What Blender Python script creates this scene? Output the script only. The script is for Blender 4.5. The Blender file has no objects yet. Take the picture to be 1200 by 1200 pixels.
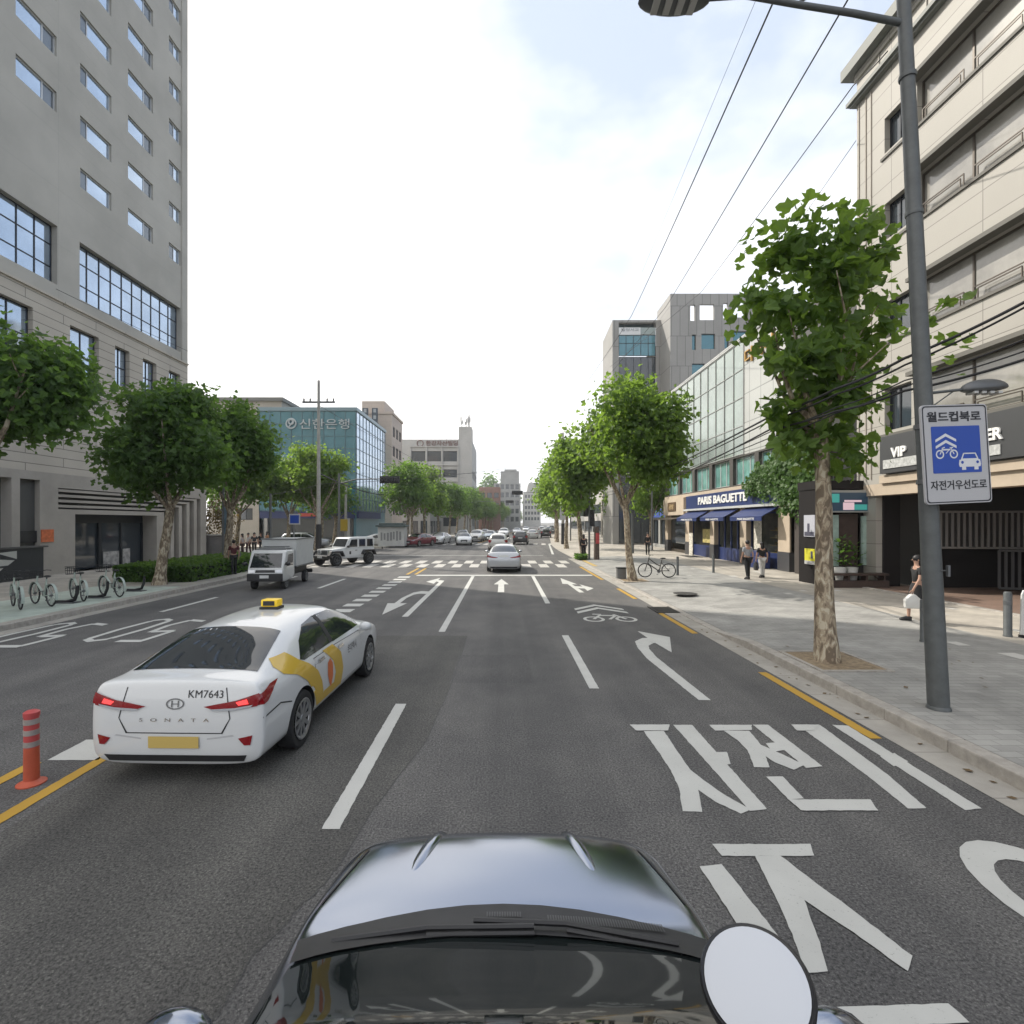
import bpy, bmesh, math, random
from mathutils import Vector, Matrix
from mathutils.bvhtree import BVHTree
R = math.radians
scene = bpy.context.scene
col = scene.collection

# ------------------------------------------------------------------ camera, sky, sun, exposure
CH = 2.7                                   # eye height of the roof camera
cam_data = bpy.data.cameras.new('street_camera')
cam = bpy.data.objects.new('street_camera', cam_data); col.objects.link(cam)
cam.location = (0, 0, CH); cam.rotation_euler = (R(90), 0, 0)
cam_data.lens = 18; cam_data.sensor_width = 36
cam_data.shift_x = 10 / 1200; cam_data.shift_y = 12 / 1200
cam_data.clip_start = .05; cam_data.clip_end = 6000
scene.camera = cam

SUN_EL, SUN_AZ = R(41), R(-53)             # azimuth clockwise from +Y (the street's direction)
world = bpy.data.worlds.new('World'); scene.world = world; world.use_nodes = True
wn, wl = world.node_tree.nodes, world.node_tree.links
wn.clear()
w_out = wn.new('ShaderNodeOutputWorld'); w_bg = wn.new('ShaderNodeBackground')
w_sky = wn.new('ShaderNodeTexSky'); w_sky.sky_type = 'NISHITA'; w_sky.sun_disc = False
w_sky.sun_elevation = SUN_EL; w_sky.sun_rotation = SUN_AZ
w_sky.air_density = 1.0; w_sky.dust_density = 1.5; w_sky.ozone_density = 1.5
w_tc = wn.new('ShaderNodeTexCoord'); w_map = wn.new('ShaderNodeMapping')
w_map.inputs['Scale'].default_value = (1.0, 1.0, 2.2)
w_no = wn.new('ShaderNodeTexNoise'); w_no.inputs['Scale'].default_value = 1.6
w_no.inputs['Detail'].default_value = 6; w_no.inputs['Roughness'].default_value = .55
w_rmp = wn.new('ShaderNodeValToRGB')
w_rmp.color_ramp.elements[0].position = .36; w_rmp.color_ramp.elements[0].color = (.08, .08, .08, 1)
w_rmp.color_ramp.elements[1].position = .70; w_rmp.color_ramp.elements[1].color = (.97, .97, .97, 1)
w_mix = wn.new('ShaderNodeMix'); w_mix.data_type = 'RGBA'
w_mix.inputs[7].default_value = (9.3, 9.0, 8.6, 1)
wl.new(w_tc.outputs['Generated'], w_map.inputs['Vector']); wl.new(w_map.outputs[0], w_no.inputs['Vector'])
w_sep = wn.new('ShaderNodeSeparateXYZ'); wl.new(w_tc.outputs['Generated'], w_sep.inputs[0])
w_ma = wn.new('ShaderNodeMath'); w_ma.operation = 'MULTIPLY_ADD'; w_ma.inputs[1].default_value = -.30      # milkier towards the sun's side
wl.new(w_sep.outputs[0], w_ma.inputs[0]); wl.new(w_no.outputs['Fac'], w_ma.inputs[2]); wl.new(w_ma.outputs[0], w_rmp.inputs['Fac'])
wl.new(w_rmp.outputs[0], w_mix.inputs[0])
w_thin = wn.new('ShaderNodeMix'); w_thin.data_type = 'RGBA'; w_thin.inputs[0].default_value = .75; w_thin.inputs[7].default_value = (3.9, 4.5, 5.5, 1)   # thin high veil over the blue
wl.new(w_sky.outputs[0], w_thin.inputs[6]); wl.new(w_thin.outputs[2], w_mix.inputs[6]); wl.new(w_mix.outputs[2], w_bg.inputs['Color'])
w_bg.inputs['Strength'].default_value = .1
wl.new(w_bg.outputs[0], w_out.inputs['Surface'])

sun_data = bpy.data.lights.new('sun', 'SUN'); sun_data.energy = 2.6; sun_data.angle = R(.6)
sun_data.color = (1.0, .94, .84)
sun = bpy.data.objects.new('sun', sun_data); col.objects.link(sun)
sdir = Vector((math.sin(SUN_AZ) * math.cos(SUN_EL), math.cos(SUN_AZ) * math.cos(SUN_EL), math.sin(SUN_EL)))
sun.location = sdir * 200; sun.rotation_euler = sdir.to_track_quat('Z', 'Y').to_euler()

vs = scene.view_settings
scene.display_settings.display_device = 'sRGB'
vs.view_transform = 'Standard'; vs.look = 'None'; vs.gamma = 1; vs.exposure = 0.98
try: vs.use_curve_mapping = False
except Exception: pass
cy = scene.cycles
cy.use_denoising = True; cy.max_bounces = 6; cy.diffuse_bounces = 3; cy.glossy_bounces = 3
cy.transmission_bounces = 4; cy.transparent_max_bounces = 6; cy.volume_bounces = 0
cy.caustics_reflective = False; cy.caustics_refractive = False; cy.sample_clamp_indirect = 4

# ------------------------------------------------------------------ pixel measurements of the photograph -> metres
def gp(px, py, z=0.0):                     # the ground point a photo pixel shows
    Y = 600 * (CH - z) / (py - 612)
    return Vector(((px - 590) * Y / 600, Y, z))
def bend(Y):                               # the street turns gently right past the junction
    d = Y - 45
    if d <= 0: return 0.0
    return .083 * (d * d / 40 if d < 20 else d - 10)

# ------------------------------------------------------------------ materials
MATS = {}
def _nodes(name):
    m = bpy.data.materials.new(name); m.use_nodes = True
    n, l = m.node_tree.nodes, m.node_tree.links
    return m, n, l, n['Principled BSDF']
def M(name, c, rough=.6, metal=0.0, var=0.0, scale=3.0, bump=0.0, bscale=60.0, coat=0.0, emit=0.0, spec=.5, c2=None):
    if name in MATS: return MATS[name]
    m, n, l, b = _nodes(name)
    b.inputs['Base Color'].default_value = (*c, 1); b.inputs['Roughness'].default_value = rough
    b.inputs['Metallic'].default_value = metal; b.inputs['Coat Weight'].default_value = coat
    b.inputs['Coat Roughness'].default_value = .04; b.inputs['Specular IOR Level'].default_value = spec
    if emit:
        b.inputs['Emission Color'].default_value = (*c, 1); b.inputs['Emission Strength'].default_value = emit
    if var or bump or c2:
        tc = n.new('ShaderNodeTexCoord')
    if var or c2:
        t = n.new('ShaderNodeTexNoise'); t.inputs['Scale'].default_value = scale; t.inputs['Detail'].default_value = 5
        t.inputs['Roughness'].default_value = .65
        l.new(tc.outputs['Object'], t.inputs['Vector'])
        r = n.new('ShaderNodeValToRGB'); r.color_ramp.elements[0].position = .32; r.color_ramp.elements[1].position = .68
        lo = c if c2 else tuple(x * (1 - var) for x in c); hi = c2 if c2 else tuple(min(1, x * (1 + var)) for x in c)
        r.color_ramp.elements[0].color = (*lo, 1); r.color_ramp.elements[1].color = (*hi, 1)
        l.new(t.outputs['Fac'], r.inputs['Fac']); l.new(r.outputs[0], b.inputs['Base Color'])
    if bump:
        t2 = n.new('ShaderNodeTexNoise'); t2.inputs['Scale'].default_value = bscale; t2.inputs['Detail'].default_value = 4
        l.new(tc.outputs['Object'], t2.inputs['Vector'])
        bp = n.new('ShaderNodeBump'); bp.inputs['Strength'].default_value = bump; bp.inputs['Distance'].default_value = .02
        l.new(t2.outputs['Fac'], bp.inputs['Height']); l.new(bp.outputs[0], b.inputs['Normal'])
    MATS[name] = m
    return m
def MP(name, c, c2, mortar, bw, bh, ms, plane, rough=.7, offset=.5, var=.12, vscale=.8, bump=.3):
    """panels, bricks or pavers with real joint lines; plane is the axis the surface faces"""
    if name in MATS: return MATS[name]
    m, n, l, b = _nodes(name)
    tc = n.new('ShaderNodeTexCoord'); sp = n.new('ShaderNodeSeparateXYZ'); cb = n.new('ShaderNodeCombineXYZ')
    l.new(tc.outputs['Object'], sp.inputs[0])
    a, d = {'x': ('Y', 'Z'), 'y': ('X', 'Z'), 'z': ('X', 'Y'), 'zr': ('Y', 'X')}[plane]
    l.new(sp.outputs[a], cb.inputs[0]); l.new(sp.outputs[d], cb.inputs[1])
    br = n.new('ShaderNodeTexBrick'); br.offset = offset
    br.inputs['Scale'].default_value = 1; br.inputs['Brick Width'].default_value = bw; br.inputs['Row Height'].default_value = bh
    br.inputs['Mortar Size'].default_value = ms; br.inputs['Mortar Smooth'].default_value = .1; br.inputs['Bias'].default_value = 0
    br.inputs['Color1'].default_value = (*c, 1); br.inputs['Color2'].default_value = (*c2, 1); br.inputs['Mortar'].default_value = (*mortar, 1)
    l.new(cb.outputs[0], br.inputs['Vector'])
    t = n.new('ShaderNodeTexNoise'); t.inputs['Scale'].default_value = vscale; t.inputs['Detail'].default_value = 6
    t.inputs['Roughness'].default_value = .6
    l.new(tc.outputs['Object'], t.inputs['Vector'])
    r = n.new('ShaderNodeMapRange'); r.inputs['From Min'].default_value = .3; r.inputs['From Max'].default_value = .7
    r.inputs['To Min'].default_value = 1 - var; r.inputs['To Max'].default_value = 1 + var
    l.new(t.outputs['Fac'], r.inputs['Value'])
    mx = n.new('ShaderNodeMix'); mx.data_type = 'RGBA'; mx.blend_type = 'MULTIPLY'; mx.inputs[0].default_value = 1
    l.new(br.outputs['Color'], mx.inputs[6]); l.new(r.outputs[0], mx.inputs[7]); l.new(mx.outputs[2], b.inputs['Base Color'])
    b.inputs['Roughness'].default_value = rough
    if bump:
        bp = n.new('ShaderNodeBump'); bp.inputs['Strength'].default_value = bump; bp.inputs['Distance'].default_value = .01; bp.invert = True
        l.new(br.outputs['Fac'], bp.inputs['Height']); l.new(bp.outputs[0], b.inputs['Normal'])
    MATS[name] = m
    return m
def asphalt_mat(name='asphalt', k=1.0, warm=1.0):
    m, n, l, b = _nodes(name)
    tc = n.new('ShaderNodeTexCoord')
    def noise(scale, detail, rough=.6):
        t = n.new('ShaderNodeTexNoise'); t.inputs['Scale'].default_value = scale; t.inputs['Detail'].default_value = detail
        t.inputs['Roughness'].default_value = rough; l.new(tc.outputs['Object'], t.inputs['Vector']); return t
    def ramp(src, p0, c0, p1, c1):
        r = n.new('ShaderNodeValToRGB'); e = r.color_ramp.elements
        e[0].position = p0; e[0].color = (*c0, 1); e[1].position = p1; e[1].color = (*c1, 1)
        l.new(src, r.inputs['Fac']); return r
    def mult(a, bb):
        x = n.new('ShaderNodeMix'); x.data_type = 'RGBA'; x.blend_type = 'MULTIPLY'; x.inputs[0].default_value = 1
        l.new(a, x.inputs[6]); l.new(bb, x.inputs[7]); return x.outputs[2]
    fine = noise(48, 4, .8); vor = n.new('ShaderNodeTexVoronoi'); vor.inputs['Scale'].default_value = 55
    l.new(tc.outputs['Object'], vor.inputs['Vector'])
    base = ramp(fine.outputs['Fac'], .36, (.036 * k, .036 * k, .036 * k / warm), .64, (.195 * k, .191 * k, .185 * k / warm))
    spk = ramp(vor.outputs['Distance'], .02, (1.9, 1.88, 1.85), .3, (.93, .93, .93))
    big = ramp(noise(.5, 7, .7).outputs['Fac'], .32, (.76, .76, .78), .68, (1.2, 1.19, 1.17))
    # wheel paths: broad polished bands along the street
    mp = n.new('ShaderNodeMapping'); mp.inputs['Scale'].default_value = (1.1, .03, 1)
    l.new(tc.outputs['Object'], mp.inputs['Vector'])
    ln = n.new('ShaderNodeTexNoise'); ln.inputs['Scale'].default_value = 1; ln.inputs['Detail'].default_value = 3
    l.new(mp.outputs[0], ln.inputs['Vector'])
    lane = ramp(ln.outputs['Fac'], .35, (.80, .80, .81), .65, (1.16, 1.15, 1.14))
    c = mult(mult(mult(base.outputs[0], spk.outputs[0]), big.outputs[0]), lane.outputs[0])
    l.new(c, b.inputs['Base Color']); b.inputs['Roughness'].default_value = .82; b.inputs['Specular IOR Level'].default_value = .35
    bp = n.new('ShaderNodeBump'); bp.inputs['Strength'].default_value = .55; bp.inputs['Distance'].default_value = .012
    l.new(fine.outputs['Fac'], bp.inputs['Height']); l.new(bp.outputs[0], b.inputs['Normal'])
    MATS[name] = m
    return m
def paint_mat(name, c, wear=.395):
    """thermoplastic road paint, scuffed through to the asphalt in specks"""
    m, n, l, b = _nodes(name)
    tc = n.new('ShaderNodeTexCoord')
    t = n.new('ShaderNodeTexNoise'); t.inputs['Scale'].default_value = 45; t.inputs['Detail'].default_value = 8; t.inputs['Roughness'].default_value = .75
    l.new(tc.outputs['Object'], t.inputs['Vector'])
    r = n.new('ShaderNodeValToRGB'); e = r.color_ramp.elements
    e[0].position = wear - .1; e[0].color = (.13, .13, .125, 1); e[1].position = wear; e[1].color = (*c, 1)
    l.new(t.outputs['Fac'], r.inputs['Fac'])
    t2 = n.new('ShaderNodeTexNoise'); t2.inputs['Scale'].default_value = 2; t2.inputs['Detail'].default_value = 5
    l.new(tc.outputs['Object'], t2.inputs['Vector'])
    mr = n.new('ShaderNodeMapRange'); mr.inputs['To Min'].default_value = .8; mr.inputs['To Max'].default_value = 1.08
    l.new(t2.outputs['Fac'], mr.inputs['Value'])
    mx = n.new('ShaderNodeMix'); mx.data_type = 'RGBA'; mx.blend_type = 'MULTIPLY'; mx.inputs[0].default_value = 1
    l.new(r.outputs[0], mx.inputs[6]); l.new(mr.outputs[0], mx.inputs[7]); l.new(mx.outputs[2], b.inputs['Base Color'])
    b.inputs['Roughness'].default_value = .7
    MATS[name] = m
    return m
def leaf_mat(name, dark, light, tr):
    m, n, l, b = _nodes(name)
    tc = n.new('ShaderNodeTexCoord'); t = n.new('ShaderNodeTexNoise'); t.inputs['Scale'].default_value = 4.5; t.inputs['Detail'].default_value = 5
    l.new(tc.outputs['Object'], t.inputs['Vector'])
    r = n.new('ShaderNodeValToRGB'); e = r.color_ramp.elements
    e[0].position = .32; e[0].color = (*dark, 1); e[1].position = .68; e[1].color = (*light, 1)
    l.new(t.outputs['Fac'], r.inputs['Fac']); l.new(r.outputs[0], b.inputs['Base Color'])
    b.inputs['Roughness'].default_value = .5; b.inputs['Specular IOR Level'].default_value = .3
    tl = n.new('ShaderNodeBsdfTranslucent'); tl.inputs['Color'].default_value = (*tr, 1)
    ad = n.new('ShaderNodeMixShader'); ad.inputs[0].default_value = .45
    l.new(b.outputs[0], ad.inputs[1]); l.new(tl.outputs[0], ad.inputs[2]); l.new(ad.outputs[0], n['Material Output'].inputs['Surface'])
    MATS[name] = m
    return m
def clear_glass(name, tint=(.75, .85, .85), a=.65):
    m, n, l, b = _nodes(name)
    b.inputs['Base Color'].default_value = (.02, .025, .03, 1); b.inputs['Roughness'].default_value = .03
    b.inputs['Specular IOR Level'].default_value = .8
    tp = n.new('ShaderNodeBsdfTransparent'); tp.inputs['Color'].default_value = (*tint, 1)
    ad = n.new('ShaderNodeMixShader'); ad.inputs[0].default_value = 1 - a
    l.new(tp.outputs[0], ad.inputs[1]); l.new(b.outputs[0], ad.inputs[2]); l.new(ad.outputs[0], n['Material Output'].inputs['Surface'])
    MATS[name] = m
    return m
def bark_mat():
    m, n, l, b = _nodes('plane_bark')
    tc = n.new('ShaderNodeTexCoord'); mp = n.new('ShaderNodeMapping'); mp.inputs['Scale'].default_value = (1, 1, .45)
    l.new(tc.outputs['Object'], mp.inputs['Vector'])
    t = n.new('ShaderNodeTexNoise'); t.inputs['Scale'].default_value = 9; t.inputs['Detail'].default_value = 4; t.inputs['Distortion'].default_value = 1.2
    l.new(mp.outputs[0], t.inputs['Vector'])
    r = n.new('ShaderNodeValToRGB'); r.color_ramp.interpolation = 'CONSTANT'; e = r.color_ramp.elements
    e[0].position = 0; e[0].color = (.15, .115, .08, 1); e[1].position = .46; e[1].color = (.26, .205, .145, 1)
    x = e.new(.53); x.color = (.36, .30, .215, 1); x = e.new(.60); x.color = (.47, .42, .32, 1)
    l.new(t.outputs['Fac'], r.inputs['Fac']); l.new(r.outputs[0], b.inputs['Base Color']); b.inputs['Roughness'].default_value = .85
    bp = n.new('ShaderNodeBump'); bp.inputs['Strength'].default_value = .5; bp.inputs['Distance'].default_value = .02
    l.new(t.outputs['Fac'], bp.inputs['Height']); l.new(bp.outputs[0], b.inputs['Normal'])
    MATS['plane_bark'] = m
    return m

# ------------------------------------------------------------------ objects, tags, copies
def tag(o, label=None, cat=None, group=None, kind=None):
    if label: o['label'] = label
    if cat: o['category'] = cat
    if group: o['group'] = group
    if kind: o['kind'] = kind
    return o
def thing(name, label, cat, loc=(0, 0, 0), group=None):
    o = bpy.data.objects.new(name, None); col.objects.link(o); o.location = loc; o.empty_display_size = .2
    return tag(o, label, cat, group)
def woff(p):
    v = Vector((0, 0, 0))
    while p is not None:
        v += p.location; p = p.parent
    return v
def copy_tree(o, parent=None):
    c = o.copy(); col.objects.link(c); c.parent = parent
    for ch in list(o.children): copy_tree(ch, c)
    return c
def mkobj(name, me, parent=None, loc=(0, 0, 0)):
    o = bpy.data.objects.new(name, me); col.objects.link(o); o.location = loc
    if parent is not None: o.parent = parent
    return o

class MB:
    def __init__(s): s.v = []; s.f = []; s.mi = []; s.m = 0
    def face(s, pts):
        i = len(s.v); s.v.extend(tuple(p) for p in pts); s.f.append(tuple(range(i, i + len(pts)))); s.mi.append(s.m)
    def add(s, vs_, fs):
        i = len(s.v); s.v.extend(tuple(p) for p in vs_)
        for f in fs: s.f.append(tuple(k + i for k in f)); s.mi.append(s.m)
        return s
    def add_bm(s, bm):
        bm.verts.index_update()
        s.add([v.co.copy() for v in bm.verts], [[v.index for v in f.verts] for f in bm.faces]); bm.free(); return s
    def box(s, x0, y0, z0, x1, y1, z1, bev=0, seg=2):
        v = [(x, y, z) for x in (x0, x1) for y in (y0, y1) for z in (z0, z1)]
        f = [(0, 1, 3, 2), (4, 6, 7, 5), (0, 4, 5, 1), (2, 3, 7, 6), (0, 2, 6, 4), (1, 5, 7, 3)]
        if not bev: return s.add(v, f)
        return s._bev(v, f, bev, seg)
    def _bev(s, v, f, bev, seg):
        bm = bmesh.new(); bv = [bm.verts.new(p) for p in v]
        for q in f: bm.faces.new([bv[k] for k in q])
        bmesh.ops.recalc_face_normals(bm, faces=bm.faces)
        bmesh.ops.bevel(bm, geom=list(bm.edges), offset=bev, segments=seg, profile=.5, affect='EDGES', clamp_overlap=True)
        return s.add_bm(bm)
    def fbox(s, F, u0, u1, v0, v1, d0, d1):
        v = [F(u, q, d) for u in (u0, u1) for q in (v0, v1) for d in (d0, d1)]
        return s.add(v, [(0, 1, 3, 2), (4, 6, 7, 5), (0, 4, 5, 1), (2, 3, 7, 6), (0, 2, 6, 4), (1, 5, 7, 3)])
    def prism(s, poly, axis, a0, a1, bev=0, seg=2):
        def P(p, a): return {'x': (a, p[0], p[1]), 'y': (p[0], a, p[1]), 'z': (p[0], p[1], a)}[axis]
        n = len(poly)
        v = [P(p, a0) for p in poly] + [P(p, a1) for p in poly]
        f = [tuple(range(n)), tuple(range(2 * n - 1, n - 1, -1))] + [(i, (i + 1) % n, n + (i + 1) % n, n + i) for i in range(n)]
        if bev: return s._bev(v, f, bev, seg)
        return s.add(v, f)
    def tube(s, pts, r, n=8, cap=True):
        pts = [Vector(p) for p in pts]; k = len(pts)
        rr = r if isinstance(r, (list, tuple)) else [r] * k
        vs_ = []; fs = []; prev = None
        for i, p in enumerate(pts):
            t = (pts[min(i + 1, k - 1)] - pts[max(i - 1, 0)]).normalized()
            if prev is None:
                a = t.orthogonal().normalized()
            else:
                a = prev - t * prev.dot(t); a = a.normalized() if a.length > 1e-6 else t.orthogonal().normalized()
            prev = a; b = t.cross(a)
            for j in range(n):
                w = 2 * math.pi * j / n
                vs_.append(p + (a * math.cos(w) + b * math.sin(w)) * rr[i])
        for i in range(k - 1):
            for j in range(n):
                fs.append((i * n + j, i * n + (j + 1) % n, (i + 1) * n + (j + 1) % n, (i + 1) * n + j))
        if cap: fs += [tuple(range(n - 1, -1, -1)), tuple(range((k - 1) * n, k * n))]
        return s.add(vs_, fs)
    def lathe(s, prof, c=(0, 0, 0), axis='z', n=24, cap=True):
        vs_ = []; fs = []; c = Vector(c)
        for (r, h) in prof:
            for j in range(n):
                w = 2 * math.pi * j / n; a, b = r * math.cos(w), r * math.sin(w)
                vs_.append(c + Vector({'z': (a, b, h), 'x': (h, a, b), 'y': (a, h, b)}[axis]))
        for i in range(len(prof) - 1):
            for j in range(n):
                fs.append((i * n + j, i * n + (j + 1) % n, (i + 1) * n + (j + 1) % n, (i + 1) * n + j))
        if cap: fs += [tuple(range(n - 1, -1, -1)), tuple(range((len(prof) - 1) * n, len(prof) * n))]
        return s.add(vs_, fs)
    def ring(s, c, R_, r, axis='x', n=20, m=6):
        vs_ = []; fs = []; c = Vector(c)
        for i in range(n):
            w = 2 * math.pi * i / n
            for j in range(m):
                q = 2 * math.pi * j / m; d = R_ + r * math.cos(q); h = r * math.sin(q)
                a, b = d * math.cos(w), d * math.sin(w)
                vs_.append(c + Vector({'z': (a, b, h), 'x': (h, a, b), 'y': (a, h, b)}[axis]))
        for i in range(n):
            for j in range(m):
                fs.append((i * m + j, i * m + (j + 1) % m, ((i + 1) % n) * m + (j + 1) % m, ((i + 1) % n) * m + j))
        return s.add(vs_, fs)
    def ball(s, c, rx, ry, rz, n=14, m=8):
        pr = []
        vs_ = []; fs = []
        for i in range(m + 1):
            th = math.pi * i / m
            for j in range(n):
                w = 2 * math.pi * j / n; k = max(math.sin(th), .02)
                vs_.append((c[0] + rx * k * math.cos(w), c[1] + ry * k * math.sin(w), c[2] - rz * math.cos(th)))
        for i in range(m):
            for j in range(n): fs.append((i * n + j, i * n + (j + 1) % n, (i + 1) * n + (j + 1) % n, (i + 1) * n + j))
        fs += [tuple(range(n - 1, -1, -1)), tuple(range(m * n, (m + 1) * n))]
        return s.add(vs_, fs)
    def mesh(s, name, mats, off=None, smooth=None, fix=True):
        me = bpy.data.meshes.new(name)
        vv = s.v if off is None else [(p[0] - off[0], p[1] - off[1], p[2] - off[2]) for p in s.v]
        me.from_pydata(vv, [], s.f)
        for m in (mats if isinstance(mats, (list, tuple)) else [mats]): me.materials.append(m)
        if any(s.mi): me.polygons.foreach_set('material_index', s.mi)
        if fix:
            bm = bmesh.new(); bm.from_mesh(me)
            if smooth: bmesh.ops.remove_doubles(bm, verts=bm.verts, dist=1e-5)
            bmesh.ops.recalc_face_normals(bm, faces=bm.faces); bm.to_mesh(me); bm.free()
        if smooth:
            me.polygons.foreach_set('use_smooth', [True] * len(me.polygons)); me.set_sharp_from_angle(angle=R(smooth))
        me.update()
        return me
    def build(s, name, mats, parent=None, smooth=None, fix=True, loc=None):
        if loc is not None:                 # vertices already relative to loc (a world point)
            me = s.mesh(name, mats, None, smooth, fix)
            return mkobj(name, me, parent, Vector(loc) - (woff(parent) if parent else Vector()))
        off = woff(parent) if parent is not None else None
        return mkobj(name, s.mesh(name, mats, off, smooth, fix), parent)

def structure(name, mb, mats, smooth=None, fix=True):
    o = mb.build(name, mats, None, smooth, fix); o['kind'] = 'structure'; return o
def frame(O, U, N):
    O, U, N = Vector(O), Vector(U), Vector(N); Z = Vector((0, 0, 1))
    return lambda u, v, d=0.0: O + U * u + Z * v + N * d
def wall(mb, F, u0, u1, v0, v1, holes, depth):
    us = sorted({u0, u1, *[h[0] for h in holes], *[h[1] for h in holes]}); vv = sorted({v0, v1, *[h[2] for h in holes], *[h[3] for h in holes]})
    us = [u for u in us if u0 <= u <= u1]; vv = [v for v in vv if v0 <= v <= v1]
    for a, b in zip(us, us[1:]):
        for c, d in zip(vv, vv[1:]):
            mu, mv = (a + b) / 2, (c + d) / 2
            if any(h[0] < mu < h[1] and h[2] < mv < h[3] for h in holes): continue
            mb.face([F(a, c), F(b, c), F(b, d), F(a, d)])
    for h in holes:
        a, b, c, d = h[:4]; e = -(h[4] if len(h) > 4 else depth)
        for p, q in (((a, c), (b, c)), ((b, c), (b, d)), ((b, d), (a, d)), ((a, d), (a, c))):
            mb.face([F(*p), F(*q), F(*q, e), F(*p, e)])
WCACHE = {}
def window(parent, F, rect, depth, us, vs_, mf, mg, fr=.05, name='window', proud=.05):
    """a frame with glazing bars at fractions us / vs_, and its panes as a sub-part"""
    a, b, c, d = rect[:4]; w, h = b - a, d - c
    G0 = F(0, 0, 0); U = F(1, 0, 0) - G0; N = F(0, 0, 1) - G0
    mgl = mg if isinstance(mg, list) else [mg]
    key = (round(w, 3), round(h, 3), tuple(us), tuple(vs_), tuple(round(x, 3) for x in U), mf.name, tuple(m.name for m in mgl), fr)
    if key not in WCACHE:
        G = frame((0, 0, 0), U, N); f = MB()
        for (p, q, r_, s_) in ((0, fr, 0, h), (w - fr, w, 0, h), (fr, w - fr, 0, fr), (fr, w - fr, h - fr, h)): f.fbox(G, p, q, r_, s_, 0, proud)
        for t in us: f.fbox(G, w * t - fr / 2, w * t + fr / 2, fr, h - fr, 0, proud * .9)
        for t in vs_: f.fbox(G, fr, w - fr, h * t - fr / 2, h * t + fr / 2, 0, proud * .8)
        g = MB(); cuts = [fr * .5] + ([w * t for t in us] if len(mgl) > 1 else []) + [w - fr * .5]
        for i, (p, q) in enumerate(zip(cuts, cuts[1:])):
            g.m = i % len(mgl); g.face([G(p, fr * .5, .012), G(q, fr * .5, .012), G(q, h - fr * .5, .012), G(p, h - fr * .5, .012)])
        WCACHE[key] = (f.mesh(name, mf), g.mesh('pane', mgl))
    fm, gm = WCACHE[key]
    o = mkobj(name, fm, parent, F(a, c, -depth) - woff(parent)); mkobj('pane', gm, o)
    return o
def text_tris(body, w, h, shear=0.0, bold=0.0):
    cu = bpy.data.curves.new('txt', 'FONT'); cu.body = body; cu.size = 1; cu.shear = shear; cu.offset = bold; cu.resolution_u = 3
    o = bpy.data.objects.new('txt', cu); col.objects.link(o)
    dg = bpy.context.evaluated_depsgraph_get(); dg.update()
    me = o.evaluated_get(dg).to_mesh()
    vs_ = [Vector((v.co.x, v.co.y)) for v in me.vertices]; fs = [tuple(p.vertices) for p in me.polygons]
    o.evaluated_get(dg).to_mesh_clear(); bpy.data.objects.remove(o); bpy.data.curves.remove(cu)
    x0 = min(v.x for v in vs_); x1 = max(v.x for v in vs_); y0 = min(v.y for v in vs_); y1 = max(v.y for v in vs_)
    if w is None: w = h * (x1 - x0) / (y1 - y0)
    return [((v.x - x0) / (x1 - x0) * w, (v.y - y0) / (y1 - y0) * h) for v in vs_], fs
def lettering(body, O, U, V, w, h, mat, parent, name='lettering', bold=.012, d=.03):
    """raised letters filling a w x h box from corner O along U and V"""
    v2, fs = text_tris(body, w, h, bold=bold); O, U, V = Vector(O), Vector(U), Vector(V); N = U.cross(V)
    mb = MB(); base = [O + U * a + V * b for a, b in v2]
    mb.add([p + N * d for p in base], fs)
    edges = {}
    for f in fs:
        for a, b in zip(f, f[1:] + f[:1]): edges[(a, b)] = edges.get((a, b), 0) + 1
    for (a, b) in edges:
        if (b, a) not in edges: mb.face([base[a], base[b], base[b] + N * d, base[a] + N * d])
    return mb.build(name, mat, parent, fix=False)
def tri_poly(mb, pts): mb.face(pts)
# ------------------------------------------------------------------ shared materials
ASPH = asphalt_mat(); WHITE_PAINT = paint_mat('white_road_paint', (.53, .53, .50)); YEL_PAINT = paint_mat('yellow_road_paint', (.48, .285, .035), .38)
BARK = bark_mat()
LEAF = leaf_mat('plane_leaf', (.038, .074, .020), (.108, .178, .044), (.30, .47, .06))
LEAF2 = leaf_mat('plane_leaf_dark', (.030, .064, .022), (.084, .150, .042), (.23, .40, .06))
IVY = leaf_mat('ivy_leaf', (.035, .08, .02), (.10, .19, .04), (.18, .34, .05))
DARK = M('black_paint', (.018, .018, .02), .45); STEEL = M('grey_steel', (.16, .165, .17), .45, .6, .1)
POLE = M('dark_grey_pole_paint', (.10, .108, .11), .5, .2, .15, 6); CONC = M('concrete', (.36, .35, .32), .85, 0, .18, 4, .25, 30)
GRAN = M('granite_kerb', (.36, .335, .30), .8, 0, .2, 7, .3, 90); WHITE = M('white_enamel', (.78, .78, .77), .45)
RUBBER = M('tyre_rubber', (.02, .02, .021), .8); CHROME = M('chrome', (.75, .76, .77), .15, 1.0)
GUTTER = MP('gutter_slabs', (.36, .34, .305), (.33, .31, .275), (.16, .15, .14), 1.0, .9, .006, 'zr', .85, 0, .22, 1.2, .15)
PAVE = MP('grey_pavers', (.265, .26, .245), (.315, .31, .29), (.19, .185, .175), .3, .15, .005, 'z', .8, .5, .26, .9, .2)
PAVE2 = MP('beige_pavers', (.42, .385, .33), (.375, .345, .30), (.27, .25, .22), .3, .15, .005, 'z', .8, .5, .26, .8, .2)
TACT = MP('yellow_tactile', (.48, .34, .12), (.44, .31, .11), (.3, .22, .1), .3, .3, .01, 'z', .8, 0, .15, 3, .4)
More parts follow.
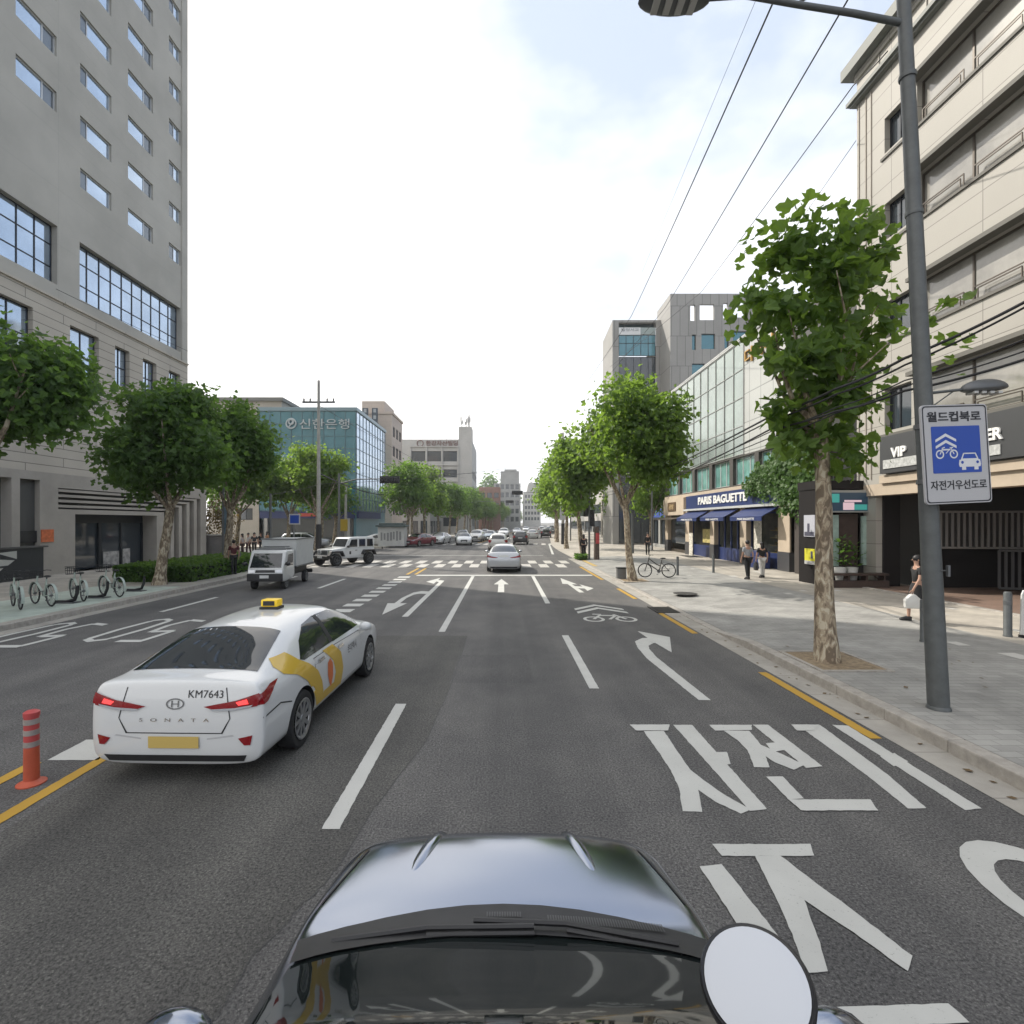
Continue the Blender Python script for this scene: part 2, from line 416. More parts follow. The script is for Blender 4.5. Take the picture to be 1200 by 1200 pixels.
BRICKP = MP('brown_forecourt', (.22, .145, .11), (.19, .13, .10), (.14, .11, .09), .2, .1, .004, 'z', .8, .5, .15, .7, .2)
EARTH = M('dry_earth', (.26, .20, .13), .95, 0, .35, 9, .6, 40)

XL, XR = -12.4, 5.2                       # kerb lines
Ys = [-30, -10, 0, 8, 16, 24, 32, 38] + [45 + 2 * i for i in range(11)] + [75 + 15 * i for i in range(30)]
def strip(mb, xa, xb, z, ys):
    for a, b in zip(ys, ys[1:]):
        mb.face([(xa + bend(a), a, z), (xb + bend(a), a, z), (xb + bend(b), b, z), (xa + bend(b), b, z)])
g = MB(); g.face([(-1500, -600, -.06), (1500, -600, -.06), (1500, 3000, -.06), (-1500, 3000, -.06)])
structure('ground', g, M('far_ground', (.16, .155, .14), .9, 0, .3, .02))
r = MB(); strip(r, XL - .02, XR + .02, 0, Ys)
r.face([(-90, 39.5, -.004), (XL, 39.5, -.004), (XL, 52.5, -.004), (-90, 52.5, -.004)])
structure('road', r, ASPH)
# gutters of pale concrete slabs
r = MB(); strip(r, 4.78, XR, .006, [y for y in Ys if y <= 38] ); structure('gutter', r, GUTTER)
r = MB(); strip(r, XL, XL + .45, .006, [y for y in Ys if y <= 38]); structure('gutter', r, GUTTER)
# pavements: raised slabs with a granite kerb
KE = 10.9                                 # the right kerb drops flush here
def kerb(name, x0, x1, ya, yb, h, step=1.0, ys=None):
    mb = MB(); y = ya
    while y < yb - .01:
        e = min(y + step, yb)
        o0, o1 = bend(y), bend(e)
        v = [(x0 + o0, y + .004, -.05), (x1 + o0, y + .004, -.05), (x1 + o1, e - .004, -.05), (x0 + o1, e - .004, -.05),
             (x0 + o0, y + .004, h), (x1 + o0, y + .004, h), (x1 + o1, e - .004, h), (x0 + o1, e - .004, h)]
        mb._bev(v, [(3, 2, 1, 0), (4, 5, 6, 7), (0, 1, 5, 4), (1, 2, 6, 5), (2, 3, 7, 6), (3, 0, 4, 7)], .018, 2); y = e
    return structure(name, mb, GRAN)
kerb('kerb', 5.2, 5.42, -8, KE, .155)
mb = MB(); mb.prism([(KE, -.05), (KE + 1.6, -.05), (KE + 1.6, .03), (KE, .155)], 'x', 5.2, 5.42); structure('kerb', mb, GRAN)
kerb('kerb', 5.2, 5.42, KE + 1.6, 38.6, .03)
kerb('kerb', XL - .22, XL, -8, 37.0, .155); kerb('kerb', XL - .22, XL, 53.0, 200, .155, 4)
kerb('kerb', 6.6, 6.82, 70, 200, .12, 4)
PH = .15
def zr(y): return PH if y <= KE else (PH - .12 * (y - KE) / 1.6 if y < KE + 1.6 else .03)
mb = MB(); yy = [-8, KE, KE + 1.6, 38.6]
for a, b in zip(yy, yy[1:]): mb.face([(5.42, a, zr(a)), (8.4, a, PH), (8.4, b, PH), (5.42, b, zr(b))])
mb.face([(8.4, -8, PH), (10.8, -8, PH), (10.8, 38.6, PH), (8.4, 38.6, PH)])
pv = structure('pavement', mb, PAVE)
mb = MB(); mb.face([(10.8, -8, PH), (14.2, -8, PH), (14.2, 47, PH), (10.8, 47, PH)])  # beige beside grey pavers: mostly sun against shade, put into the colour
mb.face([(5.2, 38.6, .02), (10.8, 38.6, PH), (10.8, 47, PH), (5.2, 47, .02)])
mb.face([(14.2, 20.6, PH), (16.5, 20.6, PH), (16.5, 47, PH), (14.2, 47, PH)])
ys = [47] + [y for y in Ys if y > 47 and y < 400]
for a, b in zip(ys, ys[1:]): mb.face([(5.2 + bend(a), a, .02), (26 + bend(a), a, .1), (26 + bend(b), b, .1), (5.2 + bend(b), b, .02)])
structure('pavement', mb, PAVE2)
mb = MB(); mb.face([(14.2, -8, PH + .004), (36, -8, PH + .004), (36, 20.6, PH + .004), (14.2, 20.6, PH + .004)]); structure('forecourt', mb, BRICKP)
mb = MB(); mb.box(13.95, -8, .05, 14.2, 20.0, PH + .03, .012); structure('forecourt_edging', mb, GRAN)
mb = MB(); mb.face([(-40, -8, PH), (XL - .22, -8, PH), (XL - .22, 37.0, PH), (-40, 37.0, PH)])
mb.face([(-40, 37.0, PH), (XL - .22, 37.0, PH), (-13.6, 38.6, PH), (-15, 39.3, PH), (-40, 39.3, PH)])
mb.face([(-15, 39.3, PH), (-13.6, 38.6, PH), (-13.6, 38.6, -.05), (-15, 39.3, -.05)]); mb.face([(-40, 39.3, PH), (-15, 39.3, PH), (-15, 39.3, -.05), (-40, 39.3, -.05)])
mb.face([(XL - .22, 37, PH), (-13.6, 38.6, PH), (-13.6, 38.6, -.05), (XL - .22, 37, -.05)])
ys = [53] + [y for y in Ys if 53 < y < 400]
for a, b in zip(ys, ys[1:]): mb.face([(-60, a, PH), (XL - .22 + bend(a), a, PH), (XL - .22 + bend(b), b, PH), (-60, b, PH)])
mb.face([(-60, 53, PH), (XL - .22, 53, PH), (XL - .22, 53, -.05), (-60, 53, -.05)])
structure('pavement', mb, PAVE2)
# yellow warning tiles at the right crossing, greenish docking strip at the left
mb = MB(); mb.face([(5.46, 31, .038), (6.3, 31, .052), (6.3, 38.4, .052), (5.46, 38.4, .038)]); structure('tactile_paving', mb, TACT)
mb = MB(); mb.face([(-16.2, 9, PH + .004), (-12.75, 9, PH + .004), (-12.75, 20.3, PH + .004), (-16.2, 20.3, PH + .004)])
structure('docking_strip', mb, M('pale_green_paving', (.46, .52, .455), .8, 0, .15, 2))
random.seed(4)
mb = MB()                                   # odd pale tiles and covers set in the right pavement
for k in range(34):
    x, y = random.uniform(6.2, 13.4), random.uniform(7.5, 30); a = random.uniform(.12, .22)
    z = PH + .005 if x > 8.4 else None
    if z is None: continue
    mb.face([(x, y, z), (x + a * 1.6, y, z), (x + a * 1.6, y + a * 2.2, z), (x, y + a * 2.2, z)])
structure('pale_paver', mb, M('pale_stone_tile', (.5, .49, .46), .8))
# manhole covers and drain grate
mb = MB(); c = gp(803, 695.5, .15)
mb.lathe([(.0, .0), (.42, .0), (.42, .006), (0, .006)], (c.x, c.y, PH + .002), n=28); tag(mb.build('manhole_cover', M('dark_iron', (.07, .065, .06), .6, .5, .2)), 'round dark iron manhole cover in the right pavement beyond the bicycle tree', 'manhole cover')
mb = MB(); c = gp(777, 715)
for k in range(9): mb.box(c.x - .3, c.y - .55 + k * .12, .01, c.x + .3, c.y - .49 + k * .12, .03)
mb.box(c.x - .34, c.y - .6, .008, c.x - .3, c.y + .54, .032); mb.box(c.x + .3, c.y - .6, .008, c.x + .34, c.y + .54, .032)
tag(mb.build('drain_grate', MATS['dark_iron']), 'dark iron drain grate at the end of a yellow kerb dash', 'drain grate')

# ------------------------------------------------------------------ road markings
MZ = .006
_k = [0]
def nz():
    _k[0] = (_k[0] + 1) % 12; return MZ + _k[0] * .0005
def ragged(pts, z):                        # hand-laid paint: edges wander by some millimetres
    out = []; n = len(pts)
    for i in range(n):
        a, b = Vector(pts[i]), Vector(pts[(i + 1) % n]); k = max(1, int((b - a).length / .05)) if a.y < 12 else 1
        for j in range(k):
            p = a.lerp(b, j / k); s = .004 if a.y < 12 else 0
            out.append((p.x + random.uniform(-s, s), p.y + random.uniform(-s, s), z))
    return out
def poly_px(mb, pts):
    z = nz(); mb.face(ragged([(p.x, p.y) for p in (gp(*q) for q in pts)], z))
def rect(mb, x0, x1, y0, y1, z=MZ):
    k = max(1, int((y1 - y0) / 6)) if y1 > 44 else 1
    for i in range(k):
        a = y0 + (y1 - y0) * i / k; b = y0 + (y1 - y0) * (i + 1) / k
        mb.face(ragged([(x0 + bend(a), a), (x1 + bend(a), a), (x1 + bend(b), b), (x0 + bend(b), b)], z))
mb = MB(); hw = .08
for x, segs in ((-1.52, [(4.5, 7.6), (12.6, 25.6)]), (1.47, [(8.3, 12.2), (17, 25.6)]), (-10.3, [(15.4, 18.4), (22.5, 25.5)]), (-7.55, [(20.9, 24.4), (12.3, 14.6)])):
    for a, b in segs: rect(mb, x - hw, x + hw, a, b)
for x in (-9.6, -6.6, -1.4, 1.5):
    for k in range(14): rect(mb, x - .08, x + .08, 66 + k * 9, 70 + k * 9)
mb.face([(4.05, 43, MZ), (4.25, 43, MZ), (5.78, 64, MZ), (5.6, 64, MZ)])
structure('lane_lines', mb, WHITE_PAINT)
mb = MB()
for a, b in ((6.38, 9.2), (12.4, 15.4), (18, 20.8), (24, 31)): rect(mb, 4.57, 4.72, a, b)
rect(mb, -5.32, -5.18, -6, 5.75); rect(mb, -4.64, -4.5, -6, 6.1); rect(mb, -5.05, -4.9, 26.4, 30); rect(mb, -4.62, -4.47, 26.4, 30)
for x in (-4.35, -4.05): rect(mb, x - .07, x + .07, 67, 200)
structure('yellow_lines', mb, YEL_PAINT)
mb = MB()
k = 0; y = 5.8
while y < 25: rect(mb, -5.17, -4.6, y, y + .55); y += 1.06
structure('median_blocks', mb, WHITE_PAINT)
mb = MB(); rect(mb, -4.4, 4.5, 25.75, 26.25); rect(mb, -12, 3.2, 41.2, 41.45); structure('stop_line', mb, WHITE_PAINT)
mb = MB(); x = -11.7
while x < 4.0:
    rect(mb, x, x + .55, 30.6, 32.9); rect(mb, x + .53, x + 1.08, 33.5, 35.9); x += 1.07
x = -11
while x < 5.2: rect(mb, x, x + .5, 61, 65); x += 1.0
structure('crosswalk', mb, paint_mat('worn_road_paint', (.52, .50, .46), .47))
# arrows
def ap(mb, pts):
    z = nz(); mb.face([(x, y, z) for x, y in pts])
mb = MB()
ap(mb, [(-.22, 19.7), (.03, 19.7), (.03, 22.2), (-.22, 22.2)]); ap(mb, [(-.42, 22.2), (.23, 22.2), (-.095, 24.3)])
structure('straight_arrow', mb, WHITE_PAINT)
mb = MB()
ap(mb, [(-2.9, 14.6), (-2.72, 14.6), (-2.72, 23.6), (-2.9, 23.0)]); ap(mb, [(-2.9, 23.0), (-2.72, 23.6), (-3.05, 23.9), (-3.05, 23.3)]); ap(mb, [(-3.05, 22.4), (-3.05, 24.8), (-3.5, 23.2)])
ap(mb, [(-3.62, 17.0), (-3.44, 17.0), (-3.44, 18.2), (-3.62, 18.2)]); ap(mb, [(-3.62, 18.2), (-3.44, 18.2), (-3.33, 19.0), (-3.45, 19.6)]); ap(mb, [(-3.33, 19.0), (-3.45, 19.6), (-3.2, 20.0), (-3.15, 19.3)]); ap(mb, [(-3.2, 20.0), (-3.15, 19.3), (-2.9, 19.2), (-2.9, 19.9)])
ap(mb, [(-3.85, 17.0), (-3.53, 14.9), (-3.2, 17.0)])
structure('turn_arrow', mb, WHITE_PAINT)
mb = MB()
ap(mb, [(2.9, 19.6), (3.1, 19.6), (2.95, 22.6), (2.78, 22.6)]); ap(mb, [(2.58, 22.4), (3.2, 22.2), (2.75, 24.7)]); ap(mb, [(3.02, 20.9), (3.0, 21.6), (3.35, 21.4), (3.35, 20.8)]); ap(mb, [(3.3, 22.2), (3.3, 20.1), (3.68, 20.9)])
structure('straight_or_right_arrow', mb, WHITE_PAINT)
mb = MB()
for q in ([(819, 821), (833, 821), (770, 771), (758, 772)], [(758, 772), (770, 771), (761, 761), (747, 759)], [(747, 759), (761, 761), (760, 757), (744, 752)], [(744, 752), (760, 757), (766, 754), (753, 748)],
          [(753, 748), (766, 754), (771, 754), (766, 748)], [(747, 740), (785, 747), (787, 765), (768, 754)]): poly_px(mb, q)
structure('right_turn_arrow', mb, WHITE_PAINT)
# bicycle with a double chevron
mb = MB()
def seg(mb, a, b, w, z=MZ):
    a, b = Vector(a), Vector(b); n = Vector((-(b - a).y, (b - a).x)).normalized() * w / 2
    mb.face([(*(a + n), z), (*(b + n), z), (*(b - n), z), (*(a - n), z)])
for dy in (0, .55): ap(mb, [(2.2, 15.1 + dy), (2.95, 15.9 + dy), (3.7, 15.1 + dy), (3.7, 15.4 + dy), (2.95, 16.2 + dy), (2.2, 15.4 + dy)])
for cx in (2.52, 3.42):
    for k in range(16):
        a, b = 2 * math.pi * k / 16, 2 * math.pi * (k + 1) / 16
        mb.face([(cx + .3 * math.cos(a), 14.25 + .38 * math.sin(a), MZ), (cx + .3 * math.cos(b), 14.25 + .38 * math.sin(b), MZ), (cx + .21 * math.cos(b), 14.25 + .27 * math.sin(b), MZ), (cx + .21 * math.cos(a), 14.25 + .27 * math.sin(a), MZ)])
seg(mb, (2.52, 14.25), (2.8, 14.85), .09, MZ + .002); seg(mb, (2.75, 14.8), (3.2, 14.75), .14, MZ + .004); seg(mb, (3.42, 14.25), (3.2, 14.95), .09, MZ + .002); seg(mb, (2.95, 14.2), (3.2, 14.7), .09, MZ + .003); seg(mb, (2.6, 15.0), (2.85, 14.95), .12, MZ + .004)
structure('bicycle_symbol', mb, WHITE_PAINT)
# the words "bicycle priority" in Korean, traced stroke by stroke on the road
mb = MB()
for q in ([(738, 850), (785, 850), (783, 857), (745, 857)], [(754, 857), (778, 857), (800, 890), (816, 913), (820, 935), (823, 952), (800, 951), (796, 925), (786, 903), (772, 882)], [(808, 902), (822, 913), (850, 933), (880, 949), (868, 954), (838, 940), (818, 926)],
          [(789, 850), (811, 850), (899, 949), (879, 951)], [(837, 882), (852, 882), (856, 896), (848, 897)],
          [(831, 850), (881, 850), (881, 856), (838, 857)], [(848, 857), (878, 857), (893, 875), (902, 900), (884, 900), (876, 880), (864, 868)], [(888, 872), (902, 878), (943, 897), (930, 903), (908, 894), (892, 884)], [(882, 850), (900, 850), (964, 899), (945, 901)], [(897, 872), (908, 871), (920, 880), (906, 882)],
          [(898, 911), (917, 911), (942, 937), (924, 938)], [(924, 938), (1020, 938), (1029, 951), (939, 951)],
          [(927, 850), (960, 850), (953, 857), (934, 857)], [(944, 857), (961, 850), (1040, 908), (1017, 910)], [(1017, 910), (1040, 908), (1086, 948), (1064, 948)],
          [(975, 850), (994, 851), (1150, 948), (1131, 950)], [(1031, 887), (1048, 883), (1064, 893), (1048, 899)],
          [(835, 990), (950, 990), (954, 1004), (846, 1004)], [(885, 1004), (912, 1004), (930, 1030), (944, 1060), (958, 1098), (971, 1140), (944, 1142), (928, 1095), (910, 1055)], [(908, 1004), (915, 1004), (948, 1030), (985, 1057), (1069, 1122), (1064, 1140), (1000, 1094), (942, 1056)],
          [(820, 1017), (846, 1014), (928, 1118), (890, 1124)], [(975, 1182), (1112, 1178), (1136, 1200), (1020, 1206)]): poly_px(mb, q)
for k in range(24):
    a, b = 2 * math.pi * k / 24, 2 * math.pi * (k + 1) / 24
    mb.face([(4.02 + r_ * .48 * math.cos(t), 3.62 + r_ * .72 * math.sin(t), MZ) for r_, t in ((1, a), (1, b), (.66, b), (.66, a))])
structure('painted_lettering', mb, WHITE_PAINT)
# speed numbers facing the oncoming drivers
def fifty(mb, xc, yc, w, l):
    def s(pts, th):                          # local: a to the reader's right (-x), b to the reader's up (+... towards -y)
        P = [Vector((xc - a * w, yc - b * l)) for a, b in pts]
        for p, q in zip(P, P[1:]):
            zz = nz()
            mb.face([(p.x - th, p.y, zz), (p.x + th, p.y, zz), (q.x + th, q.y, zz), (q.x - th, q.y, zz)]) if abs(p.x - q.x) < abs(p.y - q.y) * .6 else mb.face([(p.x, p.y - th * 1.6, zz), (p.x, p.y + th * 1.6, zz), (q.x, q.y + th * 1.6, zz), (q.x, q.y - th * 1.6, zz)])
    s([(-.1, .5), (-.5, .5)], .07); s([(-.46, .5), (-.48, .08)], .07); s([(-.48, .08), (-.2, .12)], .07); s([(-.16, .14), (-.1, -.18)], .07); s([(-.1, -.18), (-.2, -.46)], .07); s([(-.2, -.46), (-.5, -.4)], .07)
    s([(.14, .4), (.1, .0)], .07); s([(.1, .0), (.14, -.4)], .07); s([(.46, .4), (.5, .0)], .07); s([(.5, .0), (.46, -.4)], .07); s([(.12, .42), (.3, .5)], .07); s([(.3, .5), (.48, .42)], .07); s([(.12, -.42), (.3, -.5)], .07); s([(.3, -.5), (.48, -.42)], .07)
mb = MB(); fifty(mb, -8.9, 12.9, 1.5, 2.6); fifty(mb, -11.15, 12.4, 1.4, 2.6); structure('speed_number', mb, WHITE_PAINT)
# old seam in the asphalt left of the camera car, with the darker lane it edges, and a few repairs
mb = MB(); pts = [gp(*q) for q in ((180, 1290), (262, 1180), (281, 1145), (296, 1120), (330, 1090), (352, 1062), (378, 1038), (396, 1015), (440, 945), (500, 868), (530, 800), (548, 745))]
for p, q in zip(pts, pts[1:]):
    for i in range(4):
        a = p.lerp(q, i / 4); b = p.lerp(q, (i + 1) / 4); j = random.uniform(-.015, .015)
        mb.face([(a.x - .004 + j, a.y, .003), (a.x + .004 + j, a.y, .003), (b.x + .0035 + j, b.y, .003), (b.x - .0035 + j, b.y, .003)])
sp_ = mb
mb = MB(); mb.face([(p.x, p.y, .0018) for p in pts] + [(-4.3, pts[-1].y, .0018), (-4.4, 2.4, .0018)]); structure('asphalt_overlay', mb, asphalt_mat('asphalt_overlay', .80, 1.04))
mb = MB()
for x0, y0, x1, y1 in ((-.9, 8.6, .5, 10.4), (2.0, 17.9, 3.4, 19.2), (-8.6, 5.5, -6.4, 7.6), (-2.9, 30.2, 1.0, 30.55), (-9.8, 26.3, -8.0, 28.0)): mb.face(ragged([(x0, y0), (x1, y0), (x1, y1), (x0, y1)], .0022))
structure('asphalt_patch', mb, asphalt_mat('asphalt_patch', .88, .99))
mb = sp_
structure('asphalt_seam', mb, M('tar', (.05, .05, .05), .7))
# ------------------------------------------------------------------ buildings
GLASS_SKY = M('sky_reflecting_glass', (.50, .60, .72), .06, .75, .12, .5); GLASS_DARK = M('dark_window_glass', (.035, .045, .055), .05, 0, spec=1.0)
GLASS_TEAL = M('teal_curtain_glass', (.07, .20, .25), .08, .25, .15, .4, spec=.9); GLASS_PALE = M('pale_green_glass', (.42, .50, .48), .1, .35, .18, .6)
BLIND = M('window_with_pale_blinds', (.27, .26, .235), .25, 0, .3, .5, coat=1.0); FRAME_W = M('white_aluminium', (.6, .61, .61), .4, .2); FRAME_D = M('black_aluminium', (.02, .024, .03), .35, .3)
BRONZE = M('bronze_frame', (.09, .075, .06), .4, .4); CLEAR = clear_glass('shop_glass')
ROOF = M('roof_membrane', (.2, .2, .19), .9)
def shell(mb, x0, y0, x1, y1, z0, z1, skip=()):
    v = dict(w=[(x0, y0), (x0, y1)], e=[(x1, y0), (x1, y1)], s=[(x0, y0), (x1, y0)], n=[(x0, y1), (x1, y1)])
    for k, ((a, b), (c, d)) in v.items():
        if k in skip: continue
        mb.face([(a, b, z0), (c, d, z0), (c, d, z1), (a, b, z1)])
    if 't' not in skip: mb.face([(x0, y0, z1), (x1, y0, z1), (x1, y1, z1), (x0, y1, z1)])

# --- grey hotel tower on the left
DIM = M('dim_sash_glass', (.20, .225, .25), .1, .5)
hotel = thing('hotel_tower', 'tall grey hotel tower with small square-set windows, at the left edge', 'building', (-22.6, 20, 0))
UPR = MP('smooth_grey_render', (.44, .42, .375), (.43, .41, .365), (.38, .36, .325), 6, 2.8, .012, 'x', .85, 0, .13, .25, .05)
SID = MP('beige_horizontal_cladding', (.50, .455, .385), (.475, .43, .365), (.23, .21, .18), 4.2, .46, .022, 'x', .8, .5, .1, .25, .4)
FT = frame((-22.6, 0, 0), (0, 1, 0), (1, 0, 0)); TY0, TY1 = 6.0, 36.65
hol = []; cols = ((12.6, 14.8, 1), (16.2, 18.4, 0), (19.9, 22.1, 1), (23.72, 25.9, 1), (27.34, 29.52, 0), (30.82, 33.02, 1), (34.6, 35.85, 2))
for k in range(-1, 9):
    for a, b, t in cols:
        if k == -1 and a < 27: continue
        hol.append((a, b, 23.42 + 2.8 * k, 24.45 + 2.8 * k, .16, t))
big = [(9.0, 16.8, 14.6, 17.68, .35), (17.6, 25.94, 14.72, 17.7, .35), (27.3, 35.85, 14.6, 17.66, .35)]
mb = MB(); wall(mb, FT, TY0, TY1, 14.0, 49.0, hol + big, .16); mb.box(-22.62, TY1 - .75, 14, -22.52, TY1 - .62, 49)
mb.build('upper_wall', UPR, hotel)
small = [(29.8, 30.95, 10.75, 13.0, .3), (32.1, 33.35, 10.75, 13.0, .3), (34.6, 35.8, 10.75, 13.0, .3), (26.7, 28.6, 10.3, 13.0, .3), (22.5, 24.6, 10.3, 13.0, .3)]
mb = MB(); wall(mb, FT, TY0, TY1, 5.0, 14.0, small, .3); mb.build('lower_wall', SID, hotel)
mb = MB(); shell(mb, -48, TY0, -22.6, TY1, 0, 49.0, ('e',)); mb.build('side_wall', UPR, hotel)
mb = MB(); mb.box(-22.6, TY0, 13.92, -22.5, TY1, 14.02); mb.box(-22.6, TY0, 9.6, -22.53, TY1, 9.7); mb.build('string_course', SID, hotel)
for h in hol:
    us = ((.68,), (.26,), (.5,))[0 if h[5] == 1 else 1 if h[5] == 0 else 2]
    window(hotel, FT, h, h[4], us, (), FRAME_W, [GLASS_SKY, DIM] if h[5] == 1 else [DIM, GLASS_SKY], .06)
for h in big: window(hotel, FT, h, h[4], [i / 10 for i in range(1, 10)] if h[0] > 20 or h[0] < 10 else [i / 9 for i in range(1, 9)], (.3, .68), FRAME_D, GLASS_SKY, .05)
for h in small: window(hotel, FT, h, h[4], (.5,), (.5,), FRAME_D, GLASS_SKY, .06)
# entrance block of the hotel: portal with a stepped frame
PX = -22.0; FP = frame((PX, 0, 0), (0, 1, 0), (1, 0, 0)); PODM = M('warm_grey_stone', (.40, .365, .32), .8, 0, .12, .6)
door_h = (26.3, 32.5, .15, 3.12, 1.0); louv = (25.3, 37.0, .15, 4.35, .5)
mb = MB()
wall(mb, FP, 12.0, 37.9, 0, 5.1, [(25.3, 33.2, 3.35, 4.4, .4), (33.2, 37.2, .2, 4.4, .4), door_h, (23.3, 24.3, .5, 4.7, .25), (15.0, 22.9, .9, 4.7, .5)], .4)
mb.face([(PX, 12, 5.1), (-22.6, 12, 5.1), (-22.6, 37.9, 5.1), (PX, 37.9, 5.1)]); mb.face([(PX, 37.9, 0), (-26, 37.9, 0), (-26, 37.9, 5.1), (PX, 37.9, 5.1)]); mb.face([(-26, 37.9, 5.1), (-26, 36.6, 5.1), (-22.6, 36.6, 5.1), (-22.6, 37.9, 5.1)])
mb.build('entrance_block', PODM, hotel)
mb = MB()
mb.face([FP(25.3, 3.35, -.4), FP(33.2, 3.35, -.4), FP(33.2, 4.4, -.4), FP(25.3, 4.4, -.4)]); mb.face([FP(33.2, .2, -.4), FP(37.2, .2, -.4), FP(37.2, 4.4, -.4), FP(33.2, 4.4, -.4)])
mb.face([FP(23.3, .5, -.25), FP(24.3, .5, -.25), FP(24.3, 4.7, -.25), FP(23.3, 4.7, -.25)])
mb.build('recess_panel', M('dark_grey_panel', (.10, .098, .092), .7), hotel)
mb = MB()
for k in range(4):
    z = 3.44 + k * .26; y2 = 33.9 + (k) * .85
    mb.fbox(FP, 25.32, y2 + .32, z, z + .13, -.39, -.02); mb.fbox(FP, y2, y2 + .32, .2, z, -.39, -.02)
mb.build('stepped_louvre', PODM, hotel)
mb = MB(); mb.face([FP(15, .9, -.5), FP(22.9, .9, -.5), FP(22.9, 4.7, -.5), FP(15, 4.7, -.5)]); mb.build('shop_window', GLASS_DARK, hotel)
dr = MB(); dr.fbox(FP, 26.3, 32.5, 2.65, 3.12, -.98, -.9); dr.fbox(FP, 28.9, 29.1, .15, 2.65, -.98, -.85); dr.fbox(FP, 30.6, 30.7, .15, 2.65, -.98, -.88); dr.fbox(FP, 26.3, 26.42, .15, 2.65, -.98, -.88); dr.fbox(FP, 32.38, 32.5, .15, 2.65, -.98, -.88)
dr = dr.build('entrance_door', FRAME_D, hotel)
mb = MB(); mb.face([FP(26.3, .15, -.96), FP(32.5, .15, -.96), FP(32.5, 3.1, -.96), FP(26.3, 3.1, -.96)]); mb.build('pane', GLASS_DARK, dr)
mb = MB(); mb.fbox(FP, 29.3, 30.5, .15, 1.0, -.93, -.9); mb.fbox(FP, 30.8, 31.4, .15, 1.1, -.93, -.9); mb.build('poster', M('pale_poster', (.42, .40, .38), .5, 0, .5, 4), hotel)
lettering('Amanti', FP(30.6, 4.62, .01), (0, 1, 0), (0, 0, 1), 1.5, .26, MATS['dark_grey_panel'], hotel, 'lettering')
mb = MB(); mb.fbox(FP, 24.35, 25.0, 1.75, 2.35, .004, .05); tag(mb.build('wall_sign', M('orange_sign', (.62, .16, .06), .5, 0, .25, 6)), 'small orange plate on the pale pier beside the hotel entrance', 'sign')
mb = MB(); mb.fbox(FP, 23.35, 24.3, 1.75, 2.3, -.2, -.14); tag(mb.build('wall_sign', MATS['black_paint']), 'small black plate left of the orange plate by the hotel entrance', 'sign')
# banner wall in front of the hotel
mb = MB(); mb.box(-21.4, 15.5, .15, -21.2, 23.6, 1.55); bw = thing('banner_wall', 'low black banner wall with pale abstract shapes by the hotel', 'banner', (-21.3, 19.5, .15)); mb.build('panel', M('black_banner', (.03, .032, .035), .5), bw)
FB = frame((-21.2, 0, 0), (0, 1, 0), (1, 0, 0)); mb = MB()
for q in ([(19.9, .45), (21.3, .45), (21.7, .75), (20.2, .75)], [(19.6, .8), (21.9, .85), (22.2, 1.05), (20.9, 1.2), (19.6, 1.05)], [(19.7, 1.15), (20.5, 1.2), (21.1, 1.45), (20.0, 1.45)], [(21.4, 1.4), (22.3, 1.1), (22.3, 1.45)], [(18.7, .9), (19.1, 1.0), (19.0, 1.3), (18.7, 1.25)]):
    mb.face([FB(a, b, .006) for a, b in q])
mb.build('print', M('pale_print', (.5, .5, .46), .6), bw)
mb = MB(); mb.box(-21.45, 15.4, 1.55, -21.15, 23.8, 1.62); mb.build('cap', MATS['dark_grey_panel'], bw)

# --- far left: buildings beyond the hotel
def block(name, label, x0, y0, x1, y1, h, wm, faces, extra=None, z0=0):
    """faces: list of (side, holes, us, vs, frame, glass, depth)"""
    t = thing(name, label, 'building', ((x0 + x1) / 2, y0, 0))
    sk = tuple(f[0] for f in faces)
    mb = MB(); shell(mb, x0, y0, x1, y1, z0, h, sk)
    FF = {}
    for f in faces:
        F = {'s': frame((x0, y0, 0), (1, 0, 0), (0, -1, 0)), 'e': frame((x1, y0, 0), (0, 1, 0), (1, 0, 0)), 'w': frame((x0, y0, 0), (0, 1, 0), (-1, 0, 0))}[f[0]]
        W = (x1 - x0) if f[0] == 's' else (y1 - y0); FF[f[0]] = (F, W)
        wall(mb, F, 0, W, z0, h, [q[:4] for q in f[1]], f[6])
    mb.build('wall', wm, t)
    for f in faces:
        F, W = FF[f[0]]
        for q in f[1]: window(t, F, q, f[6], f[2], f[3], f[4], f[5], .07)
    return t, FF
def gridrects(u0, u1, n, gap, rows):
    w = (u1 - u0 - gap * (n - 1)) / n
    return [(u0 + i * (w + gap), u0 + i * (w + gap) + w, a, b) for i in range(n) for a, b in rows]
BEIGE = M('beige_render', (.42, .39, .34), .85, 0, .1, .4); PINK = MP('pink_beige_stone', (.50, .42, .36), (.48, .40, .345), (.36, .31, .27), 1.6, .8, .012, 'y', .8, .5, .06, .3, .1)
PALEG = M('pale_grey_render', (.41, .40, .38), .85, 0, .1, .3); GREYR = M('grey_render', (.30, .30, .29), .85, 0, .12, .4)
BRICKR = MP('red_brick', (.26, .10, .065), (.22, .085, .06), (.3, .27, .24), .25, .08, .012, 'y', .85, .5, .15, .5, .2)
t, FF = block('apartment_block', 'plain beige block showing its flat top above the left trees', -38, 66, -28.6, 78, 18.3, BEIGE, [('s', gridrects(1, 8.6, 3, 1.2, [(3 + 3 * k, 4.5 + 3 * k) for k in range(4)]), (.5,), (), FRAME_D, GLASS_DARK, .12)])
mb = MB(); mb.box(-38.3, 65.7, 18.3, -28.3, 78.3, 18.75); mb.build('roof_slab', ROOF, t)
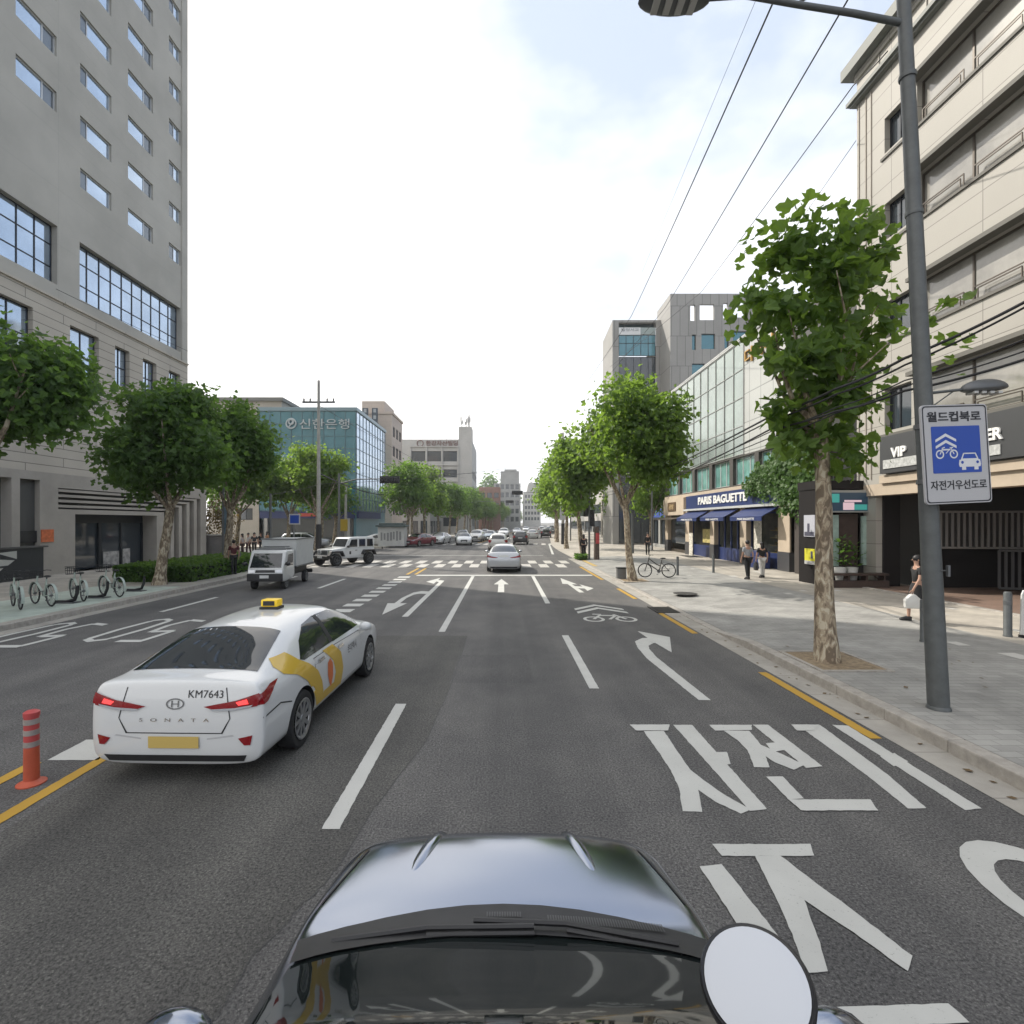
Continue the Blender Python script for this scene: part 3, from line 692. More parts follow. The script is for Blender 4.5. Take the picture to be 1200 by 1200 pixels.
# bank with a teal glass front
bank, FF = block('bank_building', 'teal glass bank building with white rooftop lettering', -31.5, 66, -19.0, 82, 17.0, M('teal_spandrel', (.10, .22, .27), .3, 0, .1, .3), [])
FS = frame((-31.5, 66, 0), (1, 0, 0), (0, -1, 0)); FE = frame((-19.0, 66, 0), (0, 1, 0), (1, 0, 0))
mb = MB()
for F, W, n in ((FS, 12.5, 8),):
    mb.face([F(0, 4.2, .03), F(W, 4.2, .03), F(W, 17.0, .03), F(0, 17.0, .03)])
mb.build('curtain_wall', GLASS_TEAL, bank)
mb = MB(); mb.face([FE(0, 4.2, .03), FE(16, 4.2, .03), FE(16, 17.0, .03), FE(0, 17.0, .03)]); mb.build('curtain_wall', GLASS_SKY, bank)  # street side is lit: its brightness is put into a paler glass
mb = MB()
for F, W, n in ((FS, 12.5, 9), (FE, 16, 10)):
    for i in range(n + 1): u = W * i / n; mb.fbox(F, max(0, u - .04), min(W, u + .04), 4.2, 17.0, .03, .09)
    for k in range(9): mb.fbox(F, 0, W, 4.2 + k * 1.6 - .03, 4.2 + k * 1.6 + .03, .03, .085)
mb.build('mullion', M('teal_mullion', (.10, .17, .2), .4, .4), bank)
mb = MB(); mb.box(-31.7, 65.8, 17.0, -18.8, 82.2, 17.5, .05); mb.build('parapet', M('blue_grey_metal', (.2, .28, .32), .4, .3), bank)
lettering('신한은행', FS(5.3, 14.7, .12), (1, 0, 0), (0, 0, 1), 6.4, 1.3, M('white_sign_letters', (.46, .50, .52), .5), bank, 'lettering', .0, .12)
mb = MB(); mb.ring(FS(4.2, 15.4, .16), .62, .1, 'y', 20, 6); mb.ring(FS(4.2, 15.6, .18), .3, .1, 'y', 16, 6); mb.tube([FS(3.9, 14.95, .16), FS(4.2, 15.3, .16), FS(4.55, 15.8, .16)], .09, 6); mb.build('emblem', MATS['white_sign_letters'], bank)
mb = MB(); mb.fbox(FS, .5, 12.2, .2, 3.3, .02, .04); mb.build('shop_window', GLASS_DARK, bank)
mb = MB(); mb.fbox(FS, .2, 12.4, 3.2, 4.1, .03, .3); mb.fbox(FE, .2, 12, 3.2, 4.1, .03, .3); mb.build('fascia', M('navy_fascia', (.03, .045, .13), .5), bank)
mb = MB(); mb.fbox(FS, 5.2, 7.5, 3.45, 3.85, .3, .34); mb.build('lettering', M('red_sign', (.5, .08, .06), .5), bank)
mb = MB()
for u in (1, 4, 7.6, 11.6): mb.fbox(FS, u - .2, u + .2, 0, 3.2, .05, .3)
mb.build('pillar', PALEG, bank)
# pink stone building with vertical signs
pk, FF = block('stone_office', 'pink beige stone office with dark upright signs, behind the bank', -24.6, 88, -19.2, 97, 21.3, PINK, [('s', [(3.4, 4.0, 9, 10), (3.4, 4.0, 12, 13), (3.4, 4.0, 15, 16)], (), (), FRAME_D, GLASS_DARK, .12), ('e', gridrects(1, 8, 3, 1.0, [(4 + 3.4 * k, 5.8 + 3.4 * k) for k in range(5)]), (.5,), (), FRAME_D, GLASS_DARK, .15)])
mb = MB(); mb.box(-24.8, 87.8, 21.3, -19.0, 97.2, 21.7); mb.box(-24.4, 88.3, 21.7, -20.5, 96, 23.6); mb.build('parapet', PINK, pk)
for k, (x, a, b) in enumerate(((-23.6, 15.2, 21.8), (-22.0, 15.2, 18.2), (-22.0, 18.5, 21.8))):
    tag_ = MB(); tag_.box(x, 85.6, a, x + .95, 85.9, b); tag_.box(x + .3, 85.9, a + 1, x + .6, 88.2, a + 1.15)
    o = tag_.build('upright_sign', M('dark_upright_sign', (.045, .06, .08), .4), pk)
    mb = MB()
    for i in range(int((b - a) / 1.1)): mb.box(x + .25, 85.58, a + .35 + i * 1.1, x + .7, 85.6, a + .95 + i * 1.1)
    mb.build('lettering', M('dull_sign_letters', (.3, .32, .34), .5), o)
# long white office with ribbon windows and an aerial tower
YW = 128; wx0, wx1 = -27.0, -7.9
rows = [(17.9, 20.5), (13.9, 15.9), (9.7, 11.8), (5.6, 7.7), (1.7, 3.9)]
wo, FF = block('ribbon_window_office', 'white office block with long dark ribbon windows and roof aerials', wx0, YW, wx1, YW + 22, 23.4, PALEG, [('s', gridrects(4.0, 15.4, 3, .5, rows), (.33, .66), (.5,), FRAME_D, GLASS_DARK, .35), ('e', gridrects(3, 20, 4, 1.2, rows[1:]), (.5,), (), FRAME_D, GLASS_DARK, .2)])
FW = frame((wx0, YW, 0), (1, 0, 0), (0, -1, 0))
mb = MB()
for u in (3.75, 7.75, 11.65, 15.65): mb.fbox(FW, u - .14, u + .14, 1, 21.6, 0, .35)
for z in (21.6, 17.0, 12.9, 8.8, 4.7): mb.fbox(FW, 3.6, 15.8, z - .12, z + .12, .0, .42)
mb.box(wx1 - 3.3, YW - .02, 23.4, wx1 - .05, YW + 5, 26.6); mb.build('frame_grid', PALEG, wo)
lettering('한강자산빌딩', FW(7.6, 21.8, .1), (1, 0, 0), (0, 0, 1), 8.0, 1.3, M('brown_sign_letters', (.16, .09, .08), .5), wo, 'lettering', .02, .1)
mb = MB(); mb.ring(FW(6.2, 22.4, .2), .75, .12, 'y', 18, 5); mb.build('emblem', MATS['brown_sign_letters'], wo)
mb = MB(); random.seed(9)
for k in range(12):
    x = random.uniform(wx1 - 3.1, wx1 - .2); y = YW + random.uniform(0, 4); h = random.uniform(1.2, 3.4)
    mb.tube([(x, y, 26.6), (x, y, 26.6 + h)], .05, 5); mb.box(x - .16, y - .1, 26.6 + h * .5, x + .16, y + .1, 26.6 + h)
mb.build('aerial', M('aerial_grey', (.42, .42, .42), .6), wo)
mb = MB(); mb.tube([(-14.6, YW + 3, 23.4), (-14.6, YW + 3, 27)], .06, 5); mb.build('aerial', MATS['aerial_grey'], wo)
# the street's far end
bl, FF = block('brick_building', 'small red brick building far down the left side', -8.2, 170, -1.0, 186, 14.4, BRICKR, [('s', gridrects(.6, 6.6, 3, .7, [(7.5, 9.2), (10.8, 12.5)]), (.5,), (), FRAME_D, GLASS_DARK, .15)])
bl2, FF = block('far_office', 'grey stepped office block at the far end of the street', -4.0, 215, 7.2, 232, 19.0, GREYR, [('s', gridrects(.8, 10.4, 5, .7, [(3 + 3.4 * k, 5 + 3.4 * k) for k in range(5)]), (), (), FRAME_D, GLASS_DARK, .2)])
mb = MB(); mb.box(-1.2, 216, 19, 6.6, 231, 24.2); mb.box(.4, 215.9, 24.2, 5.6, 230, 25.0); mb.build('roof_storey', GREYR, bl2)
bl3, FF = block('far_apartment_block', 'hazy pale apartment slab at the end of the street', 13, 330, 24, 345, 22, PALEG, [('s', gridrects(.8, 10.2, 5, .6, [(4 + 3.6 * k, 6 + 3.6 * k) for k in range(5)]), (), (), FRAME_D, GLASS_DARK, .2)])
mb = MB(); mb.prism([(15, 22), (16, 27), (18, 29), (20, 27), (21, 22)], 'y', 331, 340); mb.build('roof_storey', PALEG, bl3)
bl4, FF = block('far_tower_block', 'slim grey tower block closing the street', 19, 380, 27, 395, 32, GREYR, [('s', gridrects(1, 7, 2, 1, [(5 + 4 * k, 7 + 4 * k) for k in range(7)]), (), (), FRAME_D, GLASS_DARK, .2)])
# mid-left shops behind the tree row
for i, (x0, x1, y0, y1, h, m, lab) in enumerate(((-21.5, -15.2, 106, 125, 8.5, GREYR, 'low grey shop building between the stone office and white office'), (-20, -8.2, 152, 168, 12.5, BEIGE, 'beige shop building beyond the white office'), (-14.0, -3.4, 188, 212, 13, PALEG, 'pale low building behind the red brick one'))):
    block('shop_building', lab, x0, y0, x1, y1, h, m, [('s', gridrects(.6, x1 - x0 - .6, 3, .5, [(.4, 3), (4.5, 6.5)]), (), (), FRAME_D, GLASS_DARK, .2), ('e', gridrects(.8, y1 - y0 - .8, 4, .6, [(.4, 3), (4.5, 6.5)]), (), (), FRAME_D, GLASS_DARK, .2)])

# --- right side: bakery building with white cladding
BX = 14.7; pb = thing('bakery_building', 'white clad corner building with navy bakery shop at street level', 'building', (BX, 36, 0))
FR = lambda u, v, d=0.0: Vector((BX - d, u, v))        # u along the street, d towards it
CLAD = MP('white_glass_cladding', (.45, .46, .44), (.43, .44, .42), (.22, .23, .22), 1.35, 1.75, .03, 'x', .3, 0, .07, .2, .2)
CREAM = M('cream_stone', (.47, .39, .30), .8, 0, .08, 1.2)
Y0, Y1 = 26.2, 46.4
mb = MB(); wall(mb, FR, Y0, 31.3, 6.85, 14.0, [], .1); mb.fbox(FR, Y0, Y1, 13.9, 14.12, -.3, .08); mb.build('cladding', CLAD, pb)
mb = MB(); wall(mb, FR, 31.3, Y1, 6.85, 13.9, [], .1); cg = mb.build('glazed_grid', M('pale_green_panel_glass', (.27, .325, .30), .12, .15, .25, .35, coat=.5), pb)
mb = MB()
for i in range(12): u = 31.3 + i * (Y1 - 31.3) / 11; mb.fbox(FR, u - .03, u + .03, 6.85, 13.9, 0, .05)
for k in range(5): z = 6.9 + k * 1.74; mb.fbox(FR, 31.3, Y1, z - .025, z + .025, 0, .04)
mb.build('mullion', M('pale_grey_mullion', (.30, .31, .30), .5), cg)
wr = [(Y0 + .5 + i * 3.3, Y0 + .5 + i * 3.3 + 2.8, 5.05, 6.75) for i in range(6)]
mb = MB(); wall(mb, FR, Y0, Y1, 4.85, 6.85, wr, .3); mb.build('window_band', M('dark_recess', (.06, .055, .05), .7), pb)
CURT = M('teal_curtained_glass', (.16, .33, .31), .2, .1, .35, 1.2, coat=.5)
for q in wr: window(pb, FR, q, .25, (.33, .66), (), FRAME_W, CURT, .06)
mb = MB(); mb.fbox(FR, Y0, Y1, 4.7, 4.95, -.2, .1); mb.build('ledge', CREAM, pb)
mb = MB(); shell(mb, BX + .02, Y0, BX + 16, Y1, 0, 14.0, ('w',)); mb.build('side_wall', PALEG, pb)
piers = ((26.2, 27.3), (30.9, 31.7), (35.6, 36.3), (40.4, 41.2), (45.6, 46.4))
mb = MB()
for a, b in piers: mb.fbox(FR, a, b, .15, 3.72, -.5, .06)
mb.fbox(FR, 41.2, 46.4, 3.3, 4.7, -.4, .22); mb.fbox(FR, Y0, 41.2, 3.6, 4.7, -.4, .02); mb.build('pier', CREAM, pb)
for a, b in piers:
    mb = MB(); mb.fbox(FR, a - .02, b + .02, .15, 1.15, -.45, .09); mb.build('plinth', M('dark_granite', (.06, .06, .065), .35), pb)
mb = MB(); mb.face([(BX + 1.9, Y0, .15), (BX + 1.9, Y1, .15), (BX + 1.9, Y1, 3.6), (BX + 1.9, Y0, 3.6)]); mb.face([(BX, Y0, 3.6), (BX + 1.9, Y0, 3.6), (BX + 1.9, Y1, 3.6), (BX, Y1, 3.6)]); mb.build('shop_interior', M('warm_shop_wall', (.32, .25, .17), .8, 0, .4, 1.1), pb)
NAVY = M('navy_sign', (.025, .04, .13), .4, 0, .1, 1)
for (a, b, dr_) in ((27.3, 30.9, 0), (31.7, 35.6, 1), (36.3, 40.4, 0), (41.2, 45.6, 2)):
    w = MB(); 
    for u in (a, b - .08): w.fbox(FR, u, u + .08, .15, 3.6, -.32, -.24)
    w.fbox(FR, a, b, 3.2, 3.3, -.32, -.24)
    if dr_ == 1:
        for u in (a + 1.0, a + 1.95, a + 2.9): w.fbox(FR, u - .06, u + .06, .15, 3.2, -.33, -.23)
    w.fbox(FR, a + .08, b - .08, .15, 1.0 if dr_ != 2 else .4, -.31, -.25)
    wo_ = w.build('shop_front', NAVY if dr_ != 2 else BRONZE, pb)
    mb = MB(); mb.face([FR(a + .05, .9, -.28), FR(b - .05, .9, -.28), FR(b - .05, 3.25, -.28), FR(a + .05, 3.25, -.28)]); mb.build('pane', CLEAR if dr_ != 2 else GLASS_DARK, wo_)
random.seed(3)
for (a, b) in ((27.5, 29.2),):
    for k in range(4):
        mb = MB(); z = .95 + k * .42; mb.box(BX + .5, a, z, BX + 1.1, b, z + .05)
        for i in range(7): mb.ball((BX + .8, a + .2 + i * .22, z + .13), .13, .1, .08, 8, 5)
        mb.build('bread_shelf', M('bread_and_shelf', (.50, .32, .10), .7, 0, .3, 8), pb)
mb = MB(); mb.fbox(FR, 29.6, 30.5, 1.1, 3.0, -.24, -.22); mb.build('poster', M('menu_poster', (.6, .57, .5), .5, 0, .5, 7), pb)
mb = MB(); mb.fbox(FR, 36.9, 38.3, 1.2, 2.2, -.22, -.2); mb.build('poster', M('yellow_poster', (.5, .42, .16), .5, 0, .4, 5), pb)
mb = MB(); mb.fbox(FR, 27.0, 40.6, 3.72, 4.72, .02, .22); sg = mb.build('sign_fascia', NAVY, pb)
mb = MB(); mb.fbox(FR, 26.6, 40.9, 3.58, 3.72, .02, .34); mb.build('sign_ledge', FRAME_W, pb)
lettering('PARIS BAGUETTE', FR(38.0, 3.98, .22), (0, -1, 0), (0, 0, 1), 7.6, .56, M('sign_white', (.8, .8, .78), .5), sg, 'lettering', .03, .05)
for (a, b) in ((27.2, 31.0), (31.9, 35.7), (36.4, 40.5)):
    mb = MB(); mb.prism([(BX - .06, 3.55), (BX - 1.0, 3.02), (BX - 1.0, 2.78), (BX - .97, 2.78), (BX - .97, 3.0), (BX - .06, 3.5)], 'y', a, b)
    aw = mb.build('awning', NAVY, pb)
    lettering('PARIS BAGUETTE', (BX - 1.0, b - 1.0, 2.83), (0, -1, 0), (0, 0, 1), b - a - 1.8, .12, MATS['sign_white'], aw, 'lettering', .01, .01)
mb = MB(); mb.prism([(BX - .22, 3.1), (BX - 1.1, 2.95), (BX - 1.1, 2.9), (BX - .22, 3.0)], 'y', 41.4, 46.6); mb.build('awning', BRONZE, pb)
mb = MB(); mb.fbox(FR, 43.0, 45.0, 3.65, 4.4, .22, .28); pl = mb.build('plaque', M('brown_plaque', (.10, .06, .03), .5), pb)
lettering('공방', FR(44.6, 3.8, .28), (0, -1, 0), (0, 0, 1), 1.2, .45, M('tan_letters', (.45, .33, .18), .5), pl, 'lettering', .02, .02)
lettering('더여니', FR(31.0, 12.2, .02), (0, -1, 0), (0, 0, 1), 3.2, .9, M('gold_letters', (.45, .27, .07), .35, .6), pb, 'lettering', .0, .1)
# link wall between the two right-hand buildings
lw = thing('link_wall', 'grey rear wall in the gap between the bakery building and stone-clad office', 'wall', (17, 26.15, 0))
mb = MB(); mb.box(15.2, 25.6, 0, 17.6, 26.1, 9.5); mb.box(17.6, 23.4, 0, 30, 23.8, 12); mb.build('wall_face', GREYR, lw)

# --- right: stone-clad office with window bands
of = thing('stone_clad_office', 'beige stone-clad office with continuous window bands at the right edge', 'building', (BX, 12, 0))
STONE = MP('beige_stone_panels', (.365, .348, .312), (.348, .332, .298), (.17, .16, .145), 3.7, .92, .014, 'x', .6, 0, .05, .25, .15)
V0, V1 = 2.0, 21.3
bands = ((16.8, 18.35), (13.45, 15.05), (9.65, 11.25), (6.1, 7.9))
wh = []
for a, b in bands:
    wh.append((18.45, 19.75, a + .1, b - .1)); wh.append((V0 + .4, 18.2, a, b))
mb = MB(); wall(mb, FR, V0, V1, 4.2, 21.0, wh, .28); mb.build('wall', STONE, of)
mb = MB(); shell(mb, BX + .01, V0, BX + 15, V1, 4.2, 21.0, ('w',)); mb.face([(BX, V0, 4.2), (BX + 15, V0, 4.2), (BX + 15, V1, 4.2), (BX, V1, 4.2)]); mb.build('side_wall', STONE, of)
mb = MB()
mb.box(BX - .42, V0, 21.3, BX + 15, V1 + .4, 21.75); mb.box(BX - .3, V0, 20.1, BX + .3, V1 + .25, 20.25); mb.box(BX - .2, V0, 20.0, BX + .2, V1 + .15, 20.1)
mb.build('cornice', M('grey_green_cornice', (.16, .17, .155), .6), of)
mb = MB(); mb.box(BX - .08, V0, 21.0, BX + 14.9, V1 + .06, 21.3)
for k in range(9): mb.fbox(FR, V0 + k * 2.25, V0 + k * 2.25 + .04, 20.25, 21.0, .0, .04)
for k in range(6): pass
mb.build('frieze', STONE, of)
mb = MB()                                     # raised quoin lines at the corner
for u in (21.15, 20.75, 20.45): mb.fbox(FR, u - .02, u + .02, 4.4, 19.9, 0, .03)
mb.build('corner_trim', M('brown_joint', (.30, .27, .23), .7), of)
mb = MB()
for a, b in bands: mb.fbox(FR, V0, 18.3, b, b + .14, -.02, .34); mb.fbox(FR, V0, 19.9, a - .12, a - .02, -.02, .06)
mb.build('window_hood', M('dark_hood', (.12, .115, .10), .7), of)  # hoods and sill strips in a dark grey-brown
for q in wh:
    W = q[1] - q[0]
    if W < 2: window(of, FR, q, .26, (.62,), (), FRAME_D, GLASS_DARK, .06)
    else: window(of, FR, q, .24, [i / 8 for i in range(1, 8)], (), BRONZE, BLIND, .07)
mb = MB()                                     # key-pattern railing in front of each band
for a, b in bands:
    mb = MB()
    for i in range(8):
        u = V0 + .5 + i * 1.97; w = 1.7
        for k, dz in enumerate((.42, .34)):
            mb.fbox(FR, u + .12 * k + .12, u + w - .12 * k, a + dz - .02, a + dz + .015, -.06, -.03)
            mb.fbox(FR, u + .12 * k + .1, u + .12 * k + .13, a - .0, a + dz, -.06, -.03); mb.fbox(FR, u + w - .12 * k, u + w - .12 * k + .03, a, a + dz, -.06, -.03)
    mb.build('railing', BRONZE, of)
mb = MB(); mb.fbox(FR, 8.6, 19.7, 4.55, 5.95, .03, .22); fs = mb.build('sign_fascia', M('charcoal_sign', (.05, .052, .055), .45), of)
lettering('VIP', FR(19.1, 5.1, .22), (0, -1, 0), (0, 0, 1), .72, .37, MATS['sign_white'], fs, 'lettering', .03, .05)
lettering('CENTER', FR(16.6, 5.12, .22), (0, -1, 0), (0, 0, 1), 1.78, .37, MATS['sign_white'], fs, 'lettering', .03, .05)
mb = MB(); mb.fbox(FR, 17.4, 19.5, 4.72, 5.05, .22, .25); mb.fbox(FR, 14.9, 16.6, 4.68, 4.98, .22, .25); mb.build('sign_strip', M('pale_sign_strip', (.45, .46, .45), .5, 0, .3, 9), fs)
lettering('T', FR(13.5, 5.0, .22), (0, -1, 0), (0, 0, 1), .3, .36, M('yellow_letters', (.62, .5, .1), .5), fs, 'lettering', .03, .05)
mb = MB(); mb.fbox(FR, V0, V1, 3.75, 4.2, -.6, .0); mb.fbox(FR, V0, 19.9, 4.2, 4.5, -.05, .1); mb.build('beam', CREAM, of)
mb = MB()
for y in (20.7, 11.0, 3.0):
    mb = MB(); mb.box(BX + .1, y - .35, .15, BX + .8, y + .35, 3.8); mb.build('column', STONE, of)
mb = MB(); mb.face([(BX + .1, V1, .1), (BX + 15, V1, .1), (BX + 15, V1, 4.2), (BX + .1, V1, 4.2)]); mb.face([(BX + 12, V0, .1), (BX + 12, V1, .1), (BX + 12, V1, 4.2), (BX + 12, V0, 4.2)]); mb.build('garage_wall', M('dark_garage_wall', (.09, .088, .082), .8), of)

# --- grey panelled building behind the bakery
gb = thing('grey_panel_building', 'tall grey panelled building with open holes in its roof screen', 'building', (20, 58, 0))
GP = MP('grey_fibre_panels', (.31, .305, .295), (.28, .275, .265), (.15, .15, .145), .95, 3.4, .03, 'y', .7, .35, .08, .3, .2)
GY, GX0, GX1 = 58, 18.9, 34.0
FG = frame((0, GY, 0), (1, 0, 0), (0, -1, 0))
def gx(px): return (px - 590) * GY / 600
def gz(py): return CH + GY * (612 - py) / 600
top = [(gx(809), gx(814.5), gz(376), gz(357)), (gx(820), gx(837), gz(375), gz(356.5)), (gx(847.5), gx(853), gz(373), gz(355)), (gx(858.5), gx(875), gz(372), gz(353.5)), (gx(886), gx(891), gz(371), gz(352)), (gx(897), gx(913), gz(370), gz(351))]
mid = [(gx(811), gx(815.5), gz(410), gz(392)), (gx(822), gx(838), gz(409), gz(391)), (gx(849), gx(854), gz(408), gz(390)), (gx(859), gx(876), gz(407), gz(388)), (gx(811), gx(826), gz(441), gz(426)), (gx(840), gx(858), gz(441), gz(426))]
mb = MB(); wall(mb, FG, GX0, GX1, 24.6, 28.6, top, .35); wall(mb, FG, GX0, GX1, 0, 24.6, mid, .3)
wall(mb, frame((0, GY + .35, 0), (1, 0, 0), (0, 1, 0)), GX0, GX1, 24.6, 28.6, top, .0)
mb.face([(GX0, GY, 28.6), (GX1, GY, 28.6), (GX1, GY + .35, 28.6), (GX0, GY + .35, 28.6)]); mb.face([(GX0, GY, 0), (GX0, GY + 5, 0), (GX0, GY + 5, 28.6), (GX0, GY, 28.6)]); mb.face([(GX0, GY + .35, 24.6), (GX0 + .01, GY + 5, 24.6), (GX0 + .01, GY + 5, 28.6), (GX0, GY + .35, 28.6)])
mb.face([(GX0, GY + .35, 24.6), (GX1, GY + .35, 24.6), (GX1, GY + 20, 24.6), (GX0, GY + 20, 24.6)]); mb.face([(GX1, GY, 0), (GX1, GY + 20, 0), (GX1, GY + 20, 24.6), (GX1, GY, 24.6)])
mb.build('panel_wall', GP, gb)
for q in mid: window(gb, FG, q, .26, () if q[1] - q[0] < 1 else (), (), FRAME_D, GLASS_TEAL, .05)
# recessed glass bay to its left
GY2 = 61.5; xa, xb = 13.1, 18.9
mb = MB(); z1 = CH + GY2 * (612 - 375) / 600
mb.face([(xa, GY2, 0), (xa + .75, GY2, 0), (xa + .75, GY2, z1), (xa, GY2, z1)]); mb.face([(xa, GY2, 0), (xa, GY2 + 6, 0), (xa, GY2 + 6, z1 - .5), (xa, GY2, z1)]); mb.face([(xa, GY2, z1), (xb, GY2, z1), (xb, GY2 + 6, z1 - .5), (xa, GY2 + 6, z1 - .5)])
mb.face([(xa + .75, GY2, z1 - .3), (xb, GY2, z1 - .3), (xb, GY2, z1), (xa + .75, GY2, z1)]); mb.face([(xb - .6, GY2 + .02, 0), (xb, GY2 + .02, 0), (xb, GY2 + .02, z1), (xb - .6, GY2 + .02, z1)])
mb.build('bay_wall', GP, gb)
def z2(py): return CH + GY2 * (612 - py) / 600
FG2 = frame((xa + .75, GY2, 0), (1, 0, 0), (0, -1, 0)); wdt = xb - xa - 1.35
for a, b, n, g_ in ((0.2, z2(418), 5, GLASS_DARK), (z2(417), z2(392), 5, GLASS_TEAL)):
    window(gb, FG2, (0, wdt, a, b), .12, [i / n for i in range(1, n)], (.6,), FRAME_D, g_, .06)
mb = MB(); mb.fbox(FG2, 0, wdt, z2(392), z2(377), -.9, -.8); mb.build('roof_terrace', M('dark_teal_panel', (.05, .085, .09), .5), gb)
mb = MB(); mb.fbox(FG2, .0, 2.6, z2(392.5), z2(384), -.1, .06); s_ = mb.build('roof_sign', FRAME_W, gb)
mb = MB(); mb.fbox(FG2, 2.6, wdt, z2(391.5), z2(383.5), -.2, -.1); mb.build('roof_sign', M('glassy_balustrade', (.3, .36, .36), .3), gb)
lettering('빌딩서교', FG2(.3, z2(388.5), .06), (1, 0, 0), (0, 0, 1), 2.1, .38, MATS['dull_sign_letters'], s_, 'lettering', .02, .02)
# shops further along the right side
for (x0, x1, y0, y1, h, m, lab) in ((16.4, 30, 48.2, 57, 9, GREYR, 'low grey shop building with a blue fascia beside the bakery'), (17.5, 32, 70, 92, 17, BEIGE, 'beige building behind the far right trees'), (20.5, 34, 94, 130, 14, PALEG, 'pale building half hidden by right-hand trees'), (25, 40, 132, 190, 12, GREYR, 'long grey building farthest along the right side')):
    sb, FF = block('shop_building', lab, x0, y0, x1, y1, h, m, [('w', gridrects(.8, y1 - y0 - .8, 3, .6, [(.4, 3), (4.6, 6.6)]), (.5,), (), FRAME_D, GLASS_DARK, .2), ('s', gridrects(.8, x1 - x0 - .8, 3, .6, [(.4, 3)]), (.5,), (), FRAME_D, GLASS_DARK, .2)])
    if y0 < 50:
        mb = MB(); mb.box(x0 - .2, y0 + .5, 3.2, x0, y1 - .5, 4.1); mb.build('fascia', M('blue_fascia', (.05, .09, .32), .5), sb)

# --- kiosk-like shop front between the two right buildings
ks = thing('flower_shop_front', 'black-framed flower shop front with lit advert panel and wooden bench base', 'shop front', (14, 20.9, PH))
KY = 20.9
mb = MB(); mb.box(12.78, KY, PH, 12.9, KY + 1.25, 4.3); mb.box(15.05, KY - .6, PH, 15.75, KY + 2.6, 4.55, .04); mb.box(12.75, KY, 4.05, 15.05, KY + 1.3, 4.4); mb.box(12.9, KY + 1.2, PH, 15.05, KY + 1.25, 4.05); mb.build('black_frame', M('matt_black', (.014, .012, .012), .7, spec=.2), ks)
mb = MB()
for k in range(12): mb.tube([(12.85 + k * .17, KY + .1, 4.4), (12.85 + k * .17, KY + .1, 4.75)], .012, 5)
mb.tube([(12.8, KY + .1, 4.75), (14.9, KY + .1, 4.75)], .018, 5); mb.build('roof_railing', STEEL, ks)
FK = frame((0, KY, 0), (1, 0, 0), (0, -1, 0))
mb = MB(); mb.fbox(FK, 13.0, 15.05, 3.1, 4.0, -.15, .16); lb = mb.build('advert_box', M('grey_advert_case', (.3, .31, .30), .5), ks)
mb = MB(); mb.fbox(FK, 13.05, 14.75, 3.16, 3.9, .16, .17); mb.build('advert_face', M('dark_teal_advert', (.025, .05, .08), .3, emit=.15), lb)
mb = MB(); mb.fbox(FK, 13.75, 14.2, 3.2, 3.5, .17, .176); mb.fbox(FK, 13.8, 14.5, 3.52, 3.6, .17, .176); mb.build('advert_print', M('white_pink_print', (.62, .45, .5), .4, emit=.3), lb)
mb = MB(); mb.fbox(FK, 14.15, 14.72, 3.2, 3.42, .17, .175); mb.fbox(FK, 13.08, 13.6, 3.5, 3.85, .17, .175); mb.build('advert_print', M('teal_print', (.05, .3, .27), .4, emit=.25), lb)
mb = MB(); mb.fbox(FK, 14.65, 15.05, .95, 2.95, -.1, .02); mb.fbox(FK, 13.35, 13.7, .9, 3.0, -.1, -.02); mb.build('glass_panel', M('greenish_frosted_glass', (.30, .40, .36), .25, 0, .25, 1.5), ks)
mb = MB(); mb.fbox(FK, 13.75, 14.6, PH, 3.05, -.3, -.2); mb.build('door', M('dark_brown_wood', (.055, .035, .028), .5, 0, .2, 3), ks)
mb = MB(); mb.box(12.7, KY - 1.0, PH, 15.0, KY - .75, .42); mb.box(12.7, KY - 1.0, .62, 15.0, KY - .55, .7)
for x in (12.75, 13.5, 14.2, 14.9): mb.box(x - .04, KY - .9, PH, x + .04, KY - .6, .65)
mb.tube([(13.3, KY - .8, .3), (13.6, KY - .8, .65)], .03, 6); mb.tube([(14.5, KY - .8, .65), (14.9, KY - .8, .3)], .03, 6); mb.build('bench_base', MATS['dark_brown_wood'], ks)
FKS = frame((12.78, KY + 1.2 + 12.78, 0), (0, -1, 0), (-1, 0, 0))
def poster(lab, x0, x1, z0, z1, m, extra=()):
    FK = FKS; mb = MB(); mb.fbox(FK, x0, x1, z0, z1, .02, .06); t = tag(mb.build('poster_board', m), lab, 'poster')
    for (a, b, c, d, mm) in extra:
        mb = MB(); mb.fbox(FK, a, b, c, d, .06, .066); mb.build('print', mm, t)
poster('pale poster with a dark tower sketch beside the plane trunk', 13.2, 13.95, 2.1, 3.0, M('pale_blue_paper', (.42, .43, .48), .6), [(13.45, 13.6, 2.3, 2.65, M('ink', (.06, .06, .09), .6)), (13.25, 13.9, 2.13, 2.3, MATS['ink'])])
poster('yellow poster with a dark letter low beside the plane trunk', 13.25, 13.95, .95, 1.6, M('yellow_paper', (.55, .52, .03), .6), [(13.68, 13.82, 1.2, 1.5, MATS['ink']), (13.25, 13.95, .95, 1.1, M('grey_paper', (.4, .4, .4), .6))])
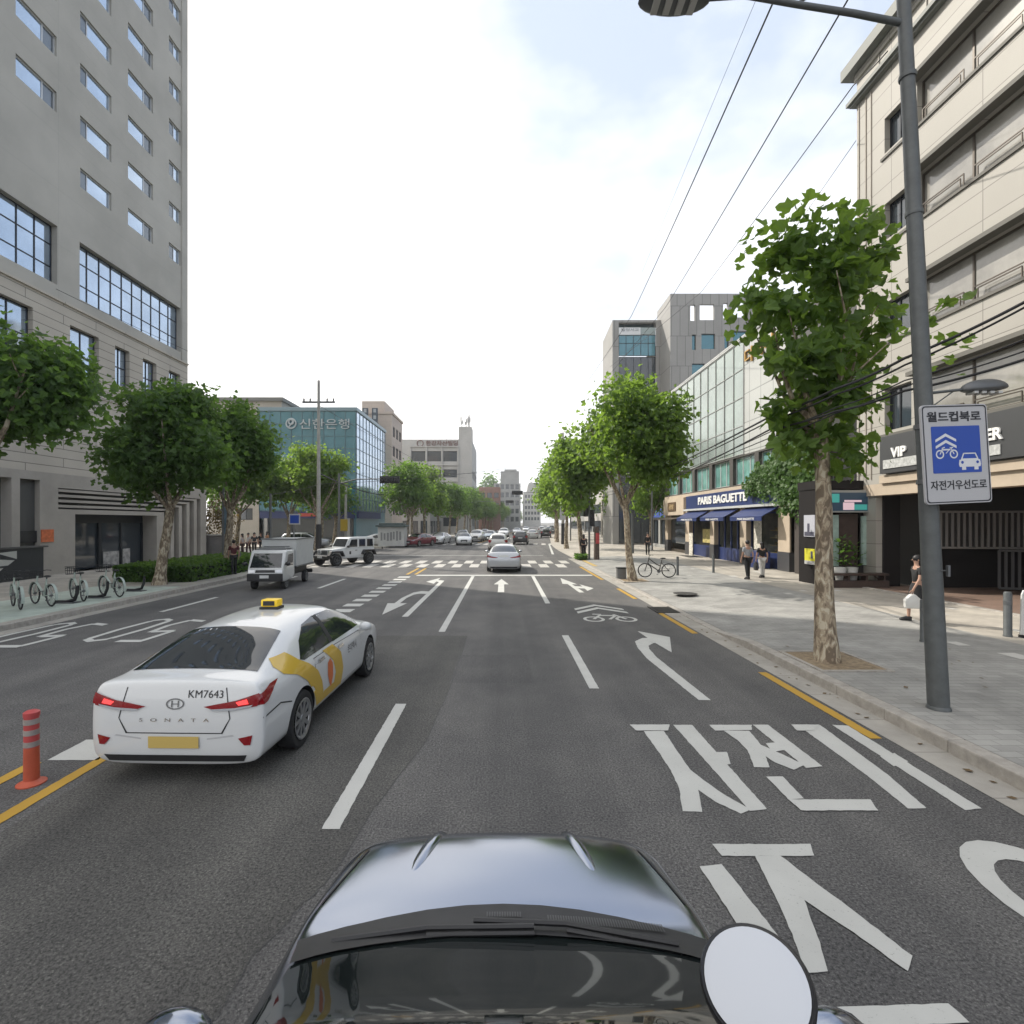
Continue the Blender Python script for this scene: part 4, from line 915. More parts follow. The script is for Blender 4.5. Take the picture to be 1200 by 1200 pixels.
def plant_pot(label, x, y, h, seed):
    random.seed(seed); t = thing('potted_plant', label, 'plant', (x, y, PH)); mb = MB(); mb.lathe([(.13, 0), (.2, .5), (.22, .75), (.18, .75), (.17, .7)], (x, y, PH), n=14); mb.build('pot', M('white_pot', (.6, .6, .58), .5), t, 40)
    mb = MB()
    for k in range(90):
        a = random.uniform(0, 6.28); r_ = random.uniform(0, .4); z = random.uniform(.8, .8 + h); c = Vector((x + r_ * math.cos(a), y + r_ * math.sin(a), PH + z))
        d = Vector((math.cos(a), math.sin(a), random.uniform(-.3, 1))).normalized() * .2; n = d.cross(Vector((0, 0, 1))).normalized() * .06
        mb.face([c, c + d * .5 + n, c + d, c + d * .5 - n])
    mb.build('foliage', IVY, t, fix=False)
plant_pot('tall green plant in a white pot beside the flower shop door', 13.95, KY - .4, .9, 5)
plant_pot('bushy pale green plant just right of the plane trunk', 13.45, KY - .45, 1.2, 6)

# --- black gate under the office
gt = thing('sliding_gate', 'wide black barred sliding gate under the stone-clad office', 'gate', (22, 19.5, PH))
def bars(mb, p, q, z0, z1, n, r=.032):
    p, q = Vector(p), Vector(q)
    for i in range(n + 1):
        c = p.lerp(q, i / n); mb.box(c.x - r, c.y - r, z0, c.x + r, c.y + r, z1)
    for z in (z0, z1): mb.tube([(p.x, p.y, z), (q.x, q.y, z)], .045, 6)
mb = MB(); bars(mb, (16.6, 19.7, 0), (23.6, 18.9, 0), 1.72, 3.1, 34); bars(mb, (23.9, 18.9, 0), (29, 18.2, 0), 1.72, 3.1, 22); mb.build('upper_bars', M('grey_gate_bars', (.26, .25, .24), .5), gt)
mb = MB(); bars(mb, (18.4, 19.0, 0), (22.4, 18.0, 0), .25, 1.65, 20); bars(mb, (22.9, 17.9, 0), (28, 16.6, 0), .25, 1.65, 24); mb.box(22.5, 17.7, PH, 22.8, 18.1, 1.9); mb.build('lower_bars', M('black_gate_bars', (.13, .13, .135), .45), gt)
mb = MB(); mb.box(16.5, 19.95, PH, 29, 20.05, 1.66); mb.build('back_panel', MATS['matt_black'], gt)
# ------------------------------------------------------------------ vehicles
CAR_GLASS = M('car_glass', (.02, .024, .028), .04, 0, spec=1.0); BLACKP = M('black_plastic', (.022, .022, .024), .5); TAIL = M('red_tail_lens', (.23, .008, .012), .12, 0, coat=.6)
TAIL_ON = M('lit_brake_lamp', (.9, .05, .05), .3, 0, emit=.7); HEAD = M('headlamp_lens', (.55, .57, .6), .08, .4); RIM = M('alloy_rim', (.42, .43, .44), .3, .8); PLATE = M('plain_plate', (.62, .63, .62), .5); SEAM = M('panel_gap', (.015, .015, .016), .6)
def paint(name, c, metal=.0, rough=.28): return M(name, c, rough, metal, coat=.8)
def skin_loft(st, sub=2):
    """closed symmetric body from cross-sections (t, w, zb, zs, zd, wd, ze) along +Y"""
    rings = []
    for (t, w, zb, zs, zd, wd, ze) in st:
        bx_, bz = w * .95, zs + .02
        half = [(0, zb), (.62 * w, zb), (.93 * w, zb + .03), (.99 * w, zb + .16), (w, zb + (zs - zb) * .6), (.985 * w, zs - .07 * min(1, (zs - zb) * 2)), (.95 * w, zs),
                (.95 * w * .5 + wd * .5 + .012, zs * .48 + ze * .52 + .01), (wd, ze), (wd * .55, zd - (zd - ze) * .25), (0, zd)]
        rings.append([(x, t, z) for x, z in half] + [(-x, t, z) for x, z in half[-2:0:-1]])
    n = len(rings[0]); bm = bmesh.new(); V = [[bm.verts.new(p) for p in r_] for r_ in rings]
    for i in range(len(rings) - 1):
        for j in range(n): bm.faces.new((V[i][j], V[i][(j + 1) % n], V[i + 1][(j + 1) % n], V[i + 1][j]))
    bm.faces.new(V[0][::-1]); bm.faces.new(V[-1])
    bmesh.ops.recalc_face_normals(bm, faces=bm.faces)
    me = bpy.data.meshes.new('loft'); bm.to_mesh(me); bm.free()
    o = bpy.data.objects.new('loft', me); col.objects.link(o); m = o.modifiers.new('s', 'SUBSURF'); m.levels = sub; m.render_levels = sub
    return o
def bake(o):
    dg = bpy.context.evaluated_depsgraph_get(); dg.update()
    me = bpy.data.meshes.new_from_object(o.evaluated_get(dg)); bpy.data.objects.remove(o); return me
def cut_arches(me, axles, rad, hw):
    o = bpy.data.objects.new('tmp', me); col.objects.link(o); cs = []
    for (y, z) in axles:
        for s in (-1, 1):
            mb = MB(); mb.lathe([(rad, s * (hw - .30)), (rad, s * (hw + .3))], (0, y, z), 'x', 32); c = mkobj('cut', mb.mesh('cut', SEAM)); cs.append(c)
            m = o.modifiers.new('b', 'BOOLEAN'); m.object = c; m.operation = 'DIFFERENCE'; m.solver = 'EXACT'
    me2 = bake(o)
    for c in cs: bpy.data.objects.remove(c)
    me2.materials.clear(); me2.materials.append(None); me2.materials.append(SEAM)
    for p in me2.polygons:
        c = p.center; k = 0
        for (y, z) in axles:
            d = math.hypot(c.y - y, c.z - z)
            if d < rad + .01 and (abs(d - rad) < .02 and abs(p.normal.x) < .3 or abs(c.x) < hw - .2) and abs(c.x) > .2: k = 1
        p.material_index = k
    me2.polygons.foreach_set('use_smooth', [True] * len(me2.polygons)); me2.set_sharp_from_angle(angle=R(38))
    return me2
class Projector:
    def __init__(s, me):
        bm = bmesh.new(); bm.from_mesh(me); bmesh.ops.triangulate(bm, faces=bm.faces); s.b = BVHTree.FromBMesh(bm); bm.free()
    def decal(s, mb, polys, axis, sign, off=.004, cell=.07, y_c=0.0, hit_max=9):
        """lay 2-D polygons onto the body seen along an axis: 'x' (t,z) side, 'y' (x,z) rear/front, 'z' (x,t) from above"""
        if isinstance(polys[0][0], (int, float)): polys = [polys]
        bm = bmesh.new()
        for p in polys:
            if len(p) >= 3: bm.faces.new([bm.verts.new((a, b, 0)) for a, b in p])
        if cell:
            lo = [min(v.co[i] for v in bm.verts) for i in (0, 1)]; hi = [max(v.co[i] for v in bm.verts) for i in (0, 1)]
            for i in (0, 1):
                k = int((hi[i] - lo[i]) / cell)
                for q in range(1, k + 1):
                    co = [0, 0, 0]; no = [0, 0, 0]; co[i] = lo[i] + (hi[i] - lo[i]) * q / (k + 1); no[i] = 1
                    bmesh.ops.bisect_plane(bm, geom=list(bm.verts) + list(bm.edges) + list(bm.faces), plane_co=co, plane_no=no)
        dead = []
        for v in bm.verts:
            a, b = v.co.x, v.co.y
            o, d = {'x': (Vector((sign * 5, a, b)), Vector((-sign, 0, 0))), 'y': (Vector((a, sign * 9, b)), Vector((0, -sign, 0))), 'z': (Vector((a, b, 5)), Vector((0, 0, -1)))}[axis]
            loc, no, i, dist = s.b.ray_cast(o, d)
            if loc is None: dead.append(v); continue
            if no.dot(d) > 0: no = -no
            v.co = loc + no * off
        bmesh.ops.delete(bm, geom=dead, context='VERTS'); bmesh.ops.triangulate(bm, faces=[f for f in bm.faces if len(f.verts) > 4])
        mb.add_bm(bm); return mb
def tris2(body, x, y, w, h, flip=False, bold=.0):
    v, f = text_tris(body, w, h, bold=bold)
    v = [((x + w - a) if flip else (x + a), y + b) for a, b in v]
    return [[v[i] for i in q] for q in f]
WM = {}
def wheel(parent, x, y, r, w, spokes=10, rimm=None, rimr=.68):
    rimm = rimm or RIM; key = (r, w, spokes, rimm.name, x > 0, rimr); s = 1 if x > 0 else -1
    if key not in WM:
        t = MB(); a = w / 2
        t.lathe([(r * .66, -a * .8), (r * .82, -a), (r * .95, -a * .92), (r, -a * .6), (r, a * .6), (r * .95, a * .92), (r * .82, a), (r * .66, a * .8)], (0, 0, 0), 'x', 28)
        q = MB(); rr = r * rimr
        q.lathe([(rr, s * a * .9), (rr + .012, s * a * 1.0), (rr, s * a * 1.04), (rr - .03, s * a * .9), (rr - .045, s * a * .3)], (0, 0, 0), 'x', 28, False)
        for k in range(spokes):
            w0 = 2 * math.pi * k / spokes; d = Vector((0, math.cos(w0), math.sin(w0))); e = Vector((0, -d.z, d.y)); X = Vector((s, 0, 0))
            for wd_ in (.5,):
                p = [d * r * .1 - e * .028 + X * a * .86, d * r * .1 + e * .028 + X * a * .86, d * rr - e * .02 + X * a * .96, d * rr + e * .02 + X * a * .96]
                q.add([*p, *[v - X * .035 for v in p]], [(0, 1, 3, 2), (0, 2, 6, 4), (1, 5, 7, 3)])
        q.lathe([(0, s * a * .95), (r * .13, s * a * .92), (r * .13, s * a * .5)], (0, 0, 0), 'x', 12)
        WM[key] = (t.mesh('wheel', RUBBER, None, 40), q.mesh('rim', rimm, None, 35))
    tm, qm = WM[key]
    o = mkobj('wheel', tm, parent, (x, y, r)); mkobj('rim', qm, o); return o
def mirror(parent, x, y, z, mat, s=1.0):
    sg = 1 if x > 0 else -1
    mb = MB(); mb.ball((x + sg * .09, y, z), .105 * s, .07 * s, .07 * s, 12, 8); mb.tube([(x - sg * .06, y + .02, z - .06), (x + sg * .06, y + .01, z - .02)], .022, 6)
    return mb.build('mirror', mat, parent, 60)
def set_slot(o, mat):
    o.material_slots[0].link = 'OBJECT'; o.material_slots[0].material = mat
BODYP = paint('pearl_white_paint', (.64, .65, .65))
SED = [(0.0, .72, .37, .60, .66, .60, .65), (.02, .82, .27, .74, .84, .68, .825), (.05, .885, .22, .90, 1.00, .76, .98), (.065, .905, .2, .945, 1.065, .78, 1.045), (.11, .908, .2, .95, 1.08, .78, 1.06), (.28, .915, .2, .955, 1.09, .74, 1.07), (.40, .92, .2, .96, 1.125, .70, 1.10), (.66, .93, .2, .965, 1.235, .66, 1.20), (.98, .93, .19, .965, 1.36, .625, 1.315), (1.25, .93, .185, .96, 1.425, .60, 1.375), (1.6, .93, .18, .96, 1.455, .59, 1.40), (2.1, .93, .18, .95, 1.48, .58, 1.43),
       (2.7, .93, .18, .94, 1.465, .58, 1.41), (3.1, .93, .18, .935, 1.35, .61, 1.30), (3.5, .93, .18, .925, 1.15, .66, 1.11), (3.72, .925, .18, .915, 1.03, .69, 1.0), (4.2, .91, .2, .85, .94, .62, .915), (4.6, .85, .22, .75, .82, .55, .80), (4.78, .76, .26, .65, .70, .48, .685), (4.85, .60, .34, .55, .58, .4, .57)]
def scale_st(st, L, W, Hh, lift=0):
    kl, kw, kh = L / 4.85, W / 1.86, Hh / 1.475
    return [(t * kl, w * kw, zb + lift, zs * kh, zd * kh, wd * kw, ze * kh) for (t, w, zb, zs, zd, wd, ze) in st]
def sedan(root, mat, k=(1, 1, 1), detail=True, suv=False, rear_plate=PLATE, taxi=False):
    kl, kw, kh = k
    st = [(t * kl, w * kw, zb + (.08 if suv else 0), zs * kh, zd * kh, wd * kw, ze * kh) for (t, w, zb, zs, zd, wd, ze) in SED]
    if suv:   # upright tail, longer roof, higher bonnet
        st = [(0.0, .72, .42, .78, .95, .58, .93), (.05, .83, .34, 1.0, 1.2, .62, 1.18), (.13, .90, .28, 1.06, 1.4, .64, 1.36), (.35, .92, .26, 1.07, 1.60, .64, 1.54), (.8, .93, .25, 1.07, 1.66, .64, 1.60), (1.6, .93, .24, 1.06, 1.69, .64, 1.63), (2.5, .93, .24, 1.05, 1.66, .63, 1.60), (2.95, .93, .24, 1.045, 1.50, .66, 1.45), (3.4, .93, .24, 1.04, 1.18, .70, 1.15), (3.65, .925, .25, 1.02, 1.12, .72, 1.09), (4.2, .91, .26, .96, 1.06, .68, 1.03), (4.5, .86, .28, .88, .98, .62, .95), (4.62, .78, .32, .8, .86, .55, .84), (4.68, .66, .4, .66, .72, .45, .7)]
        kl = kw = kh = 1
    L = st[-1][0]; r = .335 if not suv else .36; ax = ((.98 * kl, r), (3.83 * kl, r)) if not suv else ((.92, r), (3.62, r))
    me = cut_arches(bake(skin_loft(st)), ax, r + .045, .93 * kw)
    me.materials[0] = mat; me.transform(Matrix.Translation((0, 0, 0)))
    pj = Projector(me)
    b = mkobj('body', me, root)
    def patch(name, polys, axis, signs, m, off=.004, cell=.08, par=root):
        mb = MB()
        for s in signs: pj.decal(mb, polys, axis, s, off, cell)
        return mb.build(name, m, par, 50)
    def K(p): return [(a * kl, z * kh) for a, z in p]
    def KX(p): return [(x * kw, z * kh) for x, z in p]
    def KT(p): return [(x * kw, t * kl) for x, t in p]
    mir = lambda p: [(-a, z) for a, z in p]
    if not suv:
        patch('rear_window', KT([(-.685, .345), (.685, .345), (.64, .66), (.60, .95), (.56, 1.17), (-.56, 1.17), (-.60, .95), (-.64, .66)]), 'z', (1,), CAR_GLASS, .007, .05)
        patch('windscreen', KT([(-.56, 2.78), (.56, 2.78), (.63, 3.2), (.70, 3.68), (-.70, 3.68), (-.63, 3.2)]), 'z', (1,), CAR_GLASS)
        rw = K([(1.06, 1.02), (1.28, 1.2), (1.62, 1.335), (2.06, 1.375), (2.06, .995), (1.15, .99)]); fw = K([(2.14, 1.375), (2.65, 1.36), (3.05, 1.24), (3.42, 1.05), (3.40, .985), (2.14, .99)])
        drs = (K([(1.38, .95), (2.08, .95), (2.08, .34), (1.55, .34), (1.36, .62)]), K([(2.12, .95), (3.28, .92), (3.34, .6), (3.3, .34), (2.12, .34)]))
        hz = .86
    else:
        patch('rear_window', KX([(-.60, 1.14), (.60, 1.14), (.54, 1.50), (-.54, 1.50)]), 'y', (-1,), CAR_GLASS)
        patch('windscreen', KT([(-.60, 2.6), (.60, 2.6), (.66, 3.0), (.70, 3.38), (-.70, 3.38), (-.66, 3.0)]), 'z', (1,), CAR_GLASS)
        rw = [(.45, 1.16), (.6, 1.42), (1.0, 1.54), (1.95, 1.56), (1.95, 1.10), (.5, 1.11)]; fw = [(2.03, 1.56), (2.45, 1.53), (2.8, 1.38), (3.2, 1.12), (3.15, 1.09), (2.03, 1.10)]
        drs = ([(1.25, 1.04), (1.97, 1.04), (1.97, .42), (1.45, .42), (1.25, .7)], [(2.01, 1.04), (3.1, 1.03), (3.15, .7), (3.1, .42), (2.01, .42)])
        hz = .96
    for s in (-1, 1):
        patch('side_window', rw, 'x', (s,), CAR_GLASS); patch('side_window', fw, 'x', (s,), CAR_GLASS)
        if not suv: patch('pillar_trim', K([(2.04, 1.37), (2.16, 1.37), (2.16, .995), (2.04, .995)]), 'x', (s,), SEAM, .006, .06)
        if detail and not suv:
            patch('body_seam', K([(.06, .70), (.40, .735), (.66, .66), (.66, .645), (.40, .72), (.06, .685)]), 'x', (s,), SEAM, .003, .08)
            patch('sill_trim', K([(1.40, .27), (3.42, .27), (3.42, .22), (1.40, .22)]), 'x', (s,), BLACKP, .006, .1)
        for d in drs:
            if detail:
                cx = sum(p[0] for p in d) / len(d); cz = sum(p[1] for p in d) / len(d)
                gap = MB(); pj.decal(gap, d, 'x', s, .002, .1)
                ins = [(cx + (a - cx) * .982, cz + (z - cz) * .975) for a, z in d]
                dm = MB(); pj.decal(dm, ins, 'x', s, .0045, .1); do = dm.build('door', mat, root, 50)
                gap.build('door_gap', SEAM, do, 50)
                x = .93 * kw * s; t0 = min(p[0] for p in d) + .12
                hd = MB(); pj.decal(hd, [(t0, hz), (t0 + .2, hz + .005), (t0 + .2, hz + .045), (t0, hz + .04)], 'x', s, .02, 0); hd.build('handle', CHROME, do)
    if not suv:
        TL = [(.30, .815), (.62, .875), (.845, .945), (.865, .90), (.84, .82), (.60, .79), (.40, .785)]
    else:
        TL = [(.58, 1.06), (.86, 1.10), (.90, .98), (.84, .82), (.64, .84)]
    for s in (-1, 1):
        p = KX(TL) if s > 0 else mir(KX(TL)); tl = patch('tail_light', p, 'y', (-1,), TAIL, .012, .025)
        if not suv:
            mb = MB(); pj.decal(mb, K([(.035, .82), (.05, .93), (.26, .975), (.44, .98), (.30, .93), (.14, .84)]), 'x', s, .012, .04); mb.build('tail_light', TAIL, root, 50)
        if detail and taxi:
            q = [(s * a, z) for a, z in KX([(.63, .86), (.74, .89), (.76, .845), (.66, .83)])]; patch('lit_lamp', q, 'y', (-1,), TAIL_ON, .017, .025, tl)
            q = [(s * a, z) for a, z in KX([(.36, .79), (.62, .805), (.80, .835), (.78, .815), (.60, .78), (.40, .775)])]; patch('clear_strip', q, 'y', (-1,), HEAD, .016, .025, tl)
        hl = [(s * a, z) for a, z in (KX([(.42, .70), (.60, .755), (.74, .79), (.80, .72), (.70, .66), (.46, .645)]) if not suv else [(.5, .82), (.8, .9), (.82, .78), (.54, .72)])]
        patch('headlight', hl, 'y', (1,), HEAD, .008, .05)
    patch('grille', KX([(-.4, .68), (.4, .68), (.36, .42), (-.36, .42)]) if not suv else [(-.45, .82), (.45, .82), (.4, .5), (-.4, .5)], 'y', (1,), BLACKP, .006, .06)
    patch('front_plate', [(-.26, .40), (.26, .40), (.26, .51), (-.26, .51)] if not suv else [(-.26, .48), (.26, .48), (.26, .59), (-.26, .59)], 'y', (1,), PLATE, .015, .1)
    if not taxi:
        pz = .62 if not suv else .78
        if not suv: pz = .84
        patch('rear_plate', [(-.25, pz), (.25, pz), (.25, pz + .105), (-.25, pz + .105)], 'y', (-1,), rear_plate, .01, .1)
    lo = .255 if not suv else .4
    patch('rear_valance', KX([(-.70, lo), (.70, lo), (.74, lo + .07), (-.74, lo + .07)]), 'y', (-1,), BLACKP, .007, .08)
    y0 = ax[0][0]; y1 = ax[1][0]; hw = .93 * kw
    for x in (-hw + .11, hw - .11):
        for y in (y0, y1): wheel(root, x, y, r, .215)
    mirror(root, hw - .02, (3.28 * kl if not suv else 3.05), .98 * kh if not suv else 1.12, mat); mirror(root, -hw + .02, (3.28 * kl if not suv else 3.05), .98 * kh if not suv else 1.12, mat)
    return pj, patch
def face_cam(root, x, y, heading, back=True):
    """put the car's tail (t=0) at x,y; heading 0 drives away from the camera"""
    root.location = (x, y, 0); root.rotation_euler = (0, 0, R(heading))

# --- the white taxi
taxi = thing('taxi', 'white sedan taxi with yellow side swoosh and yellow roof light', 'taxi')
pj, patch = sedan(taxi, BODYP, taxi=True)
YELT = paint('taxi_yellow', (.62, .40, .03), 0, .35)
for s in (-1, 1):
    patch('yellow_swoosh', [(.52, 1.08), (.60, 1.15), (.86, 1.16), (1.02, 1.03), (1.2, .94), (1.44, .78), (1.57, .60), (1.66, .33), (1.42, .33), (1.30, .54), (1.1, .75), (.85, .90), (.58, .985)], 'x', (s,), YELT, .0075, .08)
    patch('yellow_swoosh', [(1.70, .965), (2.08, .965), (2.32, .80), (2.40, .55), (2.34, .33), (1.64, .33), (1.63, .45), (2.02, .45), (2.08, .58), (1.99, .76)], 'x', (s,), YELT, .0075, .08)
    patch('orange_patch', [(1.78, .78), (1.88, .82), (1.96, .74), (1.97, .56), (1.90, .42), (1.83, .5), (1.77, .62)], 'x', (s,), M('orange_print', (.62, .16, .05), .4), .0095, .07)
    mb = MB(); pj.decal(mb, tris2('온다택시', 2.62, .70, .42, .12, s < 0), 'x', s, .008, 0); mb.build('door_lettering', BLACKP, taxi, fix=False)
mb = MB(); pj.decal(mb, tris2('KM7643', .13, .90, .36, .075), 'y', -1, .006, 0); mb.build('trunk_number', BLACKP, taxi, fix=False)
mb = MB(); pj.decal(mb, tris2('S   O   N   A   T   A', -.36, .665, .72, .035, False), 'y', -1, .006, 0); mb.build('trunk_lettering', CHROME, taxi, fix=False)
mb = MB(); pj.decal(mb, tris2('mobility Taxi Service', -.30, .585, .60, .036, False, .005), 'y', -1, .006, 0) if False else None
mb = MB()
for i in range(28):
    a, b = 2 * math.pi * i / 28, 2 * math.pi * (i + 1) / 28
    pj.decal(mb, [(.095 * math.cos(a), .84 + .055 * math.sin(a)), (.095 * math.cos(b), .84 + .055 * math.sin(b)), (.08 * math.cos(b), .84 + .043 * math.sin(b)), (.08 * math.cos(a), .84 + .043 * math.sin(a))], 'y', -1, .006, 0)
pj.decal(mb, tris2('H', -.04, .808, .08, .064), 'y', -1, .006, 0); mb.build('emblem', STEEL, taxi, fix=False)
for q in (([(-.52, 1.0), (-.58, .70), (-.57, .69), (-.51, 1.0)]), ([(.52, 1.0), (.58, .70), (.57, .69), (.51, 1.0)]), ([(-.58, .70), (-.5, .545), (-.48, .545), (-.57, .70)]), ([(.58, .70), (.5, .545), (.48, .545), (.57, .70)]), ([(-.5, .545), (.5, .545), (.5, .555), (-.5, .555)])):
    patch('boot_seam', q, 'y', (-1,), SEAM, .003, .06)
patch('crease_shade', [(-.60, .535), (-.34, .50), (-.34, .485), (-.62, .52)], 'y', (-1,), M('bumper_shadow_line', (.45, .45, .46), .4), .002, .06); patch('crease_shade', [(.60, .535), (.34, .50), (.34, .485), (.62, .52)], 'y', (-1,), MATS['bumper_shadow_line'], .002, .06)  # bumper crease shading painted as grey strips on the smooth surface
patch('rear_plate', [(-.26, .40), (.26, .40), (.26, .52), (-.26, .52)], 'y', (-1,), M('yellow_plate', (.55, .40, .12), .5), .014, .1)
for s in (-1, 1):
    patch('reflector', [(s * .66, .50), (s * .80, .53), (s * .78, .43), (s * .72, .43)], 'y', (-1,), TAIL, .008, .04)
patch('third_brake_light', [(-.12, .45), (.12, .45), (.12, .48), (-.12, .48)], 'z', (1,), TAIL, .007, .1)
patch('window_sticker', [(-.42, 1.08), (-.2, 1.08), (-.2, 1.12), (-.42, 1.12)], 'z', (1,), WHITE, .007, .1)
mb = MB(); mb.box(-.12, 2.02, 1.5, .12, 2.2, 1.605, .02); rl = mb.build('roof_light', M('taxi_sign_yellow', (.72, .48, .02), .35, 0, emit=.12), taxi, 40)
mb = MB(); mb.box(-.13, 2.01, 1.466, .13, 2.21, 1.502); mb.build('lamp_base', BLACKP, rl)
mb = MB(); mb.box(-.08, 2.012, 1.52, .08, 2.0195, 1.585); mb.build('lamp_mark', BLACKP, rl)
patch('shark_fin', [(-.02, 1.56), (.02, 1.56), (.012, 1.72), (-.012, 1.72)], 'z', (1,), BODYP, .04, .1)
face_cam(taxi, -3.36, 5.22, -1.2)

# --- saloons and SUVs further off
proto_s = thing('saloon_car', 'silver saloon car waiting at the stop line', 'car', group='cars on the street'); SILV = paint('silver_paint', (.42, .43, .45), .7)
sedan(proto_s, SILV); face_cam(proto_s, .02, 27.3, 0)
def recolor(root, old, new):
    for ch in [c for c in root.children]:
        for sl in ch.material_slots:
            if sl.material == old: sl.link = 'OBJECT'; sl.material = new
proto_v = thing('suv_car', 'pale silver SUV just beyond the silver saloon', 'car', group='cars on the street'); CREAMP = paint('champagne_paint', (.55, .54, .51), .4)
sedan(proto_v, CREAMP, suv=True); face_cam(proto_v, -.5, 47, 0)
PW = BODYP; PB = paint('black_car_paint', (.02, .021, .024)); PR = paint('dark_red_paint', (.20, .02, .035)); PG = paint('pale_blue_grey_paint', (.36, .42, .45), .5); PD = paint('dark_grey_paint', (.07, .075, .08), .4)
GRP = 'cars on the street'
for proto, old, new, x, y, h, lab in (
    (proto_s, SILV, PR, -8.7, 60.5, 158, 'dark red saloon car turning by the left trees'),
    (proto_s, SILV, PW, -7.6, 66.5, 172, 'white saloon facing us, just right of the red car'),
    (proto_s, SILV, PW, -4.9, 64.0, 184, 'white saloon facing us, second right of the red car'),
    (proto_v, CREAMP, PD, -5.9, 76, 180, 'dark SUV behind the two facing white saloons'),
    (proto_v, CREAMP, CREAMP, -3.6, 74, 176, 'champagne SUV facing us, right of the white saloons'),
    (proto_v, CREAMP, PB, 2.0, 61, -4, 'black SUV seen from behind, right of the pale SUV'),
    (proto_s, SILV, PG, -1.9, 80, 176, 'pale blue grey saloon facing us left of the pale SUV'),
    (proto_s, SILV, PW, 3.6 + 1.1, 84, -5, 'white saloon seen from behind, right of the black SUV'),
    (proto_v, CREAMP, PB, 7.3, 88, -5, 'black SUV seen from behind, nearest the right kerb'),
    (proto_s, SILV, PD, 10.8, 112, -5, 'dark saloon parked by the far right trees'),
    (proto_v, CREAMP, PW, .2, 96, 176, 'white SUV in the distant oncoming queue'),
    (proto_s, SILV, PB, -3.4, 98, 176, 'black saloon in the distant oncoming queue'),
    (proto_s, SILV, PW, 3.2, 118, 176, 'distant white saloon in the oncoming inner lane'),
    (proto_v, CREAMP, PW, 9.6, 128, -5, 'distant white SUV driving away in the middle lane'),
    (proto_s, SILV, SILV, 12.5, 142, -5, 'distant silver saloon driving away near the right kerb'),
    (proto_s, SILV, PW, 6.6, 150, 176, 'distant white saloon farthest along the oncoming lane'),
    (proto_v, CREAMP, PB, 15.5, 165, -5, 'distant black SUV farthest along the right side')):
    c = copy_tree(proto); recolor(c, old, new); face_cam(c, x, y, h); tag(c, lab, 'car', GRP)
c = copy_tree(proto_s); recolor(c, SILV, PW); face_cam(c, -15.6, 57.0, -88); tag(c, 'white saloon side-on, entering the left side street', 'car', GRP)
c = copy_tree(proto_v); recolor(c, CREAMP, SILV); face_cam(c, -22.5, 52.0, -80); tag(c, 'silver SUV side-on behind the crossarm pole in the side street', 'car', GRP)

# --- small white box truck
trk = thing('box_truck', 'small white box truck driving towards us', 'truck')
TWH = paint('truck_white', (.56, .57, .56), 0, .4)
# local: front at t=0 facing -Y ; length 4.7
mb = MB(); mb.prism([(0.0, .42), (-.02, .78), (.03, .98), (.42, 1.72), (.55, 1.80), (1.55, 1.80), (1.6, .52), (1.1, .40), (.3, .36)], 'x', -.80, .80, .07, 3)
cabm = mb.mesh('cab', TWH, None, 35); pjt = Projector(cabm); mkobj('cab', cabm, trk)
def tp(name, polys, axis, signs, m, off=.005, cell=.1, par=trk, pr=pjt):
    mb = MB()
    for s in signs: pr.decal(mb, polys, axis, s, off, cell)
    return mb.build(name, m, par, 50)
tp('windscreen', [(-.70, 1.02), (.70, 1.02), (.64, 1.66), (-.64, 1.66)], 'y', (-1,), CAR_GLASS)
for s in (-1, 1):
    d = tp('door', [(.35, .98), (.62, 1.62), (1.4, 1.66), (1.4, .5), (1.05, .5), (.4, .7)], 'x', (s,), TWH, .004); tp('side_window', [(.42, 1.05), (.66, 1.58), (1.32, 1.62), (1.32, 1.05)], 'x', (s,), CAR_GLASS, .009, .1, d)
    tp('headlight', [(s * .46, .80), (s * .74, .80), (s * .74, .94), (s * .46, .92)], 'y', (-1,), HEAD, .012)
tp('grille', [(-.44, .80), (.44, .80), (.42, .92), (-.42, .92)], 'y', (-1,), BLACKP); 
mb = MB(); mb.box(-.78, -.10, .42, .78, .08, .76, .03); mb.build('bumper', BLACKP, trk)
tp('front_plate', [(-.2, .56), (.2, .56), (.2, .70), (-.2, .70)], 'y', (-1,), PLATE, .11)
mb = MB(); mb.box(-.83, 1.72, .92, .83, 4.5, 2.28, .03); bx = mb.build('cargo_box', M('box_white', (.50, .51, .50), .5, 0, .06, 2), trk)
mb = MB()
for x in (-.85, .82): mb.box(x, 1.7, 2.25, x + .03, 4.52, 2.31); mb.box(x, 1.7, .9, x + .03, 4.52, .97)
mb.box(-.85, 1.68, .9, .85, 1.72, .97); mb.box(-.85, 1.68, 2.25, .85, 1.72, 2.31); mb.build('box_trim', STEEL, bx)
mb = MB(); mb.box(-.5, 1.55, .5, .5, 4.4, .78); mb.box(-.8, 4.35, .4, .8, 4.45, .6); mb.build('chassis', BLACKP, trk)
mb = MB(); mb.box(-.68, .75, 1.80, .68, 1.5, 1.86); mb.tube([(-.6, .8, 1.93), (.6, .8, 1.93)], .02, 6); mb.tube([(-.6, 1.45, 1.93), (.6, 1.45, 1.93)], .02, 6); mb.build('roof_rack', STEEL, trk)
for x in (-.68, .68): wheel(trk, x, .55, .29, .18, 6, STEEL); wheel(trk, x, 3.5, .29, .2, 6, STEEL); mirror(trk, x * 1.28, .15, 1.2, BLACKP, 1.2)
trk.scale = (.87, .87, .87); trk.location = (-9.45, 20.3, 0); trk.rotation_euler = (0, 0, R(4))

